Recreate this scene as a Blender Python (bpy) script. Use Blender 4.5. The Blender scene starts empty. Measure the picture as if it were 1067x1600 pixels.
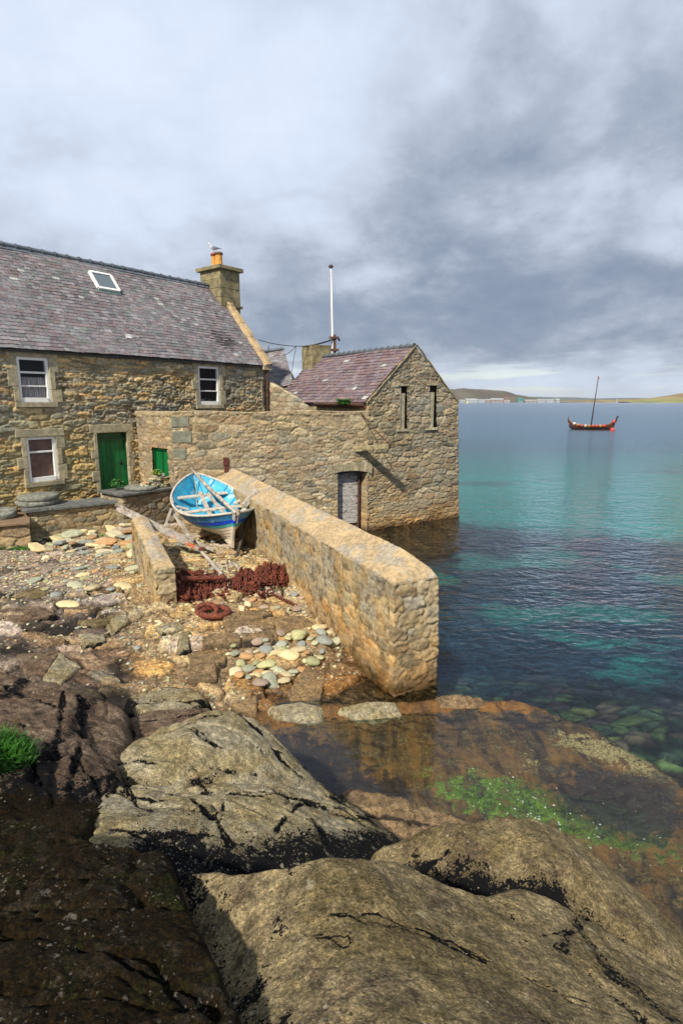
import bpy, bmesh, math, random
import numpy as np
from mathutils import Vector, Matrix

# ------------------------------------------------------------------ camera, world, sun
SC = bpy.context.scene
COL = SC.collection
CAM_H = 5.0
PITCH = math.radians(11.01)
cam_d = bpy.data.cameras.new('camera')
cam_d.lens = 20.0; cam_d.sensor_width = 36.0; cam_d.clip_start = 0.05; cam_d.clip_end = 20000
cam = bpy.data.objects.new('camera', cam_d); COL.objects.link(cam)
cam.location = (0, 0, CAM_H); cam.rotation_euler = (math.pi/2 - PITCH, 0, 0)
SC.camera = cam
SC.view_settings.view_transform = 'Standard'; SC.view_settings.look = 'None'
SC.view_settings.gamma = 1.0; SC.view_settings.exposure = 0.36
SC.cycles.max_bounces = 6; SC.cycles.transparent_max_bounces = 12
SC.cycles.caustics_reflective = False; SC.cycles.caustics_refractive = False

SUN_EL = math.radians(43); SUN_V = Vector((-0.42, -1.0, 0)).normalized()      # where the sun stands
sun_d = bpy.data.lights.new('sun', 'SUN'); sun_d.energy = 4.6; sun_d.angle = math.radians(2.2); sun_d.color = (1.0, 0.93, 0.80)
sun = bpy.data.objects.new('sun', sun_d); COL.objects.link(sun)
sdir = Vector((SUN_V.x*math.cos(SUN_EL), SUN_V.y*math.cos(SUN_EL), math.sin(SUN_EL)))
sun.rotation_euler = (-sdir).to_track_quat('-Z', 'Y').to_euler()

class NT:
    """small helper for wiring node trees"""
    def __init__(s, tree): s.t = tree; s.n = tree.nodes; s.l = tree.links
    def new(s, typ, **kw):
        n = s.n.new(typ)
        for k, v in kw.items():
            if hasattr(n, k): setattr(n, k, v)
            else: n.inputs[k].default_value = v
        return n
    def put(s, sock, v):
        if isinstance(v, bpy.types.NodeSocket): s.l.new(v, sock)
        elif v is not None:
            if hasattr(sock.default_value, '__len__') and not hasattr(v, '__len__'): v = (v,)*len(sock.default_value)
            if hasattr(v, '__len__') and len(v) == 3 and len(sock.default_value) == 4: v = (*v, 1)
            sock.default_value = v
    def math(s, op, a, b=None, c=None, clamp=False):
        n = s.n.new('ShaderNodeMath'); n.operation = op; n.use_clamp = clamp
        for i, v in enumerate((a, b, c)):
            if v is not None: s.put(n.inputs[i], v)
        return n.outputs[0]
    def vmath(s, op, a, b=None):
        n = s.n.new('ShaderNodeVectorMath'); n.operation = op
        s.put(n.inputs[0], a)
        if b is not None: s.put(n.inputs[1], b)
        return n.outputs['Value'] if op in ('DOT_PRODUCT', 'LENGTH') else n.outputs[0]
    def mix(s, f, a, b, mode='MIX'):
        n = s.n.new('ShaderNodeMix'); n.data_type = 'RGBA'; n.blend_type = mode; n.clamp_factor = True
        s.put(n.inputs[0], f); s.put(n.inputs[6], a); s.put(n.inputs[7], b)
        return n.outputs[2]
    def noise(s, vec, scale, detail=4, rough=0.55, dist=0.0, out=0):
        n = s.n.new('ShaderNodeTexNoise')
        if vec is not None: s.put(n.inputs['Vector'], vec)
        n.inputs['Scale'].default_value = scale; n.inputs['Detail'].default_value = detail
        n.inputs['Roughness'].default_value = rough; n.inputs['Distortion'].default_value = dist
        return n.outputs[out]
    def voro(s, vec, scale, feature='F1', rnd=1.0, out='Distance'):
        n = s.n.new('ShaderNodeTexVoronoi'); n.feature = feature
        if vec is not None: s.put(n.inputs['Vector'], vec)
        n.inputs['Scale'].default_value = scale; n.inputs['Randomness'].default_value = rnd
        return n.outputs[out]
    def ramp(s, v, a, b, lo=0.0, hi=1.0):
        n = s.n.new('ShaderNodeMapRange'); n.interpolation_type = 'SMOOTHSTEP'
        s.put(n.inputs[0], v)
        n.inputs[1].default_value = a; n.inputs[2].default_value = b
        n.inputs[3].default_value = lo; n.inputs[4].default_value = hi
        return n.outputs[0]
    def scale(s, vec, v):
        return s.vmath('MULTIPLY', vec, v)
    def sep(s, v):
        n = s.n.new('ShaderNodeSeparateXYZ'); s.put(n.inputs[0], v); return n.outputs
    def comb(s, x, y, z):
        n = s.n.new('ShaderNodeCombineXYZ')
        for i, v in enumerate((x, y, z)): s.put(n.inputs[i], v)
        return n.outputs[0]
    def bump(s, h, strength=0.5, dist=0.02, normal=None):
        n = s.n.new('ShaderNodeBump'); n.inputs['Strength'].default_value = strength
        n.inputs['Distance'].default_value = dist; s.put(n.inputs['Height'], h)
        if normal is not None: s.l.new(normal, n.inputs['Normal'])
        return n.outputs[0]

def build_world():
    w = bpy.data.worlds.new("World"); SC.world = w; w.use_nodes = True
    t = NT(w.node_tree); t.n.clear()
    out = t.new('ShaderNodeOutputWorld')
    sky = t.new('ShaderNodeTexSky'); sky.sky_type = 'NISHITA'; sky.sun_disc = False
    sky.sun_elevation = SUN_EL; sky.sun_rotation = math.atan2(SUN_V.x, SUN_V.y)
    bg = t.new('ShaderNodeBackground'); t.l.new(sky.outputs[0], bg.inputs[0]); bg.inputs[1].default_value = 0.13
    tc = t.new('ShaderNodeTexCoord'); d = tc.outputs['Generated']
    x, y, z = t.sep(d)
    zz = t.math('ADD', t.math('MAXIMUM', z, 0.0), 0.42)
    p = t.comb(t.math('DIVIDE', x, zz), t.math('DIVIDE', y, zz), 0.35)
    n1 = t.noise(p, 1.1, 6, 0.52, 0.15)            # large cloud masses
    n2 = t.noise(p, 3.0, 8, 0.58, 0.12)             # billows
    n3 = t.noise(p, 9.0, 6, 0.65, 0.3)
    n5 = t.math('ABSOLUTE', t.math('SUBTRACT', t.noise(p, 2.6, 8, 0.58, 0.15), 0.5))
    v = t.math('ADD', t.math('MULTIPLY', n1, 0.34), t.math('MULTIPLY', n2, 0.62))
    v = t.math('ADD', t.math('SUBTRACT', v, 0.07), t.math('MULTIPLY', n3, 0.18))          # about .5
    v = t.math('ADD', v, t.math('MULTIPLY', t.math('SUBTRACT', n5, 0.08), 0.85))
    def blob(az, el, wa, we, amp):                              # a cloud mass standing in one part of the sky (degrees)
        az0, el0 = math.radians(az), math.radians(el)
        A = t.math('ARCTAN2', x, y); Ez = t.math('ARCSINE', z)
        a = t.math('DIVIDE', t.math('SUBTRACT', A, az0), math.radians(wa))
        b = t.math('DIVIDE', t.math('SUBTRACT', Ez, el0), math.radians(we))
        r = t.math('ADD', t.math('MULTIPLY', a, a), t.math('MULTIPLY', b, b))
        r = t.math('ADD', r, t.math('MULTIPLY', t.math('SUBTRACT', n2, 0.5), 2.2))
        return t.ramp(r, 0.1, 1.6, amp, 0.0)
    for b in SKY_BLOBS: v = t.math('ADD', v, blob(*b))
    cr = t.new('ShaderNodeValToRGB'); t.l.new(v, cr.inputs[0]); e = cr.color_ramp.elements
    e[0].position = 0.10; e[0].color = (0.15, 0.20, 0.30, 1)
    e[1].position = 0.86; e[1].color = (0.60, 0.67, 0.79, 1)
    for pos, c in ((0.34, (0.225, 0.275, 0.365, 1)), (0.46, (0.315, 0.365, 0.455, 1)), (0.60, (0.46, 0.52, 0.625, 1)), (0.73, (0.54, 0.61, 0.74, 1))):
        q = e.new(pos); q.color = c
    bc = t.new('ShaderNodeBackground'); t.l.new(cr.outputs[0], bc.inputs[0]); bc.inputs[1].default_value = 1.0
    ms = t.new('ShaderNodeMixShader')
    # thin gaps in the cover low over the horizon
    n4 = t.noise(t.comb(t.math('MULTIPLY', x, 2.0), t.math('MULTIPLY', y, 2.0), t.math('MULTIPLY', z, 26.0)), 2.2, 5, 0.55)
    gap = t.math('MULTIPLY', t.ramp(n4, 0.52, 0.66), t.ramp(z, 0.03, 0.10, 1.0, 0.0))
    fac = t.math('SUBTRACT', 1.0, t.math('MULTIPLY', gap, 0.55))
    t.put(ms.inputs[0], fac); t.l.new(bg.outputs[0], ms.inputs[1]); t.l.new(bc.outputs[0], ms.inputs[2])
    t.l.new(ms.outputs[0], out.inputs[0])
SKY_BLOBS = [(-24, 22, 26, 16, 0.05), (20, 19, 18, 13, -0.05), (-22, 20, 22, 13, 0.13), (-10, 29, 40, 8, 0.15), (-2, 22, 8, 9, 0.08), (17, 15, 13, 7, -0.06), (22, 8.0, 22, 3.6, -0.085),
             (30, 14, 5, 3, 0.20), (-8, 12, 7, 4, -0.10), (-28, 12, 7, 4, -0.05), (10, 1.0, 40, 2.4, 0.16), (12, 26, 10, 5, -0.04),
             (14, 17, 5, 2.5, 0.12), (24, 17, 6, 3, 0.08), (-20, 16.5, 9, 2.5, 0.10), (2, 7, 12, 3.0, -0.05)]
build_world()

# ------------------------------------------------------------------ geometry from the viewpoint survey
FPX = 889.0; CP, SP = math.cos(PITCH), math.sin(PITCH)
def ray(px, py):
    u = (px - 533.5)/FPX; v = (800 - py)/FPX
    return np.array((u, CP + SP*v, -SP + CP*v))
def P(px, py, z):                       # surveyed point at height z
    r = ray(px, py); t = (z - CAM_H)/r[2]
    return (r[0]*t, r[1]*t, z)
def PY(px, py, Y):                      # surveyed point at distance Y
    r = ray(px, py); t = Y/r[1]
    return (r[0]*t, Y, CAM_H + r[2]*t)
def hit(px, py, p0, n):                 # surveyed point on a plane
    r = ray(px, py); c = np.array((0, 0, CAM_H)); p0 = np.array(p0, float); n = np.array(n, float)
    return c + r*(np.dot(p0 - c, n)/np.dot(r, n))

class Frame:
    """a vertical wall plane: local (s along, n outwards, z up)"""
    def __init__(s, x, y, dx, dy):
        L = math.hypot(dx, dy); s.o = np.array((x, y)); s.d = np.array((dx, dy))/L; s.n = np.array((s.d[1], -s.d[0]))
    def w(s, a, n, z):
        p = s.o + s.d*a + s.n*n; return (p[0], p[1], z)
    def sz(s, px, py, off=0.0):
        o = s.o + s.n*off
        h = hit(px, py, (o[0], o[1], 0), (s.n[0], s.n[1], 0))
        return float(np.dot(h[:2] - s.o, s.d)), float(h[2])
    def rot(s): return math.atan2(s.d[1], s.d[0])

# ------------------------------------------------------------------ noise in numpy
def hsh(i, j, seed):
    i = np.asarray(i).astype(np.int64); j = np.asarray(j).astype(np.int64)
    n = (i*374761393 + j*668265263 + seed*1274126177) & 0x7fffffff
    n = ((n ^ (n >> 13))*1103515245 + 12345) & 0x7fffffff
    n = ((n ^ (n >> 15))*1664525 + 1013904223) & 0x7fffffff
    return ((n ^ (n >> 11)) & 0xfffff)/float(0xfffff)
def vn(x, y, seed=0):
    i = np.floor(x); j = np.floor(y); fx = x - i; fy = y - j
    fx = fx*fx*fx*(fx*(fx*6 - 15) + 10); fy = fy*fy*fy*(fy*(fy*6 - 15) + 10)
    a = hsh(i, j, seed); b = hsh(i+1, j, seed); c = hsh(i, j+1, seed); d = hsh(i+1, j+1, seed)
    return (a*(1-fx) + b*fx)*(1-fy) + (c*(1-fx) + d*fx)*fy
def fbm(x, y, seed=0, oct=5, gain=0.5):
    s = 0; a = 1; t = 0; c, sn = 0.8, 0.6
    for k in range(oct):
        s = s + a*(vn(x, y, seed + k*17) - 0.5)*2; t += a; a *= gain
        x, y = (c*x - sn*y)*2.03 + 7.1, (sn*x + c*y)*2.03 - 3.7
    return s/t
def sstep(v, a, b):
    t = np.clip((v - a)/(b - a), 0, 1); return t*t*(3 - 2*t)
def cells(u, v, su, sv, seed, jit=0.8, p=3.0, jv=0.6):
    """running-bond like rubble: returns gap distance (0 at the joint) and three randoms of the stone"""
    U = u/su; V = v/sv; j0 = np.floor(V)
    f1 = np.full(U.shape, 9.0); f2 = np.full(U.shape, 9.0); ci = np.zeros(U.shape); cj = np.zeros(U.shape)
    for dj in (-1, 0, 1):
        j = j0 + dj; off = np.where(np.mod(j, 2) > 0, 0.5, 0.0) + hsh(j, 0*j, seed + 5)*0.6
        i0 = np.floor(U - off)
        for di in (-1, 0, 1):
            i = i0 + di
            cx = i + off + 0.5 + jit*(hsh(i, j, seed) - 0.5); cy = j + 0.5 + jv*(hsh(i, j, seed + 1) - 0.5)
            d = (np.abs(U - cx)**p + np.abs(V - cy)**p)**(1/p)
            less = d < f1
            f2 = np.where(less, f1, np.minimum(f2, d))
            ci = np.where(less, i, ci); cj = np.where(less, j, cj); f1 = np.where(less, d, f1)
    return f2 - f1, hsh(ci, cj, seed + 2), hsh(ci, cj, seed + 3), hsh(ci, cj, seed + 4)
def tps(pts, q, reg=0.02):
    """thin plate surface through (x, y, z) points, evaluated at q (N, 2)"""
    pts = np.array(pts, float); X = pts[:, :2]; n = len(X)
    def U(r): return np.where(r > 1e-9, r*r*np.log(np.maximum(r, 1e-9)), 0)
    K = U(np.linalg.norm(X[:, None] - X[None], axis=2)) + reg*np.eye(n)
    Pm = np.hstack([np.ones((n, 1)), X]); A = np.zeros((n+3, n+3)); A[:n, :n] = K; A[:n, n:] = Pm; A[n:, :n] = Pm.T
    w = np.linalg.solve(A, np.concatenate([pts[:, 2], np.zeros(3)]))
    out = w[n] + q[:, 0]*w[n+1] + q[:, 1]*w[n+2]
    for k in range(n):
        out = out + w[k]*U(np.hypot(q[:, 0] - X[k, 0], q[:, 1] - X[k, 1]))
    return out
def polysd(px, py, poly):
    """signed distance to a polygon, positive inside"""
    poly = np.array(poly, float)[:, :2]; n = len(poly); d = np.full(px.shape, 1e9); ins = np.zeros(px.shape, bool)
    for k in range(n):
        a = poly[k]; b = poly[(k+1) % n]; e = b - a; L = e @ e + 1e-12
        t = np.clip(((px - a[0])*e[0] + (py - a[1])*e[1])/L, 0, 1)
        d = np.minimum(d, np.hypot(px - a[0] - t*e[0], py - a[1] - t*e[1]))
        c = ((a[1] > py) != (b[1] > py)); xi = (b[0]-a[0])*(py - a[1])/((b[1]-a[1]) if b[1] != a[1] else 1e-9) + a[0]
        ins ^= c & (px < xi)
    return np.where(ins, d, -d)
def linedist(px, py, pl):
    d = np.full(px.shape, 1e9)
    for a, b in zip(pl[:-1], pl[1:]):
        a = np.array(a[:2], float); e = np.array(b[:2], float) - a; L = e @ e + 1e-12
        t = np.clip(((px - a[0])*e[0] + (py - a[1])*e[1])/L, 0, 1)
        d = np.minimum(d, np.hypot(px - a[0] - t*e[0], py - a[1] - t*e[1]))
    return d

# ------------------------------------------------------------------ mesh helpers
def mesh_obj(name, V, F, m, parent=None, col=None, smooth=False, midx=None):
    """V (N,3), F list/array of faces, m material or list, col (N,3|4) per vertex"""
    me = bpy.data.meshes.new(name)
    V = np.asarray(V, np.float32)
    if isinstance(F, np.ndarray) and F.ndim == 2:
        me.vertices.add(len(V)); me.vertices.foreach_set('co', V.ravel())
        nf, k = F.shape; me.loops.add(nf*k); me.loops.foreach_set('vertex_index', F.astype(np.int32).ravel())
        me.polygons.add(nf); me.polygons.foreach_set('loop_start', np.arange(0, nf*k, k, dtype=np.int32))
        me.update(calc_edges=True)
    else:
        me.from_pydata([tuple(map(float, v)) for v in V], [], [list(map(int, f)) for f in F]); me.update()
    for mm in (m if isinstance(m, (list, tuple)) else [m]): me.materials.append(mm)
    if midx is not None: me.polygons.foreach_set('material_index', np.asarray(midx, np.int32))
    if col is not None:
        c = np.asarray(col, np.float32)
        if c.shape[1] == 3: c = np.hstack([c, np.ones((len(c), 1), np.float32)])
        at = me.color_attributes.new('Col', 'FLOAT_COLOR', 'POINT'); at.data.foreach_set('color', c.ravel())
    if smooth: me.polygons.foreach_set('use_smooth', np.ones(len(me.polygons), bool))
    me.validate()
    o = bpy.data.objects.new(name, me); COL.objects.link(o)
    if parent is not None:
        o.parent = parent
        if parent.type == 'EMPTY' and parent.name not in LOCAL: o.matrix_parent_inverse = ROOTM[parent.name]
    return o
LOCAL = set(); ROOTM = {}
def T(o, label=None, cat=None, group=None, kind=None):
    if label: o['label'] = label
    if cat: o['category'] = cat
    if group: o['group'] = group
    if kind: o['kind'] = kind
    return o
def empty(name, loc=(0, 0, 0), rz=0, label=None, cat=None, group=None, local=False):
    o = bpy.data.objects.new(name, None); COL.objects.link(o); o.location = loc; o.rotation_euler = (0, 0, rz)
    o.empty_display_size = 0.2
    ROOTM[o.name] = (Matrix.Translation(loc) @ Matrix.Rotation(rz, 4, 'Z')).inverted()
    if local: LOCAL.add(o.name)
    return T(o, label, cat, group)

class MB:
    """collects primitives into one mesh"""
    def __init__(s): s.V = []; s.F = []; s.M = []; s.C = []; s.hasc = False
    def add(s, V, F, mi=0, c=None):
        b = len(s.V); s.V += [tuple(map(float, v)) for v in V]; s.F += [[b + int(i) for i in f] for f in F]; s.M += [mi]*len(F)
        if c is not None: s.hasc = True
        s.C += [c if c is not None else (1, 1, 1)]*len(V)
    def box(s, c, size, R=None, mi=0, col=None, taper=1.0, jit=0.0, rnd=None):
        x, y, z = (v/2 for v in size); r = rnd or random
        V = [Vector((sx*x*(taper if sz > 0 else 1), sy*y*(taper if sz > 0 else 1), sz*z)) for sz in (-1, 1) for sy in (-1, 1) for sx in (-1, 1)]
        if jit: V = [v + Vector((r.uniform(-jit, jit), r.uniform(-jit, jit), r.uniform(-jit, jit))) for v in V]
        if R is not None: V = [R @ v for v in V]
        V = [v + Vector(c) for v in V]
        s.add(V, [(0, 2, 3, 1), (4, 5, 7, 6), (0, 1, 5, 4), (2, 6, 7, 3), (0, 4, 6, 2), (1, 3, 7, 5)], mi, col)
    def bar(s, a, b, w, h, mi=0, up=(0, 0, 1), col=None, jit=0.0, seg=1, rnd=None):
        a = Vector(a); b = Vector(b); d = (b - a); L = d.length; d.normalize(); u = Vector(up)
        x = d.cross(u)
        if x.length < 1e-3: x = d.cross(Vector((1, 0, 0)))
        x.normalize(); y = x.cross(d).normalized(); r = rnd or random
        rings = []; V = []
        for k in range(seg + 1):
            p = a.lerp(b, k/seg)
            for (i, j) in ((-1, -1), (1, -1), (1, 1), (-1, 1)):
                V.append(p + x*(i*w/2 + r.uniform(-jit, jit)) + y*(j*h/2 + r.uniform(-jit, jit)))
        F = [(3, 2, 1, 0)] + [(k*4+i, k*4+(i+1) % 4, k*4+4+(i+1) % 4, k*4+4+i) for k in range(seg) for i in range(4)] + [(seg*4, seg*4+1, seg*4+2, seg*4+3)]
        s.add(V, F, mi, col)
    def tube(s, pts, r, n=8, mi=0, col=None, cap=True):
        pts = [Vector(p) for p in pts]; m = len(pts); rr = r if hasattr(r, '__len__') else [r]*m
        V = []; prev = None
        for k, p in enumerate(pts):
            d = (pts[min(k+1, m-1)] - pts[max(k-1, 0)]).normalized()
            x = d.orthogonal().normalized() if prev is None else (prev - d*prev.dot(d)).normalized()
            prev = x; y = d.cross(x)
            V += [p + (x*math.cos(2*math.pi*i/n) + y*math.sin(2*math.pi*i/n))*rr[k] for i in range(n)]
        F = [(k*n+i, k*n+(i+1) % n, (k+1)*n+(i+1) % n, (k+1)*n+i) for k in range(m-1) for i in range(n)]
        if cap: F += [tuple(range(n))[::-1], tuple((m-1)*n + i for i in range(n))]
        s.add(V, F, mi, col)
    def lathe(s, c, prof, n=20, mi=0, col=None, R=None):
        V = []; 
        for (r, z) in prof:
            for i in range(n):
                v = Vector((r*math.cos(2*math.pi*i/n), r*math.sin(2*math.pi*i/n), z))
                if R is not None: v = R @ v
                V.append(v + Vector(c))
        m = len(prof)
        F = [(k*n+i, k*n+(i+1) % n, (k+1)*n+(i+1) % n, (k+1)*n+i) for k in range(m-1) for i in range(n)]
        F += [tuple(range(n))[::-1], tuple((m-1)*n + i for i in range(n))]
        s.add(V, F, mi, col)
    def build(s, name, m, parent=None, smooth=False):
        return mesh_obj(name, s.V, s.F, m, parent, s.C if s.hasc else None, smooth, s.M)

# ------------------------------------------------------------------ materials
def principled(name):
    m = bpy.data.materials.new(name); m.use_nodes = True; t = NT(m.node_tree)
    b = t.n['Principled BSDF']; return m, t, b
def mat_plain(name, c, rough=0.7, var=0.25, scale=8.0, bump=0.3, bdist=0.01, metal=0.0, c2=None, c2amt=(0.5, 0.6), objrand=False, spec=None, vec='Object', stretch=None, c2scale=None):
    m, t, b = principled(name)
    tc = t.new('ShaderNodeTexCoord'); o = tc.outputs[vec]
    if stretch: o = t.scale(o, stretch)
    n = t.noise(o, scale, 6, 0.6)
    f = t.ramp(n, 0.3, 0.7)
    col = t.mix(f, tuple(x*(1-var) for x in c), tuple(min(1, x*(1+var)) for x in c))
    if c2 is not None:
        n2 = t.noise(o, c2scale or scale*0.6, 7, 0.65, 0.4)
        col = t.mix(t.ramp(n2, *c2amt), col, c2)
    if objrand:
        oi = t.new('ShaderNodeObjectInfo')
        col = t.mix(1.0, col, t.mix(oi.outputs['Random'], (0.75, 0.75, 0.78), (1.25, 1.2, 1.1)), 'MULTIPLY')
    t.put(b.inputs['Base Color'], col); b.inputs['Roughness'].default_value = rough; b.inputs['Metallic'].default_value = metal
    if spec is not None: b.inputs['Specular IOR Level'].default_value = spec
    if bump: t.put(b.inputs['Normal'], t.bump(t.noise(o, scale*3, 6, 0.65), bump, bdist))
    return m
def mat_stone(name, lichen=(0.45, 0.36, 0.16), lich=0.35, grey=0.3, wet=0.0, bd=0.02, damp_z=None, tint=(1, 1, 1)):
    """masonry: per-stone colour from the mesh, weathering on top"""
    m, t, b = principled(name)
    at = t.new('ShaderNodeAttribute'); at.attribute_name = 'Col'
    ge = t.new('ShaderNodeNewGeometry'); pos = ge.outputs['Position']
    n1 = t.noise(pos, 2.2, 6, 0.62, 0.3); n2 = t.noise(pos, 14, 6, 0.65); n3 = t.noise(pos, 55, 4, 0.6)
    c = t.mix(1.0, at.outputs['Color'], t.mix(t.ramp(n2, 0.3, 0.7), (0.66*tint[0], 0.66*tint[1], 0.68*tint[2]), (1.3*tint[0], 1.3*tint[1], 1.26*tint[2])), 'MULTIPLY')
    c = t.mix(t.math('MULTIPLY', t.ramp(n1, 0.50, 0.72), lich), c, lichen)
    n4 = t.noise(t.vmath('ADD', pos, (31.0, 7.0, 3.0)), 3.1, 7, 0.7, 0.5)
    c = t.mix(t.math('MULTIPLY', t.ramp(n4, 0.55, 0.68), grey), c, (0.40, 0.39, 0.35))
    n5 = t.noise(t.vmath('ADD', pos, (11.0, 47.0, 3.0)), 4.5, 7, 0.7, 0.5)
    c = t.mix(t.math('MULTIPLY', t.ramp(n5, 0.58, 0.72), 0.6), c, t.mix(1.0, c, (0.35, 0.33, 0.32), 'MULTIPLY'))
    rough = 0.92
    if damp_z:
        z = t.sep(pos)[2]
        zz = t.math('ADD', z, t.math('MULTIPLY', t.math('SUBTRACT', n1, 0.5), 0.5))
        wf = t.ramp(zz, damp_z[0], damp_z[1], 1.0, 0.0)
        c = t.mix(t.math('MULTIPLY', wf, 0.88), c, t.mix(1.0, c, (0.22, 0.17, 0.10), 'MULTIPLY'))
        wf2 = t.ramp(zz, damp_z[1], damp_z[1] + 0.7, 1.0, 0.0)
        c = t.mix(t.math('MULTIPLY', wf2, 0.5), c, t.mix(1.0, c, (1.15, 0.82, 0.45), 'MULTIPLY'))
        rough = t.math('SUBTRACT', 0.92, t.math('MULTIPLY', wf, 0.55))
    t.put(b.inputs['Base Color'], c); t.put(b.inputs['Roughness'], rough)
    b.inputs['Specular IOR Level'].default_value = 0.25
    h = t.math('ADD', t.math('MULTIPLY', n2, 1.0), t.math('MULTIPLY', n3, 0.4))
    t.put(b.inputs['Normal'], t.bump(h, 0.9, bd))
    return m
M = {}
M['wall'] = mat_stone('rubble_wall')
M['yard'] = mat_stone('mortared_rubble', lich=0.15, grey=0.35)
M['sea_wall'] = mat_stone('sea_rubble', lich=0.22, grey=0.3, damp_z=(0.0, 0.22))
M['slip_wall'] = mat_stone('rendered_slip_wall', lichen=(0.52, 0.36, 0.16), lich=0.45, grey=0.3, damp_z=(0.02, 0.5), bd=0.012)
M['coping'] = mat_stone('lichened_coping', lichen=(0.62, 0.44, 0.22), lich=0.75, grey=0.75, bd=0.02)
M['dressed'] = mat_plain('dressed_sandstone', (0.37, 0.32, 0.205), 0.9, 0.3, 6, 0.7, 0.012, c2=(0.24, 0.22, 0.16), c2amt=(0.45, 0.75), vec='Object')
M['chimney'] = mat_plain('weathered_chimney', (0.24, 0.195, 0.10), 0.9, 0.35, 4, 0.6, 0.015, c2=(0.12, 0.11, 0.08), c2amt=(0.5, 0.7))
M['slate'] = mat_stone('roof_slate', lichen=(0.30, 0.31, 0.33), lich=0.30, grey=0.25, bd=0.003)
M['ridge'] = mat_plain('blue_grey_ridge_tile', (0.105, 0.12, 0.14), 0.7, 0.3, 6, 0.3)
M['slab'] = mat_plain('dark_flagstone', (0.105, 0.11, 0.105), 0.75, 0.35, 5, 0.4, 0.01, c2=(0.22, 0.22, 0.19), c2amt=(0.5, 0.7))
M['white'] = mat_plain('white_paint', (0.80, 0.79, 0.76), 0.5, 0.08, 9, 0.15, 0.003, c2=(0.42, 0.37, 0.3), c2amt=(0.66, 0.76))
M['green'] = mat_plain('green_paint', (0.004, 0.135, 0.035), 0.42, 0.25, 5, 0.15, 0.003, stretch=(1, 1, 0.3))
M['greend'] = mat_plain('dark_green_paint', (0.004, 0.07, 0.018), 0.42, 0.25, 5, 0.15, 0.003)
M['blind'] = mat_plain('brown_blind', (0.34, 0.19, 0.14), 0.7, 0.3, 4, 0.2)
M['curtain'] = mat_plain('net_curtain', (0.55, 0.54, 0.54), 0.9, 0.5, 6, 0.3, stretch=(6, 6, 0.4))
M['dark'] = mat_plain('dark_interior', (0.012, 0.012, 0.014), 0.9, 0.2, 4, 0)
M['timber'] = mat_plain('grey_weathered_timber', (0.40, 0.35, 0.29), 0.85, 0.35, 9, 0.6, 0.006, c2=(0.16, 0.12, 0.09), c2amt=(0.52, 0.66))
M['old_timber'] = mat_plain('bleached_door_boards', (0.36, 0.33, 0.31), 0.85, 0.3, 7, 0.6, 0.006, c2=(0.07, 0.055, 0.045), c2amt=(0.54, 0.62), stretch=(1, 1, 2.5))
M['orange_timber'] = mat_plain('flaking_orange_timber', (0.42, 0.37, 0.31), 0.8, 0.3, 7, 0.5, 0.006, c2=(0.50, 0.12, 0.04), c2amt=(0.55, 0.62))
M['rust'] = mat_plain('rust', (0.125, 0.028, 0.013), 0.85, 0.6, 12, 0.7, 0.006, c2=(0.28, 0.075, 0.025), c2amt=(0.55, 0.72))
M['rust_brown'] = mat_plain('rusty_pipe', (0.07, 0.035, 0.025), 0.85, 0.5, 9, 0.5, 0.004, c2=(0.17, 0.06, 0.025), c2amt=(0.5, 0.7))
M['pot'] = mat_plain('orange_terracotta', (0.62, 0.29, 0.055), 0.75, 0.2, 8, 0.2, 0.004)
M['pot_red'] = mat_plain('red_terracotta', (0.30, 0.05, 0.03), 0.75, 0.3, 8, 0.2, 0.004)
M['mill'] = mat_plain('grey_millstone', (0.20, 0.20, 0.165), 0.95, 0.35, 9, 0.9, 0.015, c2=(0.10, 0.10, 0.08), c2amt=(0.5, 0.65))
M['rope'] = mat_plain('pale_rope', (0.42, 0.34, 0.23), 0.95, 0.3, 40, 0.4)
M['black'] = mat_plain('black_cable', (0.02, 0.02, 0.022), 0.8, 0.2, 9, 0)
def glass_mat():
    m, t, b = principled('window_glass')
    b.inputs['Base Color'].default_value = (0.02, 0.022, 0.026, 1); b.inputs['Roughness'].default_value = 0.04
    tr = t.new('ShaderNodeBsdfTransparent'); mx = t.new('ShaderNodeMixShader'); mx.inputs[0].default_value = 0.30
    out = t.n['Material Output']; t.l.new(tr.outputs[0], mx.inputs[1]); t.l.new(b.outputs[0], mx.inputs[2]); t.l.new(mx.outputs[0], out.inputs[0])
    return m
M['glass'] = glass_mat()

# ------------------------------------------------------------------ masonry sheets
PAL_WALL = np.array([(0.33, 0.255, 0.135), (0.38, 0.30, 0.16), (0.27, 0.215, 0.125), (0.20, 0.19, 0.135), (0.175, 0.18, 0.15), (0.24, 0.225, 0.16), (0.40, 0.27, 0.13), (0.16, 0.14, 0.10), (0.33, 0.28, 0.19)])
PAL_YARD = np.array([(0.30, 0.25, 0.165), (0.26, 0.215, 0.15), (0.22, 0.20, 0.15), (0.19, 0.18, 0.145), (0.30, 0.24, 0.15), (0.235, 0.185, 0.13), (0.25, 0.185, 0.12), (0.34, 0.29, 0.20)])
PAL_SLIP = np.array([(0.36, 0.285, 0.165), (0.31, 0.265, 0.18), (0.25, 0.235, 0.175), (0.40, 0.29, 0.15), (0.28, 0.245, 0.18), (0.33, 0.26, 0.16)])
PAL_WALL = PAL_WALL*np.array((1.24, 1.22, 1.24)); PAL_YARD = PAL_YARD*np.array((1.18, 1.15, 1.10)); PAL_SLIP = PAL_SLIP*np.array((1.05, 1.0, 0.92))
def pick(pal, r, r2, r3, v=0.25):
    k = np.minimum((r*len(pal)).astype(int), len(pal)-1); c = pal[k]
    return c*(1 + v*(r2[..., None] - 0.5)*2)
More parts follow.
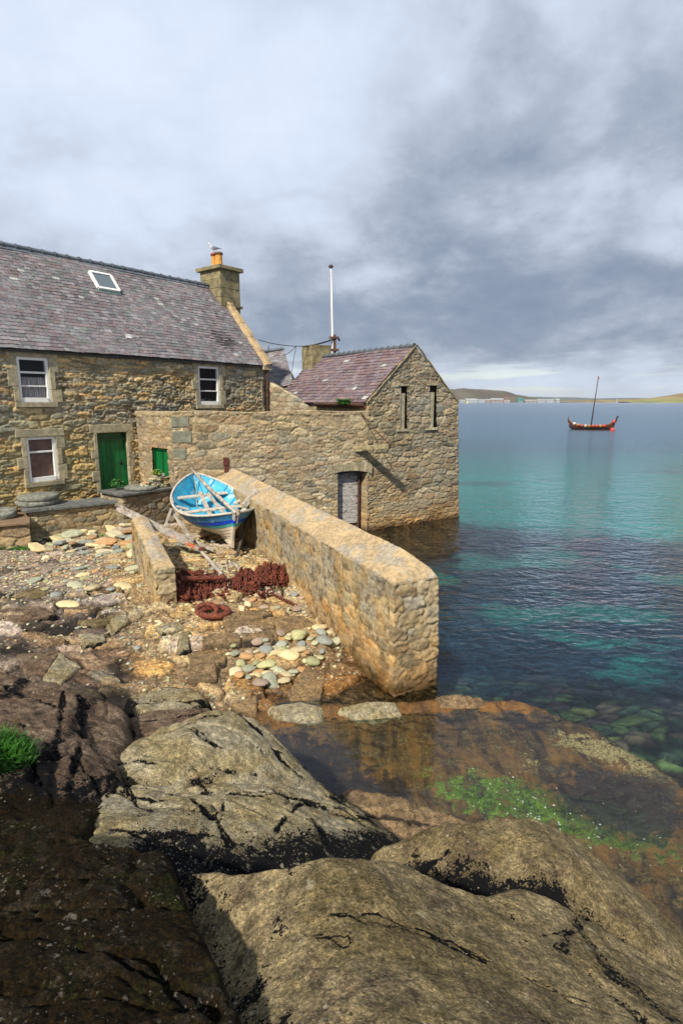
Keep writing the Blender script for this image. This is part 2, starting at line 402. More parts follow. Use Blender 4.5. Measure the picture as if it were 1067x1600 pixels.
def masonry(name, fr, s0, s1, z0, top, holes=(), step=0.03, su=0.34, sv=0.13, depth=0.04, seed=1, pal=PAL_WALL, gap=(0.02, 0.18),
            mortar=(0.20, 0.155, 0.095), mat=None, parent=None, thick=0.5, rough=0.35, batter=0.0, shear=0.0, pv=0.28, big=0.0, bulge=0.02, extra=None, closed=True, p=3.0):
    ns = max(2, int(round((s1-s0)/step))); S = np.linspace(s0, s1, ns+1)
    tz = np.array([top(v) for v in S]); zmax = tz.max(); nz = max(2, int(round((zmax - z0)/step)))
    k = np.linspace(0, 1, nz+1)
    SS = np.repeat(S[:, None], nz+1, 1); ZZ = z0 + k[None, :]*(tz[:, None] - z0)
    wu = SS + 0.10*fbm(SS*1.3, ZZ*1.3, seed+50, 3) + 0.02*fbm(SS*8, ZZ*8, seed+51, 2)
    wv = ZZ + 0.09*fbm(SS*0.9, ZZ*1.2, seed+60, 3) + 0.03*fbm(SS*5, ZZ*7, seed+61, 2)
    g, r1, r2, r3 = cells(wu, wv, su, sv, seed, 0.85, p)
    if big > 0:                                     # some stretches of larger blocks
        g2, q1, q2, q3 = cells(wu + 3, wv + 5, su*1.7, sv*2.3, seed+9, 0.8, 4.0)
        mk = (vn(SS*0.7, ZZ*0.9, seed+77) + 0.25*(q3 - 0.5)) > (1 - big)
        g = np.where(mk, g2, g); r1 = np.where(mk, q1, r1); r2 = np.where(mk, q2, r2); r3 = np.where(mk, q3, r3)
    f = sstep(g, *gap)
    proud = (0.35 + 0.65*r3)
    fine = fbm(SS*9, ZZ*14, seed+70, 4)
    h = depth*(f*proud - 1.0) + depth*rough*fine*f + 0.012*fbm(SS*22, ZZ*22, seed+72, 2)*rough + bulge*fbm(SS*0.6, ZZ*0.8, seed+80, 2)
    c = pick(pal, r1, r2, r3, pv); mo = np.array(mortar)
    c = mo + (c - mo)*sstep(g, gap[0], gap[1]*0.75)[..., None]
    c = c*(1 + 0.12*fbm(SS*6, ZZ*10, seed+90, 3))[..., None]
    # broad warm/cool drift along the wall
    dr = fbm(SS*0.35, ZZ*0.5, seed+95, 3)[..., None]
    c = c*(1 + dr*np.array((0.22, 0.12, -0.10)))
    if extra is not None: h, c = extra(SS, ZZ, h, c)
    c = np.clip(c, 0.01, 0.8)
    n = h + batter*(zmax - ZZ)
    SX = SS + shear*(zmax - ZZ)*(SS - s0)/(s1 - s0)
    V = np.stack([fr.o[0] + fr.d[0]*SX + fr.n[0]*n, fr.o[1] + fr.d[1]*SX + fr.n[1]*n, ZZ], -1).reshape(-1, 3); C = c.reshape(-1, 3)
    idx = np.arange((ns+1)*(nz+1)).reshape(ns+1, nz+1)
    F = np.stack([idx[:-1, :-1], idx[1:, :-1], idx[1:, 1:], idx[:-1, 1:]], -1).reshape(-1, 4)
    sc = (SS[:-1, :-1] + SS[1:, 1:]).ravel()/2; zc = (ZZ[:-1, :-1] + ZZ[1:, 1:]).ravel()/2
    keep = np.ones(len(F), bool)
    for (a, b, c0, c1) in holes: keep &= ~((sc > a) & (sc < b) & (zc > c0) & (zc < c1))
    F = F[keep]
    if closed:                                      # returns at both ends, the top and a plain back
        ring = list(idx[:, 0]) + list(idx[-1, 1:]) + list(idx[::-1, -1][1:]) + list(idx[0, ::-1][1:-1])
        ring = np.array(ring); b0 = len(V); Vb = V[ring].copy()
        nn = ((Vb[:, :2] - fr.o) @ fr.n); Vb[:, :2] -= np.outer(nn + thick, fr.n)
        V = np.vstack([V, Vb]); C = np.vstack([C, C[ring]])
        m = len(ring); k0 = np.arange(m); k1 = (k0+1) % m
        side = np.stack([ring[k1], ring[k0], b0+k0, b0+k1], -1)
        bot = b0 + np.arange(ns+1)                  # back sheet from bottom and top borders
        topi = b0 + (ns + nz + np.arange(ns+1))[::-1]
        back = np.stack([bot[1:], bot[:-1], topi[:-1], topi[1:]], -1)
        if holes:
            sb = (S[:-1] + S[1:])/2; kb = np.ones(ns, bool)
            for (a, b, c0, c1) in holes: kb &= ~((sb > a) & (sb < b))
            back = back[kb]
        F = np.vstack([F, side, back])
    return mesh_obj(name, V, F, mat or M['wall'], parent, C)

def slates(name, o, du, dv, L, H, ew=0.25, eh=0.17, seed=1, pal=None, parent=None, mat=None, white=0.02, lift=0.014, upper=None):
    """courses of slates on a plane with origin o, unit vectors du (along) and dv (up)"""
    rnd = np.random.RandomState(seed); o = np.array(o, float); du = np.array(du, float); dv = np.array(dv, float)
    nrm = np.cross(du, dv); nrm /= np.linalg.norm(nrm)
    if nrm[2] < 0: nrm = -nrm
    if pal is None: pal = np.array([(0.175, 0.145, 0.155), (0.20, 0.172, 0.185), (0.155, 0.145, 0.16), (0.19, 0.19, 0.20), (0.165, 0.172, 0.168), (0.205, 0.16, 0.165), (0.25, 0.225, 0.24)])
    V = []; F = []; C = []
    V += [o - nrm*0.03, o + du*L - nrm*0.03, o + du*L + dv*H - nrm*0.03, o + dv*H - nrm*0.03]; F.append((0, 1, 2, 3)); C += [pal[0]*0.3]*4
    rows = int(H/eh) + 1
    for r in range(rows):
        y0 = r*eh; y1 = min(y0 + eh*1.25, H)
        x = -rnd.uniform(0, 1)*ew*0.6 - (ew*0.5 if r % 2 else 0)
        while x < L:
            w = ew*rnd.uniform(0.72, 1.25); a = max(0, x); b = min(L, x + w - 0.006); x += w
            if b - a < 0.03: continue
            jy = rnd.uniform(-0.012, 0.012); li = lift*rnd.uniform(0.8, 1.5); sl = rnd.uniform(-0.01, 0.01); sag = 0.035*math.sin(x*1.1 + 2)*math.sin(y0*1.3) + 0.02*math.sin(x*0.5+seed)
            ya = max(y0 + jy, -0.03)
            base = nrm*sag
            P0 = o + du*a + dv*(ya+sl) + nrm*li + base; P1 = o + du*b + dv*(ya-sl) + nrm*li + base
            P2 = o + du*b + dv*y1 + nrm*0.001 + base; P3 = o + du*a + dv*y1 + nrm*0.001 + base
            i = len(V); V += [P0, P1, P2, P3, P0 - nrm*li*0.95, P1 - nrm*li*0.95]
            F += [(i, i+1, i+2, i+3), (i, i+4, i+5, i+1), (i, i+3, i+4), (i+1, i+5, i+2)]
            c = pal[rnd.randint(len(pal))]*rnd.uniform(0.75, 1.2)
            if rnd.rand() < white: c = np.array((0.42, 0.42, 0.40))*rnd.uniform(0.7, 1.1)
            C += [c]*6
    return mesh_obj(name, V, F, mat or M['slate'], parent, np.array(C))

# ================================================================== BUILDINGS
HF = Frame(-7.48, 21.0, 0.610, 0.793)          # long facade of the house
YF = Frame(-5.65, 19.2, 0.932, 0.362)          # yard wall
LF = Frame(-7.48, 21.0, 1.83, -1.80)           # short left face of the outbuilding
WF = Frame(1.04, 21.8, 0.8225, 0.5687)         # gable of the store on the water
def fr_box(mb, fr, s0, s1, n0, n1, z0, z1, mi=0, jit=0.0, seed=None):
    R = Matrix.Rotation(fr.rot(), 3, 'Z'); c = fr.w((s0+s1)/2, (n0+n1)/2, (z0+z1)/2)
    mb.box(c, (s1-s0, n1-n0, z1-z0), R, mi, jit=jit, rnd=random.Random(seed if seed is not None else int(s0*97+z0*31)))
def fr_quad(mb, fr, s0, s1, z0, z1, n, mi=0):
    mb.add([fr.w(s0, n, z0), fr.w(s1, n, z0), fr.w(s1, n, z1), fr.w(s0, n, z1)], [(0, 1, 2, 3)], mi)
def rect_sz(fr, quad):
    """quad: four surveyed corners tl, tr, br, bl -> s0, s1, z0, z1"""
    q = [fr.sz(*c) for c in quad]
    return (q[0][0]+q[3][0])/2, (q[1][0]+q[2][0])/2, (q[2][1]+q[3][1])/2, (q[0][1]+q[1][1])/2

house = empty('stone_house', HF.w(0, 0, 1.8), 0, 'long two-storey rubble stone house with a slate roof, green front door and one chimney', 'house')
W_UL = rect_sz(HF, [(25, 556), (77, 559), (81, 628), (33, 629)])
W_UR = rect_sz(HF, [(310, 571), (343, 573), (345, 632), (312, 633)])
W_LL = rect_sz(HF, [(41, 683), (88, 681), (93, 750), (47, 754)])
DOOR = rect_sz(HF, [(153, 676), (200, 675), (204, 768), (158, 771)])
print('openings', W_UL, W_UR, W_LL, DOOR)
EAVE = 6.60
rx = random.Random(5)
def house_extra(S, Z, h, c):
    # deep weathered hollows under the upper courses and a mossy, ochre lower wall
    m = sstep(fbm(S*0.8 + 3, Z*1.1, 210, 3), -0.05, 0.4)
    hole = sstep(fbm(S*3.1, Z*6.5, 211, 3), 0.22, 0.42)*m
    h = h - 0.07*hole; c = c*(1 - 0.3*hole)[..., None]  # hollows cut in, and their shade put into the colour
    f = sstep(Z + 0.5*fbm(S*0.7, Z, 212, 2), 3.6, 4.6)[..., None]
    c = c*(1 + (1 - f)*np.array((0.10, 0.06, -0.12)))
    return h, c
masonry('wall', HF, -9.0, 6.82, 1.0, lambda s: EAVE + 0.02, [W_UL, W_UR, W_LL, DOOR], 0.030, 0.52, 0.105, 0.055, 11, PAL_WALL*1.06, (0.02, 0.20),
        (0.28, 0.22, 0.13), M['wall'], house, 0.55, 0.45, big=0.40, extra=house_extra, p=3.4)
GH = Frame(*HF.w(6.82, 0, 0)[:2], -HF.n[0], -HF.n[1])
ro = masonry('gable_wall', GH, 0.0, 6.0, 1.0, lambda s: EAVE + 3.55*(1 - abs(s-3)/3), (), 0.08, 0.4, 0.16, 0.04, 12, PAL_WALL, parent=house, thick=0.4)
GN = Frame(*HF.w(-9.0, -6, 0)[:2], HF.n[0], HF.n[1])
masonry('gable_wall', GN, 0.0, 6.0, 1.0, lambda s: EAVE + 3.55*(1 - abs(s-3)/3), (), 0.12, 0.4, 0.16, 0.04, 13, PAL_WALL, parent=house, thick=0.4)

def surround(fr, r, parent, w=0.26, head=0.24, sill=0.13, proud=0.012, seed=1, name='window_surround', blocks=3, jamb=True):
    s0, s1, z0, z1 = r; b = MB(); rr = random.Random(seed)
    fr_box(b, fr, s0-w*1.1, s1+w*1.1, -0.2, proud+rr.uniform(0, .01), z1, z1+head, jit=0.006, seed=seed)
    if sill: fr_box(b, fr, s0-w*0.6, s1+w*0.6, -0.2, proud+0.03, z0-sill, z0-0.003, jit=0.005, seed=seed+1)
    for side in (-1, 1):
        z = z0
        for k in range(blocks):
            hgt = (z1-z0)*(0.75+0.5*rr.random())/blocks if k < blocks-1 else z1 - z
            ww = w*(0.65 + 0.55*((k + (side > 0)) % 2)) + rr.uniform(-.03, .03)
            a = (s0-ww, s0) if side < 0 else (s1, s1+ww)
            fr_box(b, fr, a[0], a[1], -0.2, proud+rr.uniform(-.008, .008), z+0.006, z+hgt-0.006, jit=0.006, seed=seed*7+k+side)
            z += hgt
    o = b.build(name, M['dressed'], parent)
    mod = o.modifiers.new('bev', 'BEVEL'); mod.width = 0.012; mod.segments = 2
    return o
def sash(fr, r, parent, behind, mids=(0.5,), curtain='curtain', rec=0.085):
    s0, s1, z0, z1 = r; b = MB(); w = 0.095
    for a in ((s0, s0+w), (s1-w, s1)): fr_box(b, fr, a[0], a[1], -rec-0.08, -rec+0.04, z0, z1)
    fr_box(b, fr, s0+w, s1-w, -rec-0.078, -rec+0.038, z1-w, z1); fr_box(b, fr, s0+w, s1-w, -rec-0.078, -rec+0.06, z0, z0+w*1.5)
    for k, m in enumerate(mids):
        z = z0 + (z1-z0)*m; hh = 0.022 if k else 0.03
        fr_box(b, fr, s0+w, s1-w, -rec-0.06, -rec+0.01, z-hh, z+hh)
    f = b.build('window', M['white'], parent)
    mod = f.modifiers.new('bev', 'BEVEL'); mod.width = 0.006; mod.segments = 2
    g = MB(); fr_quad(g, fr, s0+w, s1-w, z0+w, z1-w, -rec-0.02); g.build('pane', M['glass'], f)
    c = MB()
    if behind == 'blind':
        n = int((z1-z0)/0.045)
        for k in range(n):
            z = z0 + 0.06 + k*(z1-z0-0.1)/n
            c.add([fr.w(s0+w, -rec-0.10, z), fr.w(s1-w, -rec-0.10, z), fr.w(s1-w, -rec-0.12, z+0.047), fr.w(s0+w, -rec-0.12, z+0.047)], [(0, 1, 2, 3)])
        c.build('blind', M['blind'], f)
    elif behind == 'curtain':
        n = 36; V = []
        for k in range(n+1):
            s = s0 + w*0.5 + (s1-s0-w)*k/n; d = -rec-0.15 + 0.02*math.sin(k*1.9) + 0.01*math.sin(k*4.3)
            V += [fr.w(s, d, z0+0.02), fr.w(s, d, z0+(z1-z0)*0.56)]
        c.add(V, [(2*k, 2*k+2, 2*k+3, 2*k+1) for k in range(n)]); c.build('curtain', M['curtain'], f)
    else:
        for k in range(5):
            fr_box(c, fr, s0+0.16+k*0.12, s0+0.24+k*0.12, -rec-0.2, -rec-0.12, z0+0.08, z0+0.17+0.05*((k*7) % 3), k % 2)
        c.build('ornaments', [mat_plain('teal_cloth', (0.02, 0.14, 0.16)), M['timber']], f)
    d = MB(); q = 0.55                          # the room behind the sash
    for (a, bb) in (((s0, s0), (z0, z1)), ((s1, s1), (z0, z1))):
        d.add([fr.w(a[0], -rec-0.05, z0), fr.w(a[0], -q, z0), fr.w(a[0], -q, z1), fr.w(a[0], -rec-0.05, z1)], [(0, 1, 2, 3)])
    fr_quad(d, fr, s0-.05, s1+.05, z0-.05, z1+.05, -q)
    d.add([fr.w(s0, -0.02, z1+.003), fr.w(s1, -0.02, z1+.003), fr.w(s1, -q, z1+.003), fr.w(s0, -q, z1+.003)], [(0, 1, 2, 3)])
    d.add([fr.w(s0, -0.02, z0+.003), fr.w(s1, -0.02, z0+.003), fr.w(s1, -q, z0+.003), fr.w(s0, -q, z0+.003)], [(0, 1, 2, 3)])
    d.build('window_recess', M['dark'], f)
    return f
for r, beh, mids, sd in ((W_UL, 'curtain', (0.66, 0.36), 1), (W_UR, 'orn', (0.66, 0.36), 2), (W_LL, 'blind', (0.66,), 3)):
    surround(HF, r, house, seed=sd*3, sill=0.15); sash(HF, r, house, beh, mids)
surround(HF, DOOR, house, w=0.22, head=0.28, sill=0, seed=21, name='door_surround', blocks=5)
s0, s1, z0, z1 = DOOR
b = MB(); n = 6; zt = z1 - 0.26
for k in range(n):
    a = s0 + 0.05 + (s1-s0-0.1)*k/n; fr_box(b, HF, a+0.004, a + (s1-s0-0.1)/n-0.004, -0.24, -0.18, z0+0.01, zt-0.03)
fr_box(b, HF, s0, s0+0.05, -0.3, -0.12, z0, z1, 1); fr_box(b, HF, s1-0.05, s1, -0.3, -0.12, z0, z1, 1)
fr_box(b, HF, s0+0.05, s1-0.05, -0.3, -0.11, zt-0.03, zt+0.03, 1); fr_box(b, HF, s0+0.05, s1-0.05, -0.26, -0.2, zt+0.03, z1, 1)
fr_box(b, HF, s0+.05, s1-.05, -0.3, -0.241, z0, z1, 1)
door = b.build('door', [M['green'], M['greend']], house)
b = MB(); fr_box(b, HF, s1-0.24, s1-0.18, -0.18, -0.165, z0+0.95, z0+1.15); fr_box(b, HF, s1-0.30, s1-0.18, -0.165, -0.14, z0+1.03, z0+1.06)
b.build('door_handle', M['black'], door)

# house roof
RH = 3.62; R0 = 0.14; rise = np.array(HF.w(0, -3.0, 0)[:2] + (RH,)) - np.array(HF.w(0, R0, 0)[:2] + (0,)); HL = np.linalg.norm(rise); DV = rise/HL
DU = np.array((HF.d[0], HF.d[1], 0)); o0 = np.array(HF.w(-9.0, R0, EAVE - 0.02))
house_roof = slates('roof', o0, DU, DV, 9 + 6.5, HL, 0.23, 0.155, 3, parent=house, white=0.008)
rise2 = rise.copy(); rise2[:2] = -rise2[:2]; ob = np.array(HF.w(-9.0, -6.0-R0, EAVE - 0.02))
back = slates('roof_back', ob, DU, rise2/HL, 9 + 6.5, HL, 0.5, 0.31, 4, parent=house, white=0.01)
b = MB(); k = 0; zr = EAVE - 0.02 + RH
while k*0.45 < 14.9:
    a = -9 + k*0.45; R = Matrix.Rotation(HF.rot(), 3, 'Z')
    for (r_, zz) in ((0.085, 0.02),):
        pts = [HF.w(a+0.004, -3.0, zr+zz-0.01*math.sin(k*.7)), HF.w(a+0.446, -3.0, zr+zz-0.01*math.sin((k+1)*.7))]
        b.tube(pts, [0.095, 0.088], 10)
    b.tube([HF.w(a+0.40, -3.0, zr+0.025), HF.w(a+0.46, -3.0, zr+0.025)], 0.115, 10)
    k += 1
for sg in (1, -1):
    q = DV if sg > 0 else rise2/HL
    b.add([HF.w(-9, -3, zr+0.06), HF.w(6.05, -3, zr+0.06), tuple(np.array(HF.w(6.05, -3, zr+0.05)) - q*0.22), tuple(np.array(HF.w(-9, -3, zr+0.05)) - q*0.22)], [(0, 1, 2, 3)])
b.build('ridge_tiles', M['ridge'], house_roof)
# skew stones along the far gable
def skew_mesh(name, fr, sa, sb, n_lo, n_hi, z_lo, z_hi, parent, m, thick=0.2, step=0.04, seed=1, amp=0.03, over=0.04):
    """lumpy sloping coping between s=sa..sb running from n_lo to n_hi"""
    L = math.hypot(n_hi-n_lo, z_hi-z_lo); nu = int(L/step)+1; nv = max(3, int(abs(sb-sa)/step)+1)
    u = np.linspace(0, L, nu+1); v = np.linspace(0, 1, nv+1); U, Vv = np.meshgrid(u, v, indexing='ij')
    S = sa + (sb-sa)*Vv; nn = n_lo + (n_hi-n_lo)*U/L; zz = z_lo + (z_hi-z_lo)*U/L
    nx, nz = -(z_hi-z_lo)/L, (n_hi-n_lo)/L
    if nz < 0: nx, nz = -nx, -nz
    hh = thick*np.clip(1.3*np.sin(np.clip(Vv, 0, 1)*math.pi)**0.35, 0, 1) + amp*fbm(U*2.5, S*2.5, seed, 4)
    seam = np.abs(((U + 0.1*np.sin(S*5)) % 0.85) - 0.42) ; hh = hh - 0.03*(seam > 0.40)
    nn = nn + nx*hh; zz = zz + nz*hh
    V = np.stack([fr.o[0] + fr.d[0]*S + fr.n[0]*nn, fr.o[1] + fr.d[1]*S + fr.n[1]*nn, zz], -1).reshape(-1, 3)
    idx = np.arange((nu+1)*(nv+1)).reshape(nu+1, nv+1)
    F = np.stack([idx[:-1, :-1], idx[1:, :-1], idx[1:, 1:], idx[:-1, 1:]], -1).reshape(-1, 4)
    c = np.array((0.40, 0.29, 0.16))*(1 + 0.25*fbm(U*4, S*4, seed+3, 4))[..., None]
    return mesh_obj(name, V, F, m, parent, np.clip(c, 0.02, 0.8).reshape(-1, 3))
skew_mesh('skew_coping', HF, 6.48, 6.9, 0.16, -3.0, EAVE-0.06, EAVE+RH-0.06, house, M['coping'], 0.17, seed=5, amp=0.05)
skew_mesh('skew_coping', HF, 6.48, 6.9, -6.16, -3.0, EAVE-0.06, EAVE+RH-0.06, house, M['coping'], 0.17, seed=6)
b = MB(); fr_box(b, HF, 6.42, 6.86, -0.1, 0.2, EAVE-0.22, EAVE-0.02, jit=0.012); b.build('skew_putt', M['dressed'], house)
# chimney
ch = MB(); cs0, cs1, cn0, cn1 = 6.14, 7.30, -3.54, -2.18; cz0, cz1 = EAVE+1.9, 10.86
def ashlar(mb, fr, s0, s1, n0, n1, z0, z1, courses, seed):
    r = random.Random(seed); z = z0
    for k in range(courses):
        h = (z1-z0)/courses
        m_ = s0 + (s1-s0)*r.uniform(0.35, 0.65); m2 = n0 + (n1-n0)*r.uniform(0.35, 0.65)
        for (a, bb) in ((s0, m_), (m_, s1)):
            for (c_, d_) in ((n0, m2), (m2, n1)):
                e = r.uniform(0, 0.012)
                fr_box(mb, fr, a - (e if a == s0 else -0.004), bb + (e if bb == s1 else -0.004), c_ - (e if c_ == n0 else -0.004), d_ + (e if d_ == n1 else -0.004), z+0.005, z+h-0.005, jit=0.005, seed=seed*31+k*7+int(a*10))
        z += h
ashlar(ch, HF, cs0, cs1, cn0, cn1, cz0, cz1, 6, 3)
fr_box(ch, HF, cs0+0.02, cs1-0.02, cn0+0.02, cn1-0.02, cz0-0.3, cz1)
chim = ch.build('chimney', M['chimney'], house); md = chim.modifiers.new('bev', 'BEVEL'); md.width = 0.012; md.segments = 2
b = MB(); fr_box(b, HF, cs0-0.15, cs1+0.14, cn0-0.15, cn1+0.15, cz1, cz1+0.17, jit=0.01); o = b.build('chimney_cap', M['chimney'], chim); md = o.modifiers.new('bev', 'BEVEL'); md.width = 0.02; md.segments = 2
b = MB(); fr_box(b, HF, cs0+0.35, cs1+0.06, cn1-0.1, cn1+0.12, EAVE+2.66, EAVE+2.76, jit=0.008); b.build('chimney_ledge', M['chimney'], chim)
pz = cz1+0.165
for (px, py, r_, h_, red) in ((337, 415, 0.125, 0.70, True), (345, 414, 0.165, 0.70, False)):
    b = MB(); sv = 6.64; nn = -3.12 if red else -2.80
    b.lathe(HF.w(sv, nn, pz), [(r_*1.05, 0), (r_*1.02, h_*0.3), (r_*0.95, h_*0.84), (r_*0.96, h_*0.85)], 20, 0)
    b.lathe(HF.w(sv, nn, pz + h_*0.85), [(r_*1.2, 0), (r_*1.22, h_*0.09), (r_*1.1, h_*0.15), (r_*0.8, h_*0.15), (r_*0.8, h_*0.10)], 20, 1)
    po = b.build('chimney_pot', [M['pot'], M['pot_red'] if red else mat_plain('sooty_rim', (0.16, 0.09, 0.05))], chim, True)
    if red: POT_TOP = (HF.w(sv, nn, pz + h_*1.0))
# skylight on the roof
RN = np.cross(DU, DV); RN = RN if RN[2] > 0 else -RN
def roof_uv(px, py):
    h = hit(px, py, o0, RN) - o0; return float(h @ DU), float(h @ DV)
c4 = [roof_uv(*c) for c in ((140, 430), (171, 431), (185, 458), (153, 452))]
u0 = (c4[0][0]+c4[3][0])/2; u1 = (c4[1][0]+c4[2][0])/2; v1 = (c4[0][1]+c4[1][1])/2; v0 = (c4[2][1]+c4[3][1])/2
def rp(u, v, n): return tuple(o0 + DU*u + DV*v + RN*n)
b = MB(); upv = tuple(RN)
for (a, bb) in (((u0, v0), (u1, v0)), ((u0, v1), (u1, v1)), ((u0, v0), (u0, v1)), ((u1, v0), (u1, v1))):
    b.bar(rp(*a, 0.07), rp(*bb, 0.07), 0.09, 0.13, up=upv)
sk = b.build('skylight', M['white'], house_roof)
b = MB(); b.add([rp(u0, v0, 0.1), rp(u1, v0, 0.1), rp(u1, v1, 0.1), rp(u0, v1, 0.1)], [(0, 1, 2, 3)])
m_, t_, bs_ = principled('skylight_glass'); bs_.inputs['Base Color'].default_value = (0.12, 0.15, 0.17, 1); bs_.inputs['Roughness'].default_value = 0.05
b.build('pane', m_, sk)
b = MB(); b.add([rp(u0-0.03, v0-0.15, 0.045), rp(u1+0.03, v0-0.15, 0.045), rp(u1+0.04, v0, 0.06), rp(u0-0.06, v0, 0.06)], [(0, 1, 2, 3)])
b.build('flashing', mat_plain('verdigris_flashing', (0.13, 0.20, 0.18), 0.6, 0.3, 9), sk)
a_ = roof_uv(190, 516); c_ = roof_uv(203, 527)
b = MB(); b.bar(rp(a_[0], c_[1], 0.04), rp(a_[0]+0.22, c_[1], 0.04), 0.2, 0.03, up=upv); b.build('glass_slate', mat_plain('pale_glass_slate', (0.5, 0.5, 0.5), 0.3, 0.3, 9, c2=(0.3, 0.2, 0.1)), house_roof)
# downpipe and gutter line
b = MB(); b.tube([HF.w(6.66, 0.12, EAVE-0.1), HF.w(6.66, 0.1, 5.0), HF.w(6.66, 0.1, 3.0)], 0.055, 10)
for z in (6.2, 5.2, 4.3): b.tube([HF.w(6.66, 0.1, z), HF.w(6.66, 0.1, z+0.08)], 0.075, 10)
b.build('downpipe', M['rust_brown'], house)
# timber plate under the eaves
b = MB(); fr_box(b, HF, -9, 6.4, -0.1, 0.10, EAVE-0.12, EAVE-0.06); b.build('wall_plate', mat_plain('dark_eaves_board', (0.05, 0.05, 0.045), 0.9, 0.4, 4), house)

# ---------------- outbuilding / yard wall
out = empty('yard_wall', YF.w(0, 0, 1), 0, 'high mortared rubble yard wall with a boarded water door, between house and gabled store', 'wall')
LY = float(np.linalg.norm(np.array((1.04, 21.8)) - YF.o))
D2 = rect_sz(YF, [(527, 736), (572, 736), (574, 822), (529, 822)])
D2 = (D2[0], D2[1], -0.5, D2[3])
print('water door', D2)
QS = rect_sz(YF, [(273, 690), (306, 690), (306, 709), (273, 709)])
def yard_extra(S, Z, h, c):
    m = sstep(np.abs(Z - 4.6) + 0.05*fbm(S*3, Z*3, 310, 2), 0.16, 0.06)[..., None]      # mortar capping
    c = c*(1-m) + np.array((0.36, 0.28, 0.17))*m
    h = h + 0.03*m[..., 0]
    f = sstep(S, 4.2, 5.0)*sstep(Z, 3.4, 2.8)
    g = sstep(fbm(S*0.9, Z*1.2, 311, 3), -0.1, 0.35)[..., None]         # smeared mortar
    mm = g*(1 - f[..., None])*0.5
    c = c*(1-mm) + np.array((0.27, 0.215, 0.145))*mm; h = h*(1 - 0.4*mm[..., 0])
    return h, c
YT = lambda s: 4.66 + 0.03*math.sin(s*1.7)
masonry('wall_face', YF, 0.0, LY, -0.5, YT, [D2], 0.028, 0.42, 0.115, 0.036, 31, PAL_YARD, (0.02, 0.24), (0.31, 0.25, 0.16), M['sea_wall'], out, 0.55, 0.6, extra=yard_extra, p=3.2, big=0.36, pv=.38)
LL = float(np.linalg.norm(np.array((1.83, -1.8))))
HT = rect_sz(LF, [(237, 698), (261, 703), (263, 742), (239, 746)])
print('hatch', HT, 'LL', LL)
masonry('end_wall', LF, 0.0, LL, 1.0, lambda s: 4.66, [HT], 0.03, 0.34, 0.15, 0.035, 32, PAL_YARD*np.array((1.05, 0.97, 0.9)), (0.02, 0.24), (0.27, 0.21, 0.135), M['yard'], out, 0.55, 0.4, extra=yard_extra)
b = MB(); fr_box(b, LF, HT[0], HT[1], -0.22, -0.14, HT[2], HT[3]); fr_box(b, LF, HT[0], HT[0]+0.07, -0.14, -0.08, HT[2], HT[3], 1); fr_box(b, LF, HT[0]+0.07, HT[1], -0.14, -0.08, HT[3]-0.07, HT[3], 1); fr_box(b, LF, (HT[0]+HT[1])/2-0.02, (HT[0]+HT[1])/2+0.02, -0.14, -0.11, HT[2], HT[3]-0.07, 1)
b.build('hatch', [M['green'], M['greend']], out)
for (sa, sb, za, zb, sd) in ((0.0, 0.62, 3.62, 4.02, 1), (0.0, 0.42, 3.05, 3.42, 2), (0.0, 0.55, 4.16, 4.52, 4)):
    b = MB(); fr_box(b, YF, sa-0.02, sb, -0.3, 0.012, za, zb, jit=0.012, seed=sd); o = b.build('quoin', mat_plain('green_grey_quoin', (0.20, 0.20, 0.145), 0.9, 0.3, 6, 0.6, 0.012), out)
    md = o.modifiers.new('bev', 'BEVEL'); md.width = 0.02; md.segments = 2
# water door (recessed boards) with thin-stone arch above
b = MB(); s0, s1, z0, z1 = D2; zb = 0.28; n = 9
for k in range(n):
    h = (z1 - 0.12 - zb)/n; fr_box(b, YF, s0+0.02, s1-0.22, -0.42, -0.37+0.01*((k*3) % 2), zb + k*h + 0.006, zb + (k+1)*h - 0.004, jit=0.003)
wd = b.build('water_door', M['old_timber'], out)
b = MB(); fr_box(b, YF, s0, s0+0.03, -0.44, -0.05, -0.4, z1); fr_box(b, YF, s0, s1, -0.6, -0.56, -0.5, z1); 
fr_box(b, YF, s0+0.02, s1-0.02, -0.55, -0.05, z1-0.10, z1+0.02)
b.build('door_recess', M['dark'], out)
b = MB(); fr_box(b, YF, s1-0.24, s1-0.17, -0.40, -0.3, -0.3, z1-0.1); fr_box(b, YF, s0, s1-0.17, -0.40, -0.3, 0.05, 0.20); b.build('door_post', M['rust_brown'], out)
b = MB(); ra = random.Random(8); n = 22
for k in range(n):
    a = s0 - 0.42 + (s1-s0+0.62)*(k+0.5)/n; tt = (k+0.5)/n*2-1
    fr_box(b, YF, a-0.028, a+0.025, -0.2, 0.02+ra.uniform(0, 0.03), z1-0.10 - 0.14*tt*tt + 0.12, z1 + 0.30+ra.uniform(-.04, .03) - 0.06*tt*tt, jit=0.008, seed=k)
b.build('arch', M['dressed'], out)

# sloping wall linking house corner and store
cE = HF.w(6.75, 0.05, 0); SF = Frame(cE[0], cE[1], -1.30 - cE[0], 25.3 - cE[1]); LS = float(np.linalg.norm(np.array((-1.30, 25.3)) - SF.o))
za_ = SF.sz(424, 596)[1]; zb_ = SF.sz(483, 634)[1]
lw = masonry('linking_wall', SF, 0, LS, 1.0, lambda s: za_ + (zb_-za_)*min(1, s/LS*1.02), (), 0.035, 0.42, 0.2, 0.04, 41, PAL_YARD, parent=None, thick=0.4, mat=M['yard'])
T(lw, 'sloping rubble wall between the house corner and the slate-roofed store', 'wall')

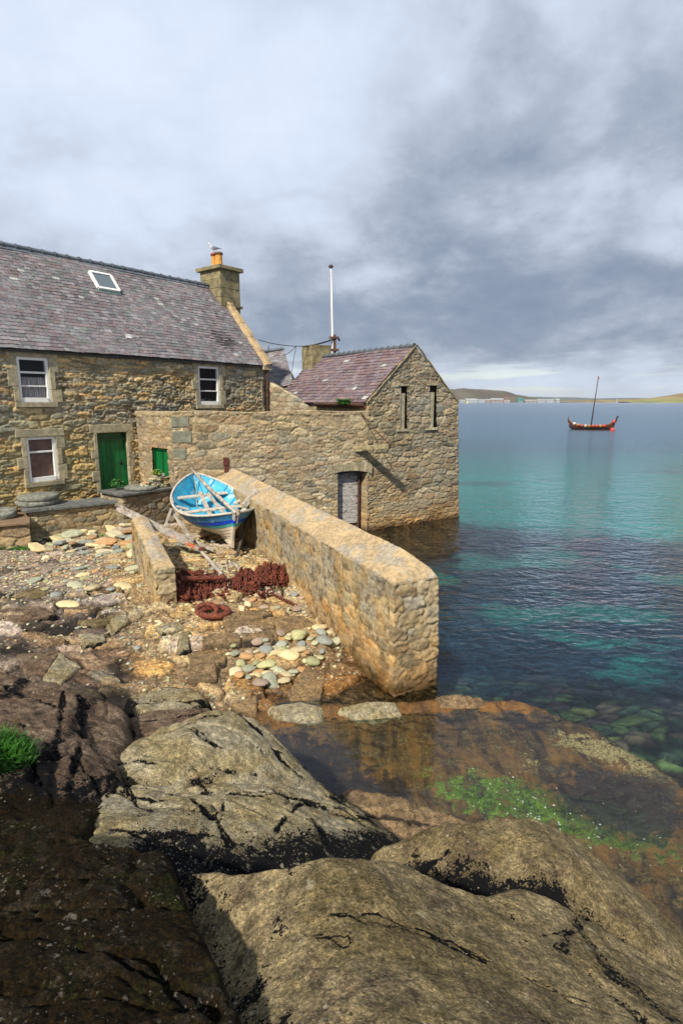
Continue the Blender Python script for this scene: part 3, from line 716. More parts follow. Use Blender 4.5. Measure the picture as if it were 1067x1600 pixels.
# ---------------- store with gable to the sea
store = empty('stone_store', WF.w(2.4, 0, 0), 0, 'small rubble stone store with a gable standing in the sea and a purple slate roof', 'house')
GW = 4.62; GE = 5.02; GA = 7.10
q0, q1 = [rect_sz(WF, q) for q in ([(624, 603), (635, 603), (633, 670), (622, 671)], [(669, 602), (680, 602), (678, 668), (667, 669)])]
print('slits', q0, q1, 'gable right', WF.sz(707, 625), WF.sz(713, 808), 'apex', WF.sz(648, 546))
def store_extra(S, Z, h, c):
    m = sstep(Z + 0.25*fbm(S*1.2, Z, 410, 2), 1.5, 0.9)[..., None]
    c = c*(1 + m*np.array((0.08, 0.0, -0.12)))
    f = sstep(fbm(S*1.2, Z*1.4, 412, 3), 0.0, 0.4)[..., None]*sstep(Z, 4.4, 3.4)[..., None]*0.6
    c = c*(1-f) + np.array((0.33, 0.28, 0.20))*f; h = h*(1-0.3*f[..., 0])
    return h, c
GT = lambda s: GE + (GA-GE)*(1 - abs(s-GW/2)/(GW/2))
masonry('gable_wall', WF, -0.02, GW, -1.6, GT, [q0, q1], 0.028, 0.40, 0.10, 0.042, 33, PAL_YARD*np.array((1.02, 0.98, 0.92)), (0.02, 0.24), (0.27, 0.22, 0.15), M['sea_wall'], store, 0.5, 0.6, extra=store_extra, shear=0.062, p=3.2, big=0.36, pv=.38)
WR = Frame(*WF.w(GW, 0, 0)[:2], -WF.n[0], -WF.n[1])
masonry('side_wall', WR, 0.05, 7.6, -1.6, lambda s: GE, (), 0.07, 0.32, 0.13, 0.04, 34, PAL_YARD, mat=M['sea_wall'], parent=store, thick=0.5, batter=-0.0)
WL = Frame(*WF.w(0, -7.6, 0)[:2], WF.n[0], WF.n[1])
masonry('side_wall', WL, 0.0, 7.55, -0.5, lambda s: GE, (), 0.09, 0.32, 0.13, 0.04, 35, PAL_YARD, mat=M['yard'], parent=store, thick=0.5)
for kk, q in enumerate((q0, q1)):
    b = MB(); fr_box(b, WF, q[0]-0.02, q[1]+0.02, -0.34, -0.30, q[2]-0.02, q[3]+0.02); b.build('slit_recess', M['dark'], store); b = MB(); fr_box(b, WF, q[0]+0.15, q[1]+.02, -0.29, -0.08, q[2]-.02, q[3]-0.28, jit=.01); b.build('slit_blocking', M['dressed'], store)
    b = MB(); fr_box(b, WF, q[0]+0.06, q[0]+0.11, -0.1, -0.02, q[2], q[3])
    z = q[2] + 0.04
    while z < q[3]-0.05: fr_box(b, WF, q[0]-0.02, q[0]+0.06, -0.09, -0.03, z, z+0.05); z += 0.105
    b.build('slit_louvre', M['timber'], store)
    b = MB(); fr_box(b, WF, q[0]-0.06, q[1]+0.12, -0.1, 0.02, q[3], q[3]+0.07, jit=0.008); b.build('slit_lintel', M['dressed'], store); b = MB(); fr_box(b, WF, q[0]-0.08, q[1]+0.16, -0.1, 0.05, q[2]-0.08, q[2], jit=0.012, seed=kk+3); b.build('slit_sill', M['dressed'], store)
# store roof
slope = np.array((WF.d[0]*(GW/2), WF.d[1]*(GW/2), GA-GE)); ov = 0.16; SLn = np.linalg.norm(slope); su_ = slope/SLn
DUw = -np.array((WF.n[0], WF.n[1], 0.0))
oL = np.array(WF.w(0, -0.10, GE+0.02)) - su_*ov
store_roof = slates('roof', oL, DUw, su_, 7.5, SLn+ov+0.03, 0.36, 0.19, 7, pal=np.array([(0.19, 0.125, 0.135), (0.22, 0.145, 0.15), (0.17, 0.125, 0.145), (0.20, 0.16, 0.175), (0.235, 0.165, 0.16)])*0.9, parent=store, white=0.035, lift=0.024)
su2 = su_.copy(); su2[:2] = -su2[:2]; oR = np.array(WF.w(GW, -0.10, GE+0.02)) - su2*0.1
slates('roof_back', oR, DUw, su2, 7.5, SLn+0.12, 0.36, 0.19, 8, parent=store, lift=0.02)
b = MB(); k = 0
while k*0.40 < 7.3:
    b.tube([WF.w(GW/2, -0.12-k*0.40, GA+0.05), WF.w(GW/2, -0.51-k*0.40, GA+0.05)], [0.085, 0.08], 10)
    b.tube([WF.w(GW/2, -0.12-k*0.40, GA+0.055), WF.w(GW/2, -0.17-k*0.40, GA+0.055)], 0.105, 10); k += 1
b.build('ridge_tiles', M['ridge'], store_roof)
# verge mortar on the gable
for sgn, nm in ((1, 'verge_mortar'), (-1, 'verge_mortar')):
    b = MB()
    a = WF.w(-0.14, 0, GE-0.10) if sgn > 0 else WF.w(GW+0.10, 0, GE-0.06); e = WF.w(GW/2, 0, GA+0.07)
    P0 = Vector(a); P1 = Vector(e); nn = 18
    pts = [P0.lerp(P1, i/nn) + Vector((rx.uniform(-.012, .012), rx.uniform(-.012, .012), rx.uniform(-.012, .012))) for i in range(nn+1)]
    b.tube(pts, [0.035+rx.uniform(-.01, .01) for _ in pts], 6); b.build(nm, M['chimney'], store)
# end chimney of the store
b = MB(); ashlar(b, WF, GW/2-0.62, GW/2+0.45, -7.7, -6.75, GE+0.9, GA+0.52, 4, 9); fr_box(b, WF, GW/2-0.6, GW/2+0.43, -7.68, -6.77, GE+0.8, GA+0.52)
sc_ = b.build('chimney', M['chimney'], store); md = sc_.modifiers.new('bev', 'BEVEL'); md.width = 0.015; md.segments = 2
b = MB(); fr_box(b, WF, GW/2-0.64, GW/2+0.47, -7.72, -6.73, GA+0.52, GA+0.58, jit=0.01); b.build('chimney_cap', M['chimney'], sc_)
# eaves gutter of the store
b = MB(); g0 = WF.w(-0.17, -0.15, GE-0.14); g1 = WF.w(-0.17, -3.6, GE-0.12)
b.tube([g0, g1], 0.06, 8); b.tube([WF.w(-0.05, -0.15, GE-0.22), WF.w(-0.05, -3.6, GE-0.20)], 0.07, 6)
b.build('gutter', M['rust_brown'], store)
# rear house with slate roof
rear = empty('rear_house', (-4.5, 33, 2), 0, 'house behind, only its slate roof showing between chimney gable and store', 'house')
Rr = PY(444, 546, 34.0); Re = PY(459, 601, 31.6)
dvr = np.array(Rr) - np.array(Re); LR = float(np.linalg.norm(dvr)); dvr /= LR
dur = np.array((1.0, 0.0, 0)); dur -= dvr*(dur @ dvr); dur /= np.linalg.norm(dur)
slates('roof', np.array(Re) - dur*7, dur, dvr, 7.0, LR, 0.26, 0.17, 15, parent=rear, white=0.01)
b = MB(); b.tube([np.array(Rr) - dur*7 + np.array((0, 0, .05)), np.array(Rr) + np.array((0, 0, .05))], 0.1, 8)
b.tube([np.array(Rr) - dur*0.9 + np.array((0, 0, .1)), np.array(Rr) - dur*0.9 + np.array((0, 0, .35))], [0.06, 0.02], 6)
b.build('ridge_tiles', M['ridge'], rear)
b = MB(); z_ = Re[2]; b.add([tuple(np.array(Re) - dur*7 + np.array((0, .1, -.05))), tuple(np.array(Re) + np.array((0, .1, -.05))), (Re[0], Re[1]+.1, 1.5), (Re[0]-7, Re[1]+.1, 1.5),
       (Re[0], Rr[1]+2.4, z_), (Re[0], Rr[1]+2.4, 1.5), (Rr[0]-0.3, Rr[1], Rr[2]-0.1), (Re[0]-7, Rr[1]+2.4, z_), (Re[0]-7, Rr[1]+2.4, 1.5), (Rr[0]-7, Rr[1], Rr[2]-0.1)], [(0, 3, 2, 1), (1, 2, 5, 4, 6), (0, 3, 8, 7, 9), (7, 4, 5, 8), (7, 9, 6, 4)])
b.build('wall', M['dressed'], rear)

# ---------------- free-standing slip walls
def freewall(name, a, bb, width, zb, za, zbk, ridge_off, ridge_h, hip, pal, mat, cmat, label, seed, step=0.03, depth=0.03, bat=0.03, su=0.34, sv=0.2, render=0.0):
    """a: near-left corner, bb: far-left corner; left face, near end, right face and coping"""
    a = np.array(a[:2]); bb = np.array(bb[:2]); L = float(np.linalg.norm(bb-a)); d = (bb-a)/L
    root = empty(name, (a[0], a[1], 0), 0, label, 'wall')
    FL = Frame(bb[0], bb[1], -d[0], -d[1]); nr = -FL.n
    top = lambda t: za + (zbk-za)*t/L
    def ex(S, Z, h, c):
        g = sstep(fbm(S*1.0+seed, Z*1.6, seed+5, 4), -0.15-render, 0.35-render)[..., None]*0.72
        k = sstep(fbm(S*4, Z*5, seed+8, 3), -0.25, 0.15)[..., None]
        g = g*k
        col = np.array((0.42, 0.33, 0.195))*(1 + 0.12*fbm(S*7, Z*9, seed+6, 3))[..., None]
        c = c*(1-g) + col*g; h = h + 0.012
        m1 = sstep(fbm(S*1.7, Z*2.2, seed+11, 5), 0.05, 0.22)[..., None]; c = c*(1-.55*m1) + np.array((0.27, 0.25, 0.20))*.55*m1
        m2 = sstep(fbm(S*3.2+9, Z*3.9, seed+12, 5), 0.14, 0.30)[..., None]; c = c*(1-m2*np.array((.06, .18, .36)))
        m3 = sstep(fbm(S*5+2, Z*6, seed+13, 4), 0.20, 0.30)[..., None]; c = c*(1-.45*m3)
        return h*(1-0.6*g[..., 0]) + 0.004*g[..., 0], c
    masonry('side_face', FL, 0, L-0.09, zb, lambda s: top(L-s), (), step, su, sv, depth, seed, pal, (0.02, 0.24), (0.34, 0.26, 0.155), mat, root, width/2-0.01, 0.5, batter=bat, extra=ex, p=2.5, bulge=0.03)
    FE = Frame(a[0], a[1], nr[0], nr[1])
    masonry('end_face', FE, -0.012, width + 0.012, zb, lambda s: za, (), step, 0.46, 0.25, depth*2.0, seed+1, pal*0.95, (0.02, 0.14), (0.33, 0.26, 0.16), mat, root, 0.25, 0.9, batter=bat, extra=lambda S, Z, h, c: (h + 0.035, c*(1+.25*fbm(S*5, Z*5, seed+9, 4))[..., None]), p=3.5, pv=.35)
    e = a + nr*width; FRr = Frame(e[0], e[1], d[0], d[1])
    masonry('side_face', FRr, 0.09, L, zb, lambda s: top(s), (), step*1.6, su, sv, depth, seed+2, pal, (0.02, 0.24), (0.30, 0.24, 0.15), mat, root, width/2-0.01, 0.5, batter=bat, p=2.5)
    nu = int((L+0.06)/step); nv = max(6, int((width+0.1)/step)); u = np.linspace(0.008, L, nu+1); v = np.linspace(0.008, width-0.008, nv+1)
    U, Vv = np.meshgrid(u, v, indexing='ij'); U = U + 0.005*fbm(U*3, Vv*3, seed+21, 3); Vw = Vv + 0.006*fbm(U*2.2, Vv*0+seed, seed+22, 4)
    prof = np.where(Vw < ridge_off, ridge_h*Vw/ridge_off, ridge_h*(1 - 0.75*(Vw-ridge_off)/max(0.01, width-ridge_off)))
    prof = np.minimum(prof, np.maximum(0, U)/hip*ridge_h) if hip > 0 else prof
    edge = np.minimum(np.minimum(Vw-0.008, width-0.008-Vw), U-0.008)
    prof = prof - 0.02*(1 - np.clip(edge/0.03, 0, 1))**2 + 0.014*np.clip(edge/.1, 0, 1)*fbm(U*2, Vw*3, seed+24, 5) + 0.008*fbm(U*12, Vw*12, seed+25, 3)
    Z = top(np.clip(U, 0, L)) + prof + 0.012
    V = np.stack([a[0] + d[0]*U + nr[0]*Vw, a[1] + d[1]*U + nr[1]*Vw, Z], -1)
    idx = np.arange((nu+1)*(nv+1)).reshape(nu+1, nv+1)
    Vf = V.reshape(-1, 3); F = np.stack([idx[:-1, :-1], idx[:-1, 1:], idx[1:, 1:], idx[1:, :-1]], -1).reshape(-1, 4)
    ring = np.concatenate([idx[:, 0], idx[-1, 1:], idx[::-1, -1][1:], idx[0, ::-1][1:-1]]); Vb = Vf[ring].copy(); Vb[:, 2] -= 0.05
    n0 = len(Vf); m = len(ring); k0 = np.arange(m); k1 = (k0+1) % m
    F = np.vstack([F, np.stack([ring[k1], ring[k0], n0+k0, n0+k1], -1)])
    c = np.array((0.42, 0.31, 0.18))*(1 + 0.2*fbm(U*3, Vw*3, seed+30, 5))[..., None]
    pt = sstep(fbm(U*1.5+4, Vw*2, seed+31, 5), 0.05, 0.25)[..., None]; c = c*(1-pt*0.6) + np.array((0.30, 0.285, 0.25))*pt*0.6
    C = np.vstack([c.reshape(-1, 3), c.reshape(-1, 3)[ring]])
    mesh_obj('coping', np.vstack([Vf, Vb]), F, cmat, root, C)
    return root
freewall('slip_wall', (0.87, 9.1), (-4.39, 19.75), 0.90, -1.2, 2.0, 2.34, 0.62, 0.34, 0.72, PAL_SLIP, M['slip_wall'], M['coping'],
         'long ochre stone slip wall with sloping top ending in the water', 51, 0.026, 0.020, 0.03, 0.44, 0.23)
freewall('low_slip_wall', (-3.90, 11.45), (-5.45, 14.5), 0.40, 0.3, 1.56, 1.98, 0.2, 0.06, 0.5, PAL_SLIP*0.95, M['slip_wall'], M['coping'],
         'short low stone wall with rounded end left of the blue boat', 61, 0.024, 0.02, 0.02, 0.5, 0.4, render=0.35)

# ---------------- terrace below the house
ter = empty('terrace', P(120, 800, 1.2), 0, 'low stone terrace with dark flagstone edge in front of the green door', 'terrace')
A1 = np.array(P(45, 797, 1.80)); A2 = np.array(P(203, 779, 1.86)); A3 = np.array(P(190, 772, 2.10)); A4 = np.array(P(279, 760, 2.10))
A0 = A1 + (A1-A2)*0.9
TF = Frame(A1[0], A1[1], A2[0]-A1[0], A2[1]-A1[1]); LT = float(np.linalg.norm((A2-A1)[:2]))
masonry('terrace_wall', TF, -0.0, LT+0.3, 0.4, lambda s: 1.72, (), 0.03, 0.4, 0.18, 0.04, 71, PAL_YARD*0.85, (0.02, 0.24), (0.20, 0.165, 0.11), M['yard'], ter, 0.3, 0.5)
TF2 = Frame(A3[0], A3[1], A4[0]-A3[0], A4[1]-A3[1]); LT2 = float(np.linalg.norm((A4-A3)[:2]))
masonry('terrace_wall', TF2, 0.03, LT2+1.2, 0.4, lambda s: 1.98, (), 0.03, 0.36, 0.2, 0.04, 72, PAL_YARD*0.8, (0.02, 0.24), (0.17, 0.14, 0.10), M['yard'], ter, 0.3, 0.5)
TF3 = Frame(*TF2.w(0.03, -1.4, 0)[:2], TF2.n[0], TF2.n[1])
masonry('terrace_wall', TF3, 0, 1.35, 0.4, lambda s: 1.98, (), 0.03, 0.36, 0.2, 0.04, 73, PAL_YARD, parent=ter, thick=0.3, mat=M['yard'])
def slab_run(fr, s0, s1, n0, n1, z, n, seed, name, parent, m, th=0.09):
    r = random.Random(seed); b = MB(); a = s0
    for k in range(n):
        w = (s1-s0)/n; e = r.uniform(-0.03, 0.03)
        fr_box(b, fr, a+0.008, a+w-0.008, n0, n1+e, z-th+r.uniform(-.01, .01), z+r.uniform(-.008, .008), jit=0.012, seed=seed*13+k); a += w
    o = b.build(name, m, parent); md = o.modifiers.new('bev', 'BEVEL'); md.width = 0.012; md.segments = 2
    return o
slab_run(TF, -0.15, LT+0.12, -1.1, 0.10, 1.82, 4, 3, 'flagstone_edge', ter, M['slab'], 0.09)
slab_run(TF2, -0.08, LT2+0.1, -1.3, 0.10, 2.10, 2, 4, 'flagstone_edge', ter, M['slab'], 0.08)
FILLV = [(A1[0]-.1, A1[1]+.35, 1.70), (A2[0]-.1, A2[1]+.35, 1.70), HF.w(1.5, 0.2, 1.70), HF.w(-3.2, 0.2, 1.70), HF.w(-4.0, 0.25, 1.70)]
# left lower bench step
b = MB(); B1 = P(-60, 826, 1.58); B2 = P(46, 816, 1.60); BF = Frame(B1[0], B1[1], B2[0]-B1[0], B2[1]-B1[1]); LB = math.dist(B1[:2], B2[:2])
masonry('step_wall', BF, -1.5, LB, 0.3, lambda s: 1.52, (), 0.03, 0.7, 0.3, 0.05, 75, PAL_YARD*0.95, parent=ter, thick=0.3, mat=M['yard'])
slab_run(BF, -1.5, LB+0.02, -1.9, 0.07, 1.60, 3, 6, 'step_slab', ter, mat_plain('brown_step_slab', (0.20, 0.13, 0.075), 0.85, 0.3, 5, 0.4, 0.01), 0.07)

# ================================================================== SHORE GROUND
def rock_mat(name, c1, c2, c3, black=0.5, pale=0.5, moss=0.0, rough=0.85, orange=0.0, fine=1.0, palec=(0.42, 0.37, 0.26), wet_z=None):
    """bedrock: mottled base, black tar lichen, pale and ochre lichen discs, moss. Vertex colour Col = (black, pale, moss) bias"""
    m, t, b = principled(name)
    at = t.new('ShaderNodeAttribute'); at.attribute_name = 'Col'; R, G, B = t.sep(at.outputs['Color'])
    pos = t.new('ShaderNodeNewGeometry').outputs['Position']
    st = t.vmath('MULTIPLY', pos, (1.0, 1.0, 2.5))
    n1 = t.noise(st, 1.6, 8, 0.62, 0.6); n2 = t.noise(pos, 9*fine, 8, 0.68, 0.3); n3 = t.noise(pos, 60*fine, 5, 0.7); n4 = t.noise(t.vmath('ADD', pos, (9.0, 3.0, 1.0)), 3.2, 8, 0.68, 0.8)
    c = t.mix(t.ramp(n1, 0.36, 0.64), c1, c2)
    c = t.mix(t.math('MULTIPLY', t.ramp(n4, 0.50, 0.66), 0.85), c, c3)
    c = t.mix(1.0, c, t.mix(t.ramp(n2, 0.32, 0.68), (0.55, 0.55, 0.56), (1.35, 1.33, 1.28)), 'MULTIPLY')
    c = t.mix(1.0, c, t.mix(t.ramp(n3, 0.3, 0.7), (0.62, 0.62, 0.62), (1.32, 1.3, 1.3)), 'MULTIPLY')
    if orange:
        n6 = t.noise(t.vmath('ADD', pos, (5.0, 13.0, 1.0)), 2.4, 6, 0.6, 0.8)
        c = t.mix(t.math('MULTIPLY', t.ramp(n6, 0.54, 0.7), orange), c, (0.36, 0.15, 0.04))
    gv = t.new('ShaderNodeTexVoronoi'); t.l.new(pos, gv.inputs['Vector']); gv.inputs['Scale'].default_value = 110*fine
    gr_ = t.sep(gv.outputs['Color'])[0]
    c = t.mix(1.0, c, t.mix(gr_, (0.66, 0.66, 0.66), (1.36, 1.35, 1.33)), 'MULTIPLY')
    n7 = t.noise(t.vmath('ADD', pos, (2.0, 8.0, 5.0)), 22*fine, 7, 0.75)
    c = t.mix(t.math('MULTIPLY', t.ramp(n7, 0.54, 0.60), 0.55), c, t.mix(1.0, c, (1.9, 1.75, 1.4), 'MULTIPLY'))
    c = t.mix(t.math('MULTIPLY', t.ramp(n7, 0.46, 0.40), 0.55), c, t.mix(1.0, c, (0.45, 0.42, 0.40), 'MULTIPLY'))
    # black pits and tar lichen, crisp
    nb = t.math('ADD', t.math('MULTIPLY', n2, 0.35), t.math('ADD', t.math('MULTIPLY', n7, 0.45), t.math('MULTIPLY', gr_, 0.11))); nb = t.math('ADD', nb, 0.045)
    thr = t.math('SUBTRACT', 0.60, t.math('MULTIPLY', t.math('SUBTRACT', t.math('MINIMUM', R, 0.85), 0.5), 0.62))
    bl = t.ramp(t.math('SUBTRACT', nb, thr), 0.0, 0.02)
    c = t.mix(t.math('MULTIPLY', bl, black), c, (0.007, 0.007, 0.008))
    pits = t.math('MAXIMUM', t.ramp(t.voro(pos, 30*fine, 'F1'), 0.22, 0.14), t.ramp(t.voro(pos, 75*fine, 'F1'), 0.20, 0.12))
    c = t.mix(t.math('MULTIPLY', t.math('MULTIPLY', pits, t.ramp(n2, 0.52, 0.56)), 0.75), c, (0.02, 0.02, 0.02))
    nm = t.math('ADD', B, t.math('MULTIPLY', t.math('SUBTRACT', n2, 0.5), 1.1))
    mo = t.math('MULTIPLY', t.ramp(nm, 0.48, 0.62), moss)
    c = t.mix(mo, c, t.mix(t.ramp(n3, 0.42, 0.62), (0.006, 0.0045, 0.002), t.mix(t.ramp(n4, 0.5, 0.62), (0.024, 0.014, 0.004), (0.022, 0.030, 0.005))))
    lm_ = t.noise(t.vmath('ADD', pos, (17.0, 4.0, 9.0)), 2.6, 5, 0.65)
    for sc, th, amt in ((4.0, 0.20*pale+.05, 0.75*pale), (10.0, 0.26, 0.6), (24.0, 0.26, 0.85), (60.0, 0.27, 0.9)):
        wp = t.vmath('ADD', pos, t.scale(t.noise(pos, sc*2.2, 4, 0.7, 0, 1), 1.1/sc))
        vd = t.voro(wp, sc, 'F1'); vc = t.new('ShaderNodeTexVoronoi'); t.l.new(wp, vc.inputs['Vector']); vc.inputs['Scale'].default_value = sc
        rr = t.sep(vc.outputs['Color'])[0]
        on = t.math('MULTIPLY', t.ramp(vd, th, th-0.10), t.ramp(t.math('SUBTRACT', rr, t.math('MULTIPLY', t.math('SUBTRACT', G, 0.5), 0.8)), 0.30*pale+0.02, 0.30*pale-0.02))
        on = t.math('MULTIPLY', on, t.ramp(lm_, 0.44, 0.54)); c = t.mix(t.math('MULTIPLY', on, amt), c, palec)
    ro = rough
    if wet_z:
        z = t.math('ADD', t.sep(pos)[2], t.math('MULTIPLY', t.math('SUBTRACT', n4, 0.5), 0.6))
        wf = t.ramp(z, wet_z[0], wet_z[1], 1.0, 0.0)
        c = t.mix(wf, c, t.mix(1.0, c, (0.42, 0.28, 0.16), 'MULTIPLY')); ro = t.math('SUBTRACT', rough, t.math('MULTIPLY', wf, 0.5))
    t.put(b.inputs['Base Color'], c); t.put(b.inputs['Roughness'], ro); b.inputs['Specular IOR Level'].default_value = 0.3 if wet_z or rough < .6 else 0.08
    h = t.math('ADD', t.math('MULTIPLY', n2, 0.9), t.math('MULTIPLY', n3, 0.35)); h = t.math('ADD', h, t.math('MULTIPLY', gr_, 0.16)); h = t.math('SUBTRACT', t.math('ADD', h, t.math('MULTIPLY', n7, 0.5)), t.math('MULTIPLY', pits, 0.12))
    t.put(b.inputs['Normal'], t.bump(h, 0.9, 0.035/fine))
    return m
M['rock_grey'] = rock_mat('grey_olive_bedrock', (0.165, 0.13, 0.065), (0.285, 0.23, 0.13), (0.115, 0.085, 0.062), 1.0, 0.5, 0)
M['rock_pale'] = rock_mat('pale_lichened_bedrock', (0.30, 0.25, 0.135), (0.36, 0.325, 0.235), (0.22, 0.165, 0.085), 1.0, 0.8, 0)
M['rock_brown'] = rock_mat('brown_cleft_bedrock', (0.145, 0.10, 0.068), (0.22, 0.165, 0.12), (0.09, 0.062, 0.048), 1.0, 0.35, 0.9)
M['rock_moss_shade'] = rock_mat('shade_darkened_mossy_bedrock', (0.028, 0.021, 0.013), (0.05, 0.04, 0.026), (0.016, 0.012, 0.008), 0.9, 0.6, 0.95, palec=(0.16, 0.14, 0.115))  # mossy bedrock with its shade put into the near-black colours
M['rock_orange'] = rock_mat('wet_orange_rock', (0.29, 0.195, 0.095), (0.235, 0.165, 0.09), (0.14, 0.095, 0.055), 0.9, 0.25, 0, rough=0.45)

def ctrlP(l): return [P(*a) for a in l]
GP = ctrlP([(60, 842, .86), (130, 838, .86), (200, 822, .92), (0, 850, .92), (0, 900, .90), (100, 900, .86), (200, 880, .88), (0, 1000, 0.84), (100, 1000, 0.70), (200, 960, .76), (250, 937, .80),
     (300, 1000, .52), (200, 1050, .42), (100, 1060, .62), (300, 1060, .28), (400, 1062, .12), (500, 1060, .06), (570, 1080, -.03), (420, 1112, 0.03), (330, 1100, .15),
     (447, 905, .66), (350, 905, .78), (300, 885, .86), (400, 855, .84), (350, 850, .88), (520, 1000, .24), (400, 1000, .40), (400, 958, .56), (480, 960, .44), (560, 1040, .08),
     (500, 1150, -.35), (600, 1200, -.6), (700, 1250, -.8)]) + [(-13, 14, .95), (-13, 19, 1.0), (-9, 18, .86), (-9, 9, .9), (-4, 18.5, .9), (-6, 18.6, .9), (-4, 6, .5), (-2, 5, .2), (0, 6, -.5), (-6, 4.5, .8), (3, 4, -.9), (-1, 20.5, .1), (2, 9, -1.0), (1.6, 12, -1.1), (-0.5, 14.5, .3)]
def ground_z(x, y):
    x = np.atleast_1d(np.asarray(x, float)); y = np.atleast_1d(np.asarray(y, float))
    return tps(GP, np.stack([x, y], 1), 0.05)
def gz(x, y): return float(ground_z(x, y)[0])

ys = [3.6]
while ys[-1] < 20.6: ys.append(ys[-1]*1.0024 + 0.004)
ys = np.array(ys); xs = np.arange(-13.5, 2.2, 0.034)
X, Y = np.meshgrid(xs, ys, indexing='ij')
Z0 = ground_z(X.ravel(), Y.ravel()).reshape(X.shape)
# strike of the flags roughly across the slip
ca, sa_ = math.cos(0.18), math.sin(0.18); U = X*ca + Y*sa_; W = -X*sa_ + Y*ca
wu = U + 0.35*fbm(X*0.5, Y*0.5, 900, 3) + 0.07*fbm(X*3, Y*3, 901, 3); wv = W + 0.22*fbm(X*0.6, Y*0.8, 902, 3) + 0.05*fbm(X*3, Y*4, 903, 3)
g1, a1, a2, a3 = cells(wu, wv, 0.62, 0.34, 905, 0.95, 2.6, 0.85)
g2, b1, b2, b3 = cells(wu+4, wv+1, 0.17, 0.10, 915, 0.95, 2.4, 0.85)
slipmask = sstep(U*0 + X + 0.497*(Y-9.1), -3.9, -3.3)          # between the slip walls (right of the low wall)
yard = sstep(Y + 0.6*fbm(X*0.6, Y*0.6, 920, 3), 11.2, 13.0)*(1-slipmask)
flag = sstep(g1, 0.02, 0.16)
big = (a3 > 0.42).astype(float)*(1-yard) + (a3 > 0.85)*yard
rel = flag*big*(0.04 + 0.10*a2) + (1-big*flag)*0.022*sstep(g2, 0.04, 0.3)*b3
tilt = ((a1-0.5)*0.10*(wu % 0.62) + (a2-0.5)*0.10*(wv % 0.34))*big*flag
led = sstep(Y, 13, 10.5)*0.05*np.abs(((W*1.9 + 0.4*fbm(X*0.7, Y*0.9, 931, 3)) % 1.0) - 0.2)
Z = Z0 + rel + tilt + 0.05*fbm(X*1.3, Y*1.3, 930, 4) + 0.022*fbm(X*8, Y*8, 932, 4)*(1+0.5*yard) + led*(1-yard) - 0.05
pal_g = np.array([(0.22, 0.16, 0.105), (0.10, 0.078, 0.066), (0.30, 0.23, 0.15), (0.26, 0.21, 0.165), (0.22, 0.20, 0.15), (0.40, 0.33, 0.28), (0.27, 0.18, 0.10), (0.12, 0.09, 0.072)])
pal_s = np.array([(0.46, 0.32, 0.14), (0.40, 0.29, 0.15), (0.50, 0.37, 0.19), (0.34, 0.24, 0.12), (0.42, 0.34, 0.21)])
cs = pick(pal_g, a1, a2, a3, 0.25); cslip = pick(pal_s, a1, a2, a3, 0.2)
cs = cs*(1-slipmask[..., None]) + cslip*slipmask[..., None]
dirt = np.array((0.125, 0.092, 0.072))*(1-yard[..., None]) + np.array((0.235, 0.19, 0.155))*yard[..., None]
dirt = dirt*(1-slipmask[..., None]) + np.array((0.27, 0.195, 0.11))*slipmask[..., None]
dirt = dirt*(1 + 0.35*(b1[..., None]-0.5)*2*sstep(g2, 0.04, 0.25)[..., None])
fl = (flag*big)[..., None]
c = dirt*(1-fl) + cs*fl
dk = sstep(fbm(X*0.9, Y*1.4, 940, 5), -0.10, 0.20)*(1-slipmask)*sstep(Y, 13.5, 11.5)      # dark seepage and weed staining
c = c*(1 - 0.82*dk)[..., None]
og = sstep(fbm(X*1.1 + 7, Y*1.6, 941, 5), 0.05, 0.30)*sstep(Z0, 0.9, 0.5)
c = c*(1 + og[..., None]*np.array((0.18, 0.0, -0.22)))
jn = (1 - 0.62*(1-sstep(g1, 0.0, 0.09))*(1-yard) - 0.35*(1-sstep(g2, 0.0, 0.12))*(1-flag*big)*(1-0.6*yard)); c = c*jn[..., None]
wetm = sstep(Z0 + 0.10*fbm(X*1.5, Y*1.5, 943, 4), 0.26, 0.04)[..., None]
c = c*(1-wetm) + (c*np.array((0.42, 0.30, 0.20)))*wetm
wh = ((a1 > 0.86)*flag*big*sstep(Z0, 0.15, 0.4)*sstep(fbm(X*3, Y*3, 942, 4), -.35, -.05))[..., None]
c = c*(1-wh*0.7) + np.array((0.42, 0.36, 0.33))*wh*0.7
gr = (sstep(fbm(X*1.2, Y*1.2, 945, 4), 0.15, 0.35)*sstep(X, -8.2, -9.2)*sstep(Y, 12.5, 14)*sstep(g2, 0.25, 0.05))[..., None]
c = np.clip(c, 0.006, 0.7)
idx = np.arange(X.size).reshape(X.shape)
F = np.stack([idx[:-1, :-1], idx[1:, :-1], idx[1:, 1:], idx[:-1, 1:]], -1).reshape(-1, 4)
mg, tg, bgd = principled('shore_ground')
at = tg.new('ShaderNodeAttribute'); at.attribute_name = 'Col'; pos = tg.new('ShaderNodeNewGeometry').outputs['Position']
n2 = tg.noise(pos, 11, 8, 0.68); n3 = tg.noise(pos, 70, 4, 0.7)
cc = tg.mix(1.0, at.outputs['Color'], tg.mix(tg.ramp(n2, 0.3, 0.7), (0.55, 0.55, 0.56), (1.4, 1.36, 1.3)), 'MULTIPLY')
cc = tg.mix(1.0, cc, tg.mix(tg.ramp(n3, 0.3, 0.7), (0.6, 0.6, 0.6), (1.35, 1.35, 1.35)), 'MULTIPLY')
gvv = tg.new('ShaderNodeTexVoronoi'); tg.l.new(pos, gvv.inputs['Vector']); gvv.inputs['Scale'].default_value = 34; cc = tg.mix(1.0, cc, tg.mix(tg.sep(gvv.outputs['Color'])[0], (0.55, 0.55, 0.55), (1.5, 1.47, 1.4)), 'MULTIPLY')
tg.put(bgd.inputs['Base Color'], cc)
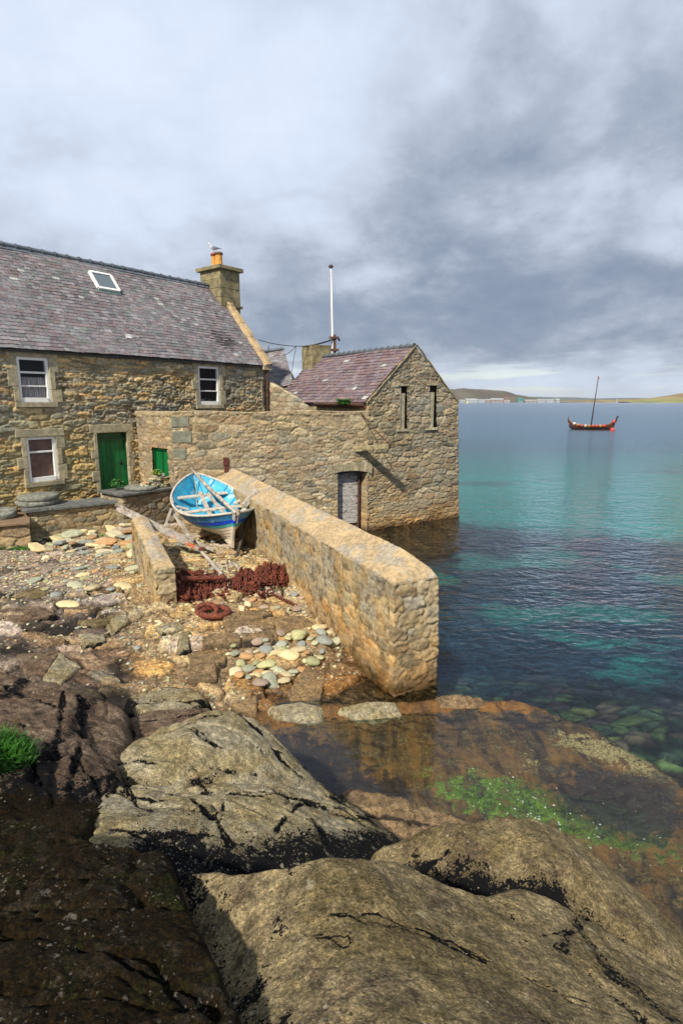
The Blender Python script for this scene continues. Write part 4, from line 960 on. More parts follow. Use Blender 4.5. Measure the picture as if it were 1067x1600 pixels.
zz = tg.math('ADD', tg.sep(pos)[2], tg.math('MULTIPLY', tg.math('SUBTRACT', n2, 0.5), 0.5))
tg.put(bgd.inputs['Roughness'], tg.ramp(zz, 0.05, 0.45, 0.25, 0.92)); bgd.inputs['Specular IOR Level'].default_value = 0.35
tg.put(bgd.inputs['Normal'], tg.bump(tg.math('ADD', n2, tg.math('MULTIPLY', n3, 0.35)), 0.9, 0.03))
T(mesh_obj('ground', np.stack([X, Y, Z], -1).reshape(-1, 3), F, mg, None, c.reshape(-1, 3), True), kind='structure')
GRID = (xs, ys, Z)
def surf(x, y):
    i = int(np.clip(np.searchsorted(xs, x)-1, 0, len(xs)-2)); j = int(np.clip(np.searchsorted(ys, y)-1, 0, len(ys)-2))
    return float(Z[i:i+2, j:j+2].mean())
# terrace fill behind the walls, and the land under and behind the houses
b = MB(); fv = FILLV; b.add(fv + [(v[0], v[1], 0.5) for v in fv], [tuple(range(5))] + [(k, k+5, (k+1) % 5 + 5, (k+1) % 5) for k in range(5)])
T(b.build('terrace_ground', mat_plain('terrace_earth', (0.13, 0.11, 0.08), 0.95, 0.3, 6, 0.5, 0.02)), kind='structure')
b = MB(); b.add([(-14, 14, 1.2), (-7.6, 20.3, 1.2), (-5.4, 19.6, 1.2), (-1, 21.4, 1.2), (-3.2, 28, 1.2), (-3, 90, 1.2), (-300, 90, 1.2), (-300, 14, 1.2)], [tuple(range(8))])
T(b.build('land', mat_plain('land_behind', (0.08, 0.10, 0.04), 0.95, 0.3, 1)), kind='structure')

# ------------------------------------------------------------------ bedrock outcrops
def rock(name, label, crest, inner=(), base=0.0, r=0.35, step=0.02, seed=1, mat='rock_grey', amp=0.06, freq=1.2, cracks=(), blk=0.45, pal=0.5, mos=0.0, blackfn=None, cat='rock', group=None, grooves=None, reg=0.02, falloff=0.5, edge_black=0.5, lobes=0.0, frac=(0.9, 0.42, 0.3, 0.035), bedd=0.03, chip=0.014):
    cw = ctrlP(crest); iw = ctrlP(inner)
    A = np.array(cw); x0, y0 = A[:, 0].min()-r, A[:, 1].min()-r; x1, y1 = A[:, 0].max()+r, A[:, 1].max()+r
    x0 = max(x0, -9); x1 = min(x1, 9); y0 = max(y0, 0.35)
    gx = np.arange(x0, x1+step, step); gy = [y0]
    while gy[-1] < y1: gy.append(gy[-1] + step*max(0.5, min(1.6, gy[-1]/3.0)))
    X, Y = np.meshgrid(gx, np.array(gy), indexing='ij')
    sd = polysd(X, Y, cw) + 0.10*r*fbm(X*2, Y*2, seed+1, 4)*2
    e = np.clip((sd + r)/r, 0, 1); prof = np.sqrt(np.clip(1 - (1-e)**2, 0, 1))**(2*falloff)
    H = tps(cw + iw, np.stack([X.ravel(), Y.ravel()], 1), reg).reshape(X.shape)
    nz = amp*fbm(X*freq, Y*freq, seed+3, 6, 0.5) + 0.25*amp*1.6*fbm(X*freq*6, Y*freq*6, seed+4, 5, 0.6)
    # joints and weathered bedding
    fs, ft, frt, fd = frac; cf, sf = math.cos(frt), math.sin(frt)
    fu = X*cf + Y*sf + 0.22*fbm(X*1.4, Y*1.4, seed+40, 4); fv = -X*sf + Y*cf + 0.16*fbm(X*1.4, Y*1.4, seed+41, 4)
    fg, f1, f2, f3 = cells(fu, fv, fs, ft, seed+42, 1.0, 2.5, 1.0)
    fm = sstep(fbm(X*0.9, Y*0.9, seed+43, 3), -0.22, 0.15)
    nz = nz - fd*(1-sstep(fg, 0.0, 0.10))*fm + fd*0.7*(f3-0.5)*sstep(fg, 0.0, 0.25)*fm
    jb = 0.20*(1-sstep(fg, 0.0, 0.09))*fm
    bs = (H*3.2 + Y*0.5 + 0.5*fbm(X*0.8, Y*0.8, seed+5, 4)); fr_ = bs - np.floor(bs); stp = sstep(fr_, 0.0, 0.16) - fr_
    nz = nz + bedd*stp*sstep(fbm(X*0.7, Y*0.7, seed+44, 3), -0.3, 0.2); jb = jb + 0.16*(fr_ < 0.10)*(bedd > 0.01)
    kg, k1, k2, k3 = cells(fu*1.0 + 0.05*fbm(X*9, Y*9, seed+60, 3), fv + 0.05*fbm(X*9, Y*9, seed+61, 3), 0.20, 0.11, seed+62, 1.0, 2.5, 1.0)
    km = sstep(fbm(X*1.6, Y*1.6, seed+63, 4), -0.1, 0.15)
    nz = nz + chip*km*((k3-0.5)*1.6 + (k1-0.5)*3*np.clip(kg, 0, .5)) ; jb = jb + 0.07*(1-sstep(kg, 0, 0.06))*km*(chip > .008)
    rg_ = 1 - np.abs(fbm(X*3.0, Y*3.0, seed+45, 5))*2.2; nz = nz - 0.35*amp*np.clip(rg_, 0, 1)**6
    nz = nz - lobes*np.abs(fbm(X*1.1, Y*1.7, seed+6, 4))**0.7
    Z = base + (H + nz - base)*prof
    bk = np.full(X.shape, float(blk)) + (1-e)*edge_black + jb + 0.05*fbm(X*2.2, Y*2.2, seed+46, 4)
    for cr in cracks:
        pts, w, dep = cr[0], cr[1]*0.55, cr[2]*0.8
        pw = ctrlP(pts); wob = 0.05*fbm(X*6, Y*6, seed+9, 5)
        d = np.abs(linedist(X, Y, pw) + wob)
        Z = Z - dep*np.exp(-(d/w)**2); bk = bk + 0.55*np.exp(-(d/(w*1.5))**2)
    if grooves:
        a, fq, dp = grooves; q = X*math.cos(a) + Y*math.sin(a) + 0.14*fbm(X*1.7, Y*1.7, seed+12, 3)
        gg = np.abs(((q*fq) % 1.0) - 0.5)*2; gg = sstep(gg, 0.0, 0.35); Z = Z - dp*(1-gg); bk = bk + 0.3*(1-gg)
    if blackfn is not None: bk = bk + blackfn(X, Y, Z)
    C = np.stack([np.clip(bk, 0, 1.3), np.full(X.shape, float(pal)), np.full(X.shape, float(mos)) if not callable(mos) else mos(X, Y, Z)], -1)
    idx = np.arange(X.size).reshape(X.shape)
    F = np.stack([idx[:-1, :-1], idx[1:, :-1], idx[1:, 1:], idx[:-1, 1:]], -1).reshape(-1, 4)
    keep = (e.ravel()[F].max(1) > 0.0)
    F = F[keep]; used = np.unique(F); mp = np.full(X.size, -1); mp[used] = np.arange(len(used))
    V = np.stack([X, Y, Z], -1).reshape(-1, 3)[used]
    o = mesh_obj(name, V, mp[F], M[mat], None, C.reshape(-1, 3)[used], True)
    return T(o, label, cat, group)
def fieldblack(cx, cy, rx, ry, amt):
    return lambda X, Y, Z: amt*np.exp(-(((X-cx)/rx)**2 + ((Y-cy)/ry)**2))
def worldxy(px, py, z): p = P(px, py, z); return p[0], p[1]

# near right slab
R1c = [(285, 1372, 2.70), (400, 1366, 2.80), (470, 1350, 2.86), (540, 1340, 2.88), (600, 1340, 2.80), (640, 1354, 2.70), (700, 1382, 2.62), (760, 1399, 2.58), (820, 1394, 2.50), (870, 1412, 2.45), (930, 1442, 2.36), (1000, 1490, 2.30), (1100, 1548, 2.24),
       (1300, 1700, 2.5), (1200, 2100, 3.2), (600, 2300, 3.5), (250, 1900, 3.1), (290, 1600, 2.72), (270, 1450, 2.62)]
c1x, c1y = worldxy(370, 1500, 2.7)
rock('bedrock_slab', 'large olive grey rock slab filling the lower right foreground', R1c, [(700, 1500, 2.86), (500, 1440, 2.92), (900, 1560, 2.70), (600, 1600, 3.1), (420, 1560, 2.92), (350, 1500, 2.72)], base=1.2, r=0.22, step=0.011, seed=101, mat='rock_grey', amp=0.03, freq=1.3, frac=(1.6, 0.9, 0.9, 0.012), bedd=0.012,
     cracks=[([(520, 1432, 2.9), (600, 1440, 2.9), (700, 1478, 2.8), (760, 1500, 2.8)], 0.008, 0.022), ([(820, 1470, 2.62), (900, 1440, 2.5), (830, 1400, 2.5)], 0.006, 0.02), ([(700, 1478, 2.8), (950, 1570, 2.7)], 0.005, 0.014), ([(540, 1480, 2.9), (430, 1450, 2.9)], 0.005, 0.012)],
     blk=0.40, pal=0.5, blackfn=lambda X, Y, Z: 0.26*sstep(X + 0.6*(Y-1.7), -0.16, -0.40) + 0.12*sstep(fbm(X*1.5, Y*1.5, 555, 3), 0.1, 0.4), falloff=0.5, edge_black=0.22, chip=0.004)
# second right rock
rock('bedrock_slab', 'rounded olive rock behind the foreground slab, beside the green algae water', [(600, 1336, 1.72), (660, 1306, 1.84), (740, 1290, 1.90), (800, 1281, 1.90), (850, 1287, 1.84), (900, 1308, 1.72), (940, 1346, 1.62), (1000, 1396, 1.48), (1067, 1456, 1.34), (1180, 1560, 1.2),
      (1250, 1700, 1.5), (1067, 1570, 1.62), (1000, 1510, 1.66), (900, 1440, 1.74), (800, 1395, 1.72), (700, 1385, 1.70), (640, 1365, 1.70)], [(850, 1350, 1.98), (720, 1330, 1.96), (1000, 1450, 1.75)], base=-0.7, r=0.34, step=0.014, seed=111, mat='rock_grey', amp=0.03, freq=1.6, frac=(1.4, 0.8, 0.9, 0.012), bedd=0.01,
     cracks=[([(640, 1345, 1.85), (700, 1320, 1.9), (712, 1375, 1.7)], 0.012, 0.035), ([(700, 1322, 1.9), (660, 1345, 1.8)], 0.01, 0.03)], blk=0.36, pal=0.5,
     chip=0.004, blackfn=lambda X, Y, Z: 0.36*np.exp(-(linedist(X, Y, ctrlP([(640, 1365, 1.7), (700, 1390, 1.7), (800, 1410, 1.7), (900, 1455, 1.7), (1000, 1520, 1.66), (1080, 1590, 1.6)]))/0.16)**2))  # black band painted along the crevice in front, as its shade
# upper middle slab
rock('bedrock_slab', 'pale lichened slab in the middle of the foreground, highest of the layered rocks', [(178, 1186, 1.55), (215, 1160, 1.52), (262, 1136, 1.50), (340, 1112, 1.45), (395, 1124, 1.36), (430, 1155, 1.24), (480, 1204, 1.05), (505, 1235, 0.9),
      (460, 1222, 1.18), (380, 1214, 1.40), (280, 1212, 1.55), (205, 1204, 1.62)], [(330, 1165, 1.62), (400, 1170, 1.46), (260, 1180, 1.64)], base=0.1, r=0.26, step=0.016, seed=121, mat='rock_pale', amp=0.03, freq=1.4, frac=(0.9, 0.45, -0.5, 0.022), bedd=0.02,
     cracks=[([(300, 1150, 1.5), (325, 1170, 1.55), (355, 1180, 1.5), (385, 1195, 1.4)], 0.02, 0.04), ([(345, 1180, 1.5), (440, 1170, 1.3)], 0.012, 0.02), ([(375, 1118, 1.4), (400, 1140, 1.38), (440, 1190, 1.25), (470, 1215, 1.1)], 0.03, 0.06), ([(240, 1150, 1.52), (300, 1135, 1.5), (350, 1118, 1.45)], 0.015, 0.03), ([(185, 1192, 1.58), (280, 1200, 1.6), (400, 1204, 1.4)], 0.02, 0.05)], blk=0.37, pal=0.55, edge_black=0.75, falloff=0.4)
# lower middle slab
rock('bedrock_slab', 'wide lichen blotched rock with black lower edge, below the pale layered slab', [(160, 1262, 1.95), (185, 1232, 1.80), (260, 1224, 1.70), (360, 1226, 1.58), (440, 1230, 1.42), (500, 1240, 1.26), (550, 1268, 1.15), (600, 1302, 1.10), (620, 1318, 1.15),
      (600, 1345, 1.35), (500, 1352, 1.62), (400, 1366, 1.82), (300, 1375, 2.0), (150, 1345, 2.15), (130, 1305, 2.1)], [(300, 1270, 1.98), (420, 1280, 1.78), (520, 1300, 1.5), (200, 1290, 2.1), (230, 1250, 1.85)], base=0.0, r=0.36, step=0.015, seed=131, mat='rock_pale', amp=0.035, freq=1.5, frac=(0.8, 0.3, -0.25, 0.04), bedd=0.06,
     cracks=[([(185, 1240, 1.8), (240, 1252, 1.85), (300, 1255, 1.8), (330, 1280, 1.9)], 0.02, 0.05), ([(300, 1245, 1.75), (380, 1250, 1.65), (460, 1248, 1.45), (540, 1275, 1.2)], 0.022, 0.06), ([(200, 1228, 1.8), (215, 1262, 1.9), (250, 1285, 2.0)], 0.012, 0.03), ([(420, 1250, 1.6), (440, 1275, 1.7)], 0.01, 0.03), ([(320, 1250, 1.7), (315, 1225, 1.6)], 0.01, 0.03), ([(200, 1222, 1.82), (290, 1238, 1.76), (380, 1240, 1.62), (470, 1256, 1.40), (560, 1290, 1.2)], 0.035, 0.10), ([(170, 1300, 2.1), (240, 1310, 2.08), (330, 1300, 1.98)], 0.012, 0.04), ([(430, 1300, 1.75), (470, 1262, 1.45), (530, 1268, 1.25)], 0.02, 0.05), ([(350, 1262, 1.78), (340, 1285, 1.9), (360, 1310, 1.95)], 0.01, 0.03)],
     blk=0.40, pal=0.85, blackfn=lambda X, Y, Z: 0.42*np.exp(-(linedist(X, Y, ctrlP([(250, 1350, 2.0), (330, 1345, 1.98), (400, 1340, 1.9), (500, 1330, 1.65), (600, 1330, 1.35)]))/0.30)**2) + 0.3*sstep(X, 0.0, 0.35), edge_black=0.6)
# dark flank going down to the water
rock('bedrock_slab', 'black and ochre rock flank dropping from the layered slabs to the tide pool', [(420, 1165, 0.95), (470, 1215, 0.85), (520, 1250, 0.8), (580, 1290, 0.75), (630, 1320, 0.7), (600, 1330, 0.9), (500, 1300, 1.05), (420, 1240, 1.1)], base=-0.7, r=0.45, step=0.018, seed=141, mat='rock_pale', amp=0.05, blk=0.66, pal=0.6, frac=(0.6, 0.3, -0.6, 0.04), bedd=0.06, cracks=[([(440, 1190, .9), (600, 1310, .8)], 0.02, 0.05)])
# small layered rocks at the head of the outcrop
rock('bedrock_slab', 'small grey layered rock with black seams at the top of the outcrop', [(205, 1088, 0.98), (250, 1075, 0.98), (298, 1076, 0.92), (318, 1092, 0.86), (300, 1100, 0.9), (225, 1110, 1.0)], base=0.1, r=0.20, step=0.018, seed=151, mat='rock_pale', amp=0.03, blk=0.42, pal=0.3, edge_black=0.8, cracks=[([(205, 1098, 1.0), (320, 1094, .9)], 0.02, 0.05)])
rock('bedrock_slab', 'flat brown ledge between the small layered rock and the pale slab', [(190, 1130, 1.10), (235, 1112, 1.05), (320, 1108, 0.96), (340, 1118, 1.0), (250, 1145, 1.15), (192, 1160, 1.2)], base=0.1, r=0.2, step=0.018, seed=153, mat='rock_brown', amp=0.03, blk=0.45, pal=0.4, cracks=[([(190, 1135, 1.1), (260, 1128, 1.05), (320, 1115, 1.0)], 0.02, 0.05)])
# left brown cleft rock
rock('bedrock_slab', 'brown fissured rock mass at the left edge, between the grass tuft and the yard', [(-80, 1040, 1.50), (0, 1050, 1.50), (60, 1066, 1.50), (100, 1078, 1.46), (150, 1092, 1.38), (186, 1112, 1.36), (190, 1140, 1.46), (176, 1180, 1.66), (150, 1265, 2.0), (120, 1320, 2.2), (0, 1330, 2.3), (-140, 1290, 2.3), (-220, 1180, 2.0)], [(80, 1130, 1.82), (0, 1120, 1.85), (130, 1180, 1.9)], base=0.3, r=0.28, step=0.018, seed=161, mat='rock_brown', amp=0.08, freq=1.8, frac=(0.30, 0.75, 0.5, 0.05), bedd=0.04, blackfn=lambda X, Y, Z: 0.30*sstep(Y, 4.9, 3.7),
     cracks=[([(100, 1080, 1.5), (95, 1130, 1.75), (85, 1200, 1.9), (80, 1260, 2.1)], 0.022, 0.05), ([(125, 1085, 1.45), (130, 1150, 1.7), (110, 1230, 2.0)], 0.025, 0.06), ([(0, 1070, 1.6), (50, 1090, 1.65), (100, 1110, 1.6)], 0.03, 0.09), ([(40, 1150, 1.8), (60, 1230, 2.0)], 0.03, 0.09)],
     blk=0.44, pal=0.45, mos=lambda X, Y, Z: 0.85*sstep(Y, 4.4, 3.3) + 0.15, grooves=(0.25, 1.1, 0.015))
# grassy shelf behind the tuft
# nearest mossy rock, bottom left
rock('bedrock_slab', 'mossy rock coloured as shaded in the lower left corner of the foreground', [(-160, 1290, 2.72), (0, 1286, 2.74), (60, 1291, 2.75), (130, 1318, 2.80), (245, 1330, 2.76), (280, 1405, 2.92), (315, 1482, 3.0), (345, 1560, 3.08), (372, 1620, 3.12), (420, 1850, 3.3), (100, 2600, 3.7), (-500, 2200, 3.5), (-500, 1500, 3.1)], [(120, 1420, 3.05), (200, 1500, 3.12), (60, 1550, 3.2)], base=1.5, r=0.15, step=0.010, seed=171, mat='rock_moss_shade', amp=0.06, freq=2.2,
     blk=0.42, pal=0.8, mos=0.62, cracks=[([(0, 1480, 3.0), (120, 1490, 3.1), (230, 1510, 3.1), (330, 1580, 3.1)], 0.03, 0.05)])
# ochre low rock at the pool
rock('bedrock_slab', 'small wet orange rock between the black flank and the algae pool', [(550, 1236, 0.34), (600, 1246, 0.32), (660, 1266, 0.26), (725, 1288, 0.14), (700, 1310, 0.2), (620, 1330, 0.3), (560, 1300, 0.4)], base=-0.5, r=0.28, step=0.016, seed=181, mat='rock_orange', amp=0.06, blk=0.45, pal=0.3, cracks=[([(560, 1275, .35), (690, 1290, .25)], 0.03, 0.08)])
# stones closing the foot of the slip wall
for k, (lab, cr, mt, bs) in enumerate([
    ('pale pinkish rock ledge at the edge of the tide pool, left of the wall foot', [(428, 1106, .10), (470, 1100, .10), (500, 1108, .08), (496, 1118, .07), (440, 1119, .08)], 'rock_pale', -.2),
    ('long tan rock at the foot of the slip wall end', [(535, 1108, .10), (575, 1098, .12), (615, 1100, .10), (620, 1112, .06), (560, 1117, .06)], 'rock_pale', -.3),
    ('orange rounded rock just right of the slip wall foot', [(685, 1088, .10), (715, 1085, .10), (750, 1092, .06), (755, 1102, .02), (690, 1102, .06)], 'rock_orange', -.5)]):
    rock('bedrock_slab', lab, cr, base=bs, r=0.13, step=0.015, seed=190+k, mat=mt, amp=0.02, blk=0.35, pal=0.4, edge_black=0.3)

# submerged slab with algae and barnacles
def slab_mat():
    m, t, b = principled('submerged_slab'); at = t.new('ShaderNodeAttribute'); at.attribute_name = 'Col'; R, G, B = t.sep(at.outputs['Color'])
    pos = t.new('ShaderNodeNewGeometry').outputs['Position']; st = t.vmath('MULTIPLY', pos, (2.2, 0.7, 1.0))
    n1 = t.noise(st, 1.1, 9, 0.68, 1.4); n2 = t.noise(pos, 7, 8, 0.7, 0.6); n3 = t.noise(pos, 34, 5, 0.7)
    c = t.mix(t.ramp(n1, 0.35, 0.62), (0.022, 0.011, 0.006), (0.21, 0.092, 0.018))
    c = t.mix(t.ramp(n2, 0.45, 0.62), c, t.mix(t.ramp(n3, 0.4, 0.6), (0.035, 0.021, 0.011), (0.21, 0.12, 0.03)))
    c = t.mix(t.math('MULTIPLY', t.ramp(t.math('ADD', G, t.math('MULTIPLY', t.math('SUBTRACT', n2, .5), 3.4)), 0.35, 0.95), 0.85), c, t.mix(t.ramp(t.math('ADD', t.math('MULTIPLY', n2, .6), t.math('MULTIPLY', n3, .4)), 0.42, 0.60), (0.008, 0.045, 0.006), (0.15, 0.24, 0.012)))
    c = t.mix(t.ramp(t.math('ADD', B, t.math('MULTIPLY', t.math('SUBTRACT', n2, .5), 4.2)), 0.62, 0.72), c, t.mix(t.ramp(n3, 0.42, 0.58), (0.20, 0.125, 0.045), (0.50, 0.36, 0.15)))
    c = t.mix(t.math('MULTIPLY', t.ramp(t.math('ADD', R, t.math('MULTIPLY', t.math('SUBTRACT', n2, .5), 1.3)), 0.4, 0.65), 0.9), c, (0.018, 0.009, 0.010))
    t.put(b.inputs['Base Color'], c); b.inputs['Roughness'].default_value = 0.6; t.put(b.inputs['Normal'], t.bump(t.math('ADD', n2, t.math('MULTIPLY', n3, .4)), 0.8, 0.04))
    return m
M['slab_u'] = slab_mat()
sub = rock('submerged_slab', 'wide tan rock shelf under shallow water, with green algae and barnacles', [(395, 1128, .03), (500, 1112, .04), (600, 1108, .03), (680, 1094, .06), (740, 1097, .05), (800, 1099, .03), (850, 1110, .0), (900, 1132, -.02), (1000, 1190, -.05), (1067, 1240, -.07), (1200, 1320, -.1),
      (1300, 1600, -.9), (1000, 1480, -.8), (800, 1400, -.7), (560, 1330, -.5), (420, 1220, -.3)], [(520, 1170, -.16), (600, 1180, -.18), (700, 1160, -.10), (850, 1170, -.12), (700, 1260, -.42), (850, 1280, -.42), (950, 1300, -.45), (1050, 1330, -.4)], base=-1.4, r=0.45, step=0.03, seed=201, mat='slab_u', amp=0.06, freq=1.0, reg=0.05)
me = sub.data; n = len(me.vertices); co = np.empty(n*3, np.float32); me.vertices.foreach_get('co', co); co = co.reshape(-1, 3)
ax, ay = co[:, 0], co[:, 1]
def gsn(px, py, z, rx_, ry_, rot=0): 
    q = P(px, py, z); dx, dy = ax-q[0], ay-q[1]; c_, s_ = math.cos(rot), math.sin(rot); return np.exp(-((c_*dx+s_*dy)/rx_)**2 - ((-s_*dx+c_*dy)/ry_)**2)
Gm = np.clip(gsn(760, 1250, -.4, .8, .32, -.3) + gsn(880, 1270, -.4, .9, .3, -.3) + gsn(960, 1290, -.4, .8, .28, -.5), 0, 1)
Bm = np.clip(.75*gsn(880, 1150, -.05, 1.2, .22, -.55) + .8*gsn(960, 1175, -.06, .5, .25, -.5) + .7*gsn(1010, 1215, -.08, .6, .25, -.5) + .6*gsn(1067, 1255, -.1, .7, .2, -.4) + .4*gsn(850, 1200, -.15, .5, .3), 0, 1)
Rm = np.clip(.7*gsn(820, 1130, -.05, .7, .3, -.6) + .7*gsn(930, 1230, -.2, 1.1, .6, -.3) + .8*gsn(450, 1190, -.2, 1.3, .8) + .6*gsn(600, 1240, -.3, .6, .4) + .4*gsn(1040, 1300, -.4, .9, .6, -.3) + .6*gsn(700, 1130, -.1, .5, .25, -.3), 0, 1)
ca_ = np.stack([Rm, Gm, Bm, np.ones(n)], -1).astype(np.float32); me.color_attributes['Col'].data.foreach_set('color', ca_.ravel())

# ------------------------------------------------------------------ sea bed and water
def seabed():
    ya = [3.0]
    while ya[-1] < 60: ya.append(ya[-1] + 0.05*max(1, ya[-1]/9))
    while ya[-1] < 9000: ya.append(ya[-1]*1.35)
    ya = np.array(ya); u = np.concatenate([np.linspace(-1.6, -0.12, 24), np.linspace(-0.1, 0.78, 230), np.linspace(0.82, 2.6, 20)])
    Yg, Ug = np.meshgrid(ya, u, indexing='ij'); Xg = Ug*Yg
    g, r1, r2, r3 = cells(Xg + .4*fbm(Xg*.8, Yg*.8, 6, 3), Yg + .4*fbm(Xg*.8, Yg*.8, 7, 3), 0.40, 0.30, 1001, 1.0, 2.2, 1.0)
    st = sstep(g, 0.02, 0.35)*r3*sstep(Yg, 22, 14)
    dep = -0.95 - 0.9*sstep(Yg, 9, 22) - 2.2*sstep(Yg, 30, 120) - 6*sstep(Yg, 200, 900)
    Zg = dep + 0.13*st + 0.12*fbm(Xg*.5, Yg*.5, 1003, 4)*sstep(Yg, 100, 40)
    pal = np.array([(0.09, 0.125, 0.045), (0.045, 0.075, 0.04), (0.06, 0.045, 0.045), (0.11, 0.12, 0.045), (0.03, 0.05, 0.035), (0.09, 0.07, 0.05)])
    c = pick(pal, r1, r2, r3, .3)*(0.25 + 0.75*sstep(g, 0.02, 0.3))[..., None]*(0.35 + 0.9*sstep(fbm(Xg*.9, Yg*1.3, 1030, 4), -.15, .35))[..., None]
    weed = np.array((0.013, 0.040, 0.070))  # dark weed, with blue sky reflection put into its colour
    far = sstep(Yg + 2.2*fbm(Xg*.35, Yg*.35, 1005, 4), 9.6, 12.5)[..., None]
    c = c*(1-far) + (weed*(1 + fbm(Xg*1.1, Yg*1.1, 1006, 4)[..., None]*0.6))*far
    patch = (sstep(fbm(Xg*.30+3, Yg*.42, 1007, 4), 0.06, 0.34)*sstep(Yg, 10, 13)*(0.60+.25*fbm(Xg*2, Yg*2, 1008, 3)))[..., None]
    teal = np.array((0.02, 0.22, 0.19))
    c = c*(1-patch) + teal*patch
    edge = Yg + 2.6*fbm(Xg*.16+1.3, Yg*.12, 1009, 4) + 0.9*fbm(Xg*.9, Yg*.7, 1010, 3) - (30.5 - 0.30*(Xg-8))
    sand = sstep(edge + 1.2*fbm(Xg*2.2, Yg*1.6, 1020, 3), -2.2, 3.2)[..., None]
    sandc = np.array((0.035, 0.35, 0.325))*(1 + 0.14*fbm(Xg*.12, Yg*.08, 1011, 3)[..., None])
    streak = sstep(fbm(Xg*.05, Yg*.10, 1012, 4), 0.16, 0.34)[..., None]*sstep(Yg, 30, 45)[..., None]*0.5
    sandc = sandc*(1-streak) + np.array((0.012, 0.10, 0.13))*streak
    deep = sstep(Yg, 42, 130)[..., None]
    sandc = sandc*(1-deep) + np.array((0.03, 0.15, 0.22))*deep
    c = np.clip(c*(1-sand) + sandc*sand, 0.003, .6)
    idx = np.arange(Xg.size).reshape(Xg.shape); F = np.stack([idx[:-1, :-1], idx[:-1, 1:], idx[1:, 1:], idx[1:, :-1]], -1).reshape(-1, 4)
    m, t, b = principled('sea_bed'); at = t.new('ShaderNodeAttribute'); at.attribute_name = 'Col'; pos = t.new('ShaderNodeNewGeometry').outputs['Position']
    n = t.noise(pos, 5, 6, .65); cc = t.mix(1.0, at.outputs['Color'], t.mix(t.ramp(n, .3, .7), (.65, .65, .65), (1.3, 1.3, 1.3)), 'MULTIPLY')
    t.put(b.inputs['Base Color'], cc); b.inputs['Roughness'].default_value = 1.0; b.inputs['Specular IOR Level'].default_value = 0
    T(mesh_obj('sea_bed', np.stack([Xg, Yg, Zg], -1).reshape(-1, 3), F, m, None, c.reshape(-1, 3), True), kind='structure')
seabed()
def water():
    m = bpy.data.materials.new('sea_water'); m.use_nodes = True; t = NT(m.node_tree); t.n.clear()
    out = t.new('ShaderNodeOutputMaterial'); pos = t.new('ShaderNodeNewGeometry').outputs['Position']
    p2 = t.vmath('MULTIPLY', pos, (0.75, 1.2, 1.0))
    a = t.noise(p2, 4.6, 3, .55, .5); b = t.noise(p2, 1.15, 3, .55, .4); c = t.noise(pos, 9, 2, .5)
    y = t.sep(pos)[1]
    calm = t.ramp(y, 7.5, 14.0, 0.07, 1.15)
    h = t.math('ADD', t.math('MULTIPLY', a, .45), t.math('ADD', t.math('MULTIPLY', b, .9), t.math('MULTIPLY', c, .06)))
    h = t.math('MULTIPLY', h, calm)
    nrm = t.bump(h, 1.0, 0.13)
    fr = t.new('ShaderNodeFresnel'); fr.inputs['IOR'].default_value = 1.33; t.l.new(nrm, fr.inputs['Normal'])
    gl = t.new('ShaderNodeBsdfGlossy'); t.put(gl.inputs['Roughness'], t.ramp(y, 18.0, 110.0, 0.03, 0.24)); gl.inputs['Color'].default_value = (.84, .88, .95, 1); t.l.new(nrm, gl.inputs['Normal'])
    tr = t.new('ShaderNodeBsdfTransparent'); tr.inputs['Color'].default_value = (.88, .97, .97, 1)
    mx = t.new('ShaderNodeMixShader'); t.l.new(fr.outputs[0], mx.inputs[0]); t.l.new(tr.outputs[0], mx.inputs[1]); t.l.new(gl.outputs[0], mx.inputs[2]); t.l.new(mx.outputs[0], out.inputs[0])
    o = mesh_obj('sea_water', [(-9000, -50, 0), (9000, -50, 0), (9000, 12000, 0), (-9000, 12000, 0)], [(0, 1, 2, 3)], m)
    T(o, kind='structure')
water()

# ================================================================== THINGS
# ------------------------------------------------------------------ blue rowing boat
def boat_shell(L, Bm, zmid, zend, rows, N, inset=0.0, rake=0.10, pmid=0.55, pend=1.5, fl=2.3, sh=0.72, clink=0.012, zk=None):
    """returns grid[(station, row, side)] of points; x along the keel"""
    G = []
    for i in range(N+1):
        t = i/N; w = 2*t-1; t_ = 0.5 - 0.5*math.cos(math.pi*t); t = 0.35*t + 0.65*t_; w = 2*t-1
        bb = max(0.018, (Bm-inset)*(max(0, 1-abs(w)**fl))**sh); zg = zmid + (zend-zmid)*abs(w)**2.2
        e = abs(w)**2.2; p = pmid + (pend-pmid)*e; q = 1.7 - 0.85*e; z0 = 0.02 + (zk(w) if zk else 0) + inset
        row = []
        for r in range(rows+1):
            for (a, cl) in (((r/rows), 0),) + ((((r/rows)), 1),):
                y = bb*(a**p) ; z = z0 + (zg-z0)*(a**q); x = L/2 + (t-0.5)*L*(1 - rake*(1-a)**1.6) 
                if inset: x = L/2 + (x - L/2)*(1 - inset*0.9/L*2)
                row.append((x, max(0.012, y) + clink*cl*(1 if r < rows else 0), z))
        G.append(row)
    return G
hd = math.atan2(3.45, -1.90); L_B = 4.0
boat = empty('rowing_boat', (-2.90, 14.95, 1.12), 0, 'blue and cream wooden rowing boat propped up on the stone slipway', 'boat', local=True)
boat.rotation_euler = (math.radians(-2), math.radians(-9.0), hd)
mcream = mat_plain('cream_hull_paint', (0.62, 0.54, 0.42), 0.6, 0.12, 5, 0.2, 0.004, c2=(0.40, 0.30, 0.2), c2amt=(0.62, 0.75))
mteal = mat_plain('teal_stripe_paint', (0.05, 0.32, 0.30), 0.5, 0.15, 6, 0.1)
mdeep = mat_plain('deep_blue_stripe_paint', (0.006, 0.05, 0.62), 0.45, 0.15, 6, 0.1)
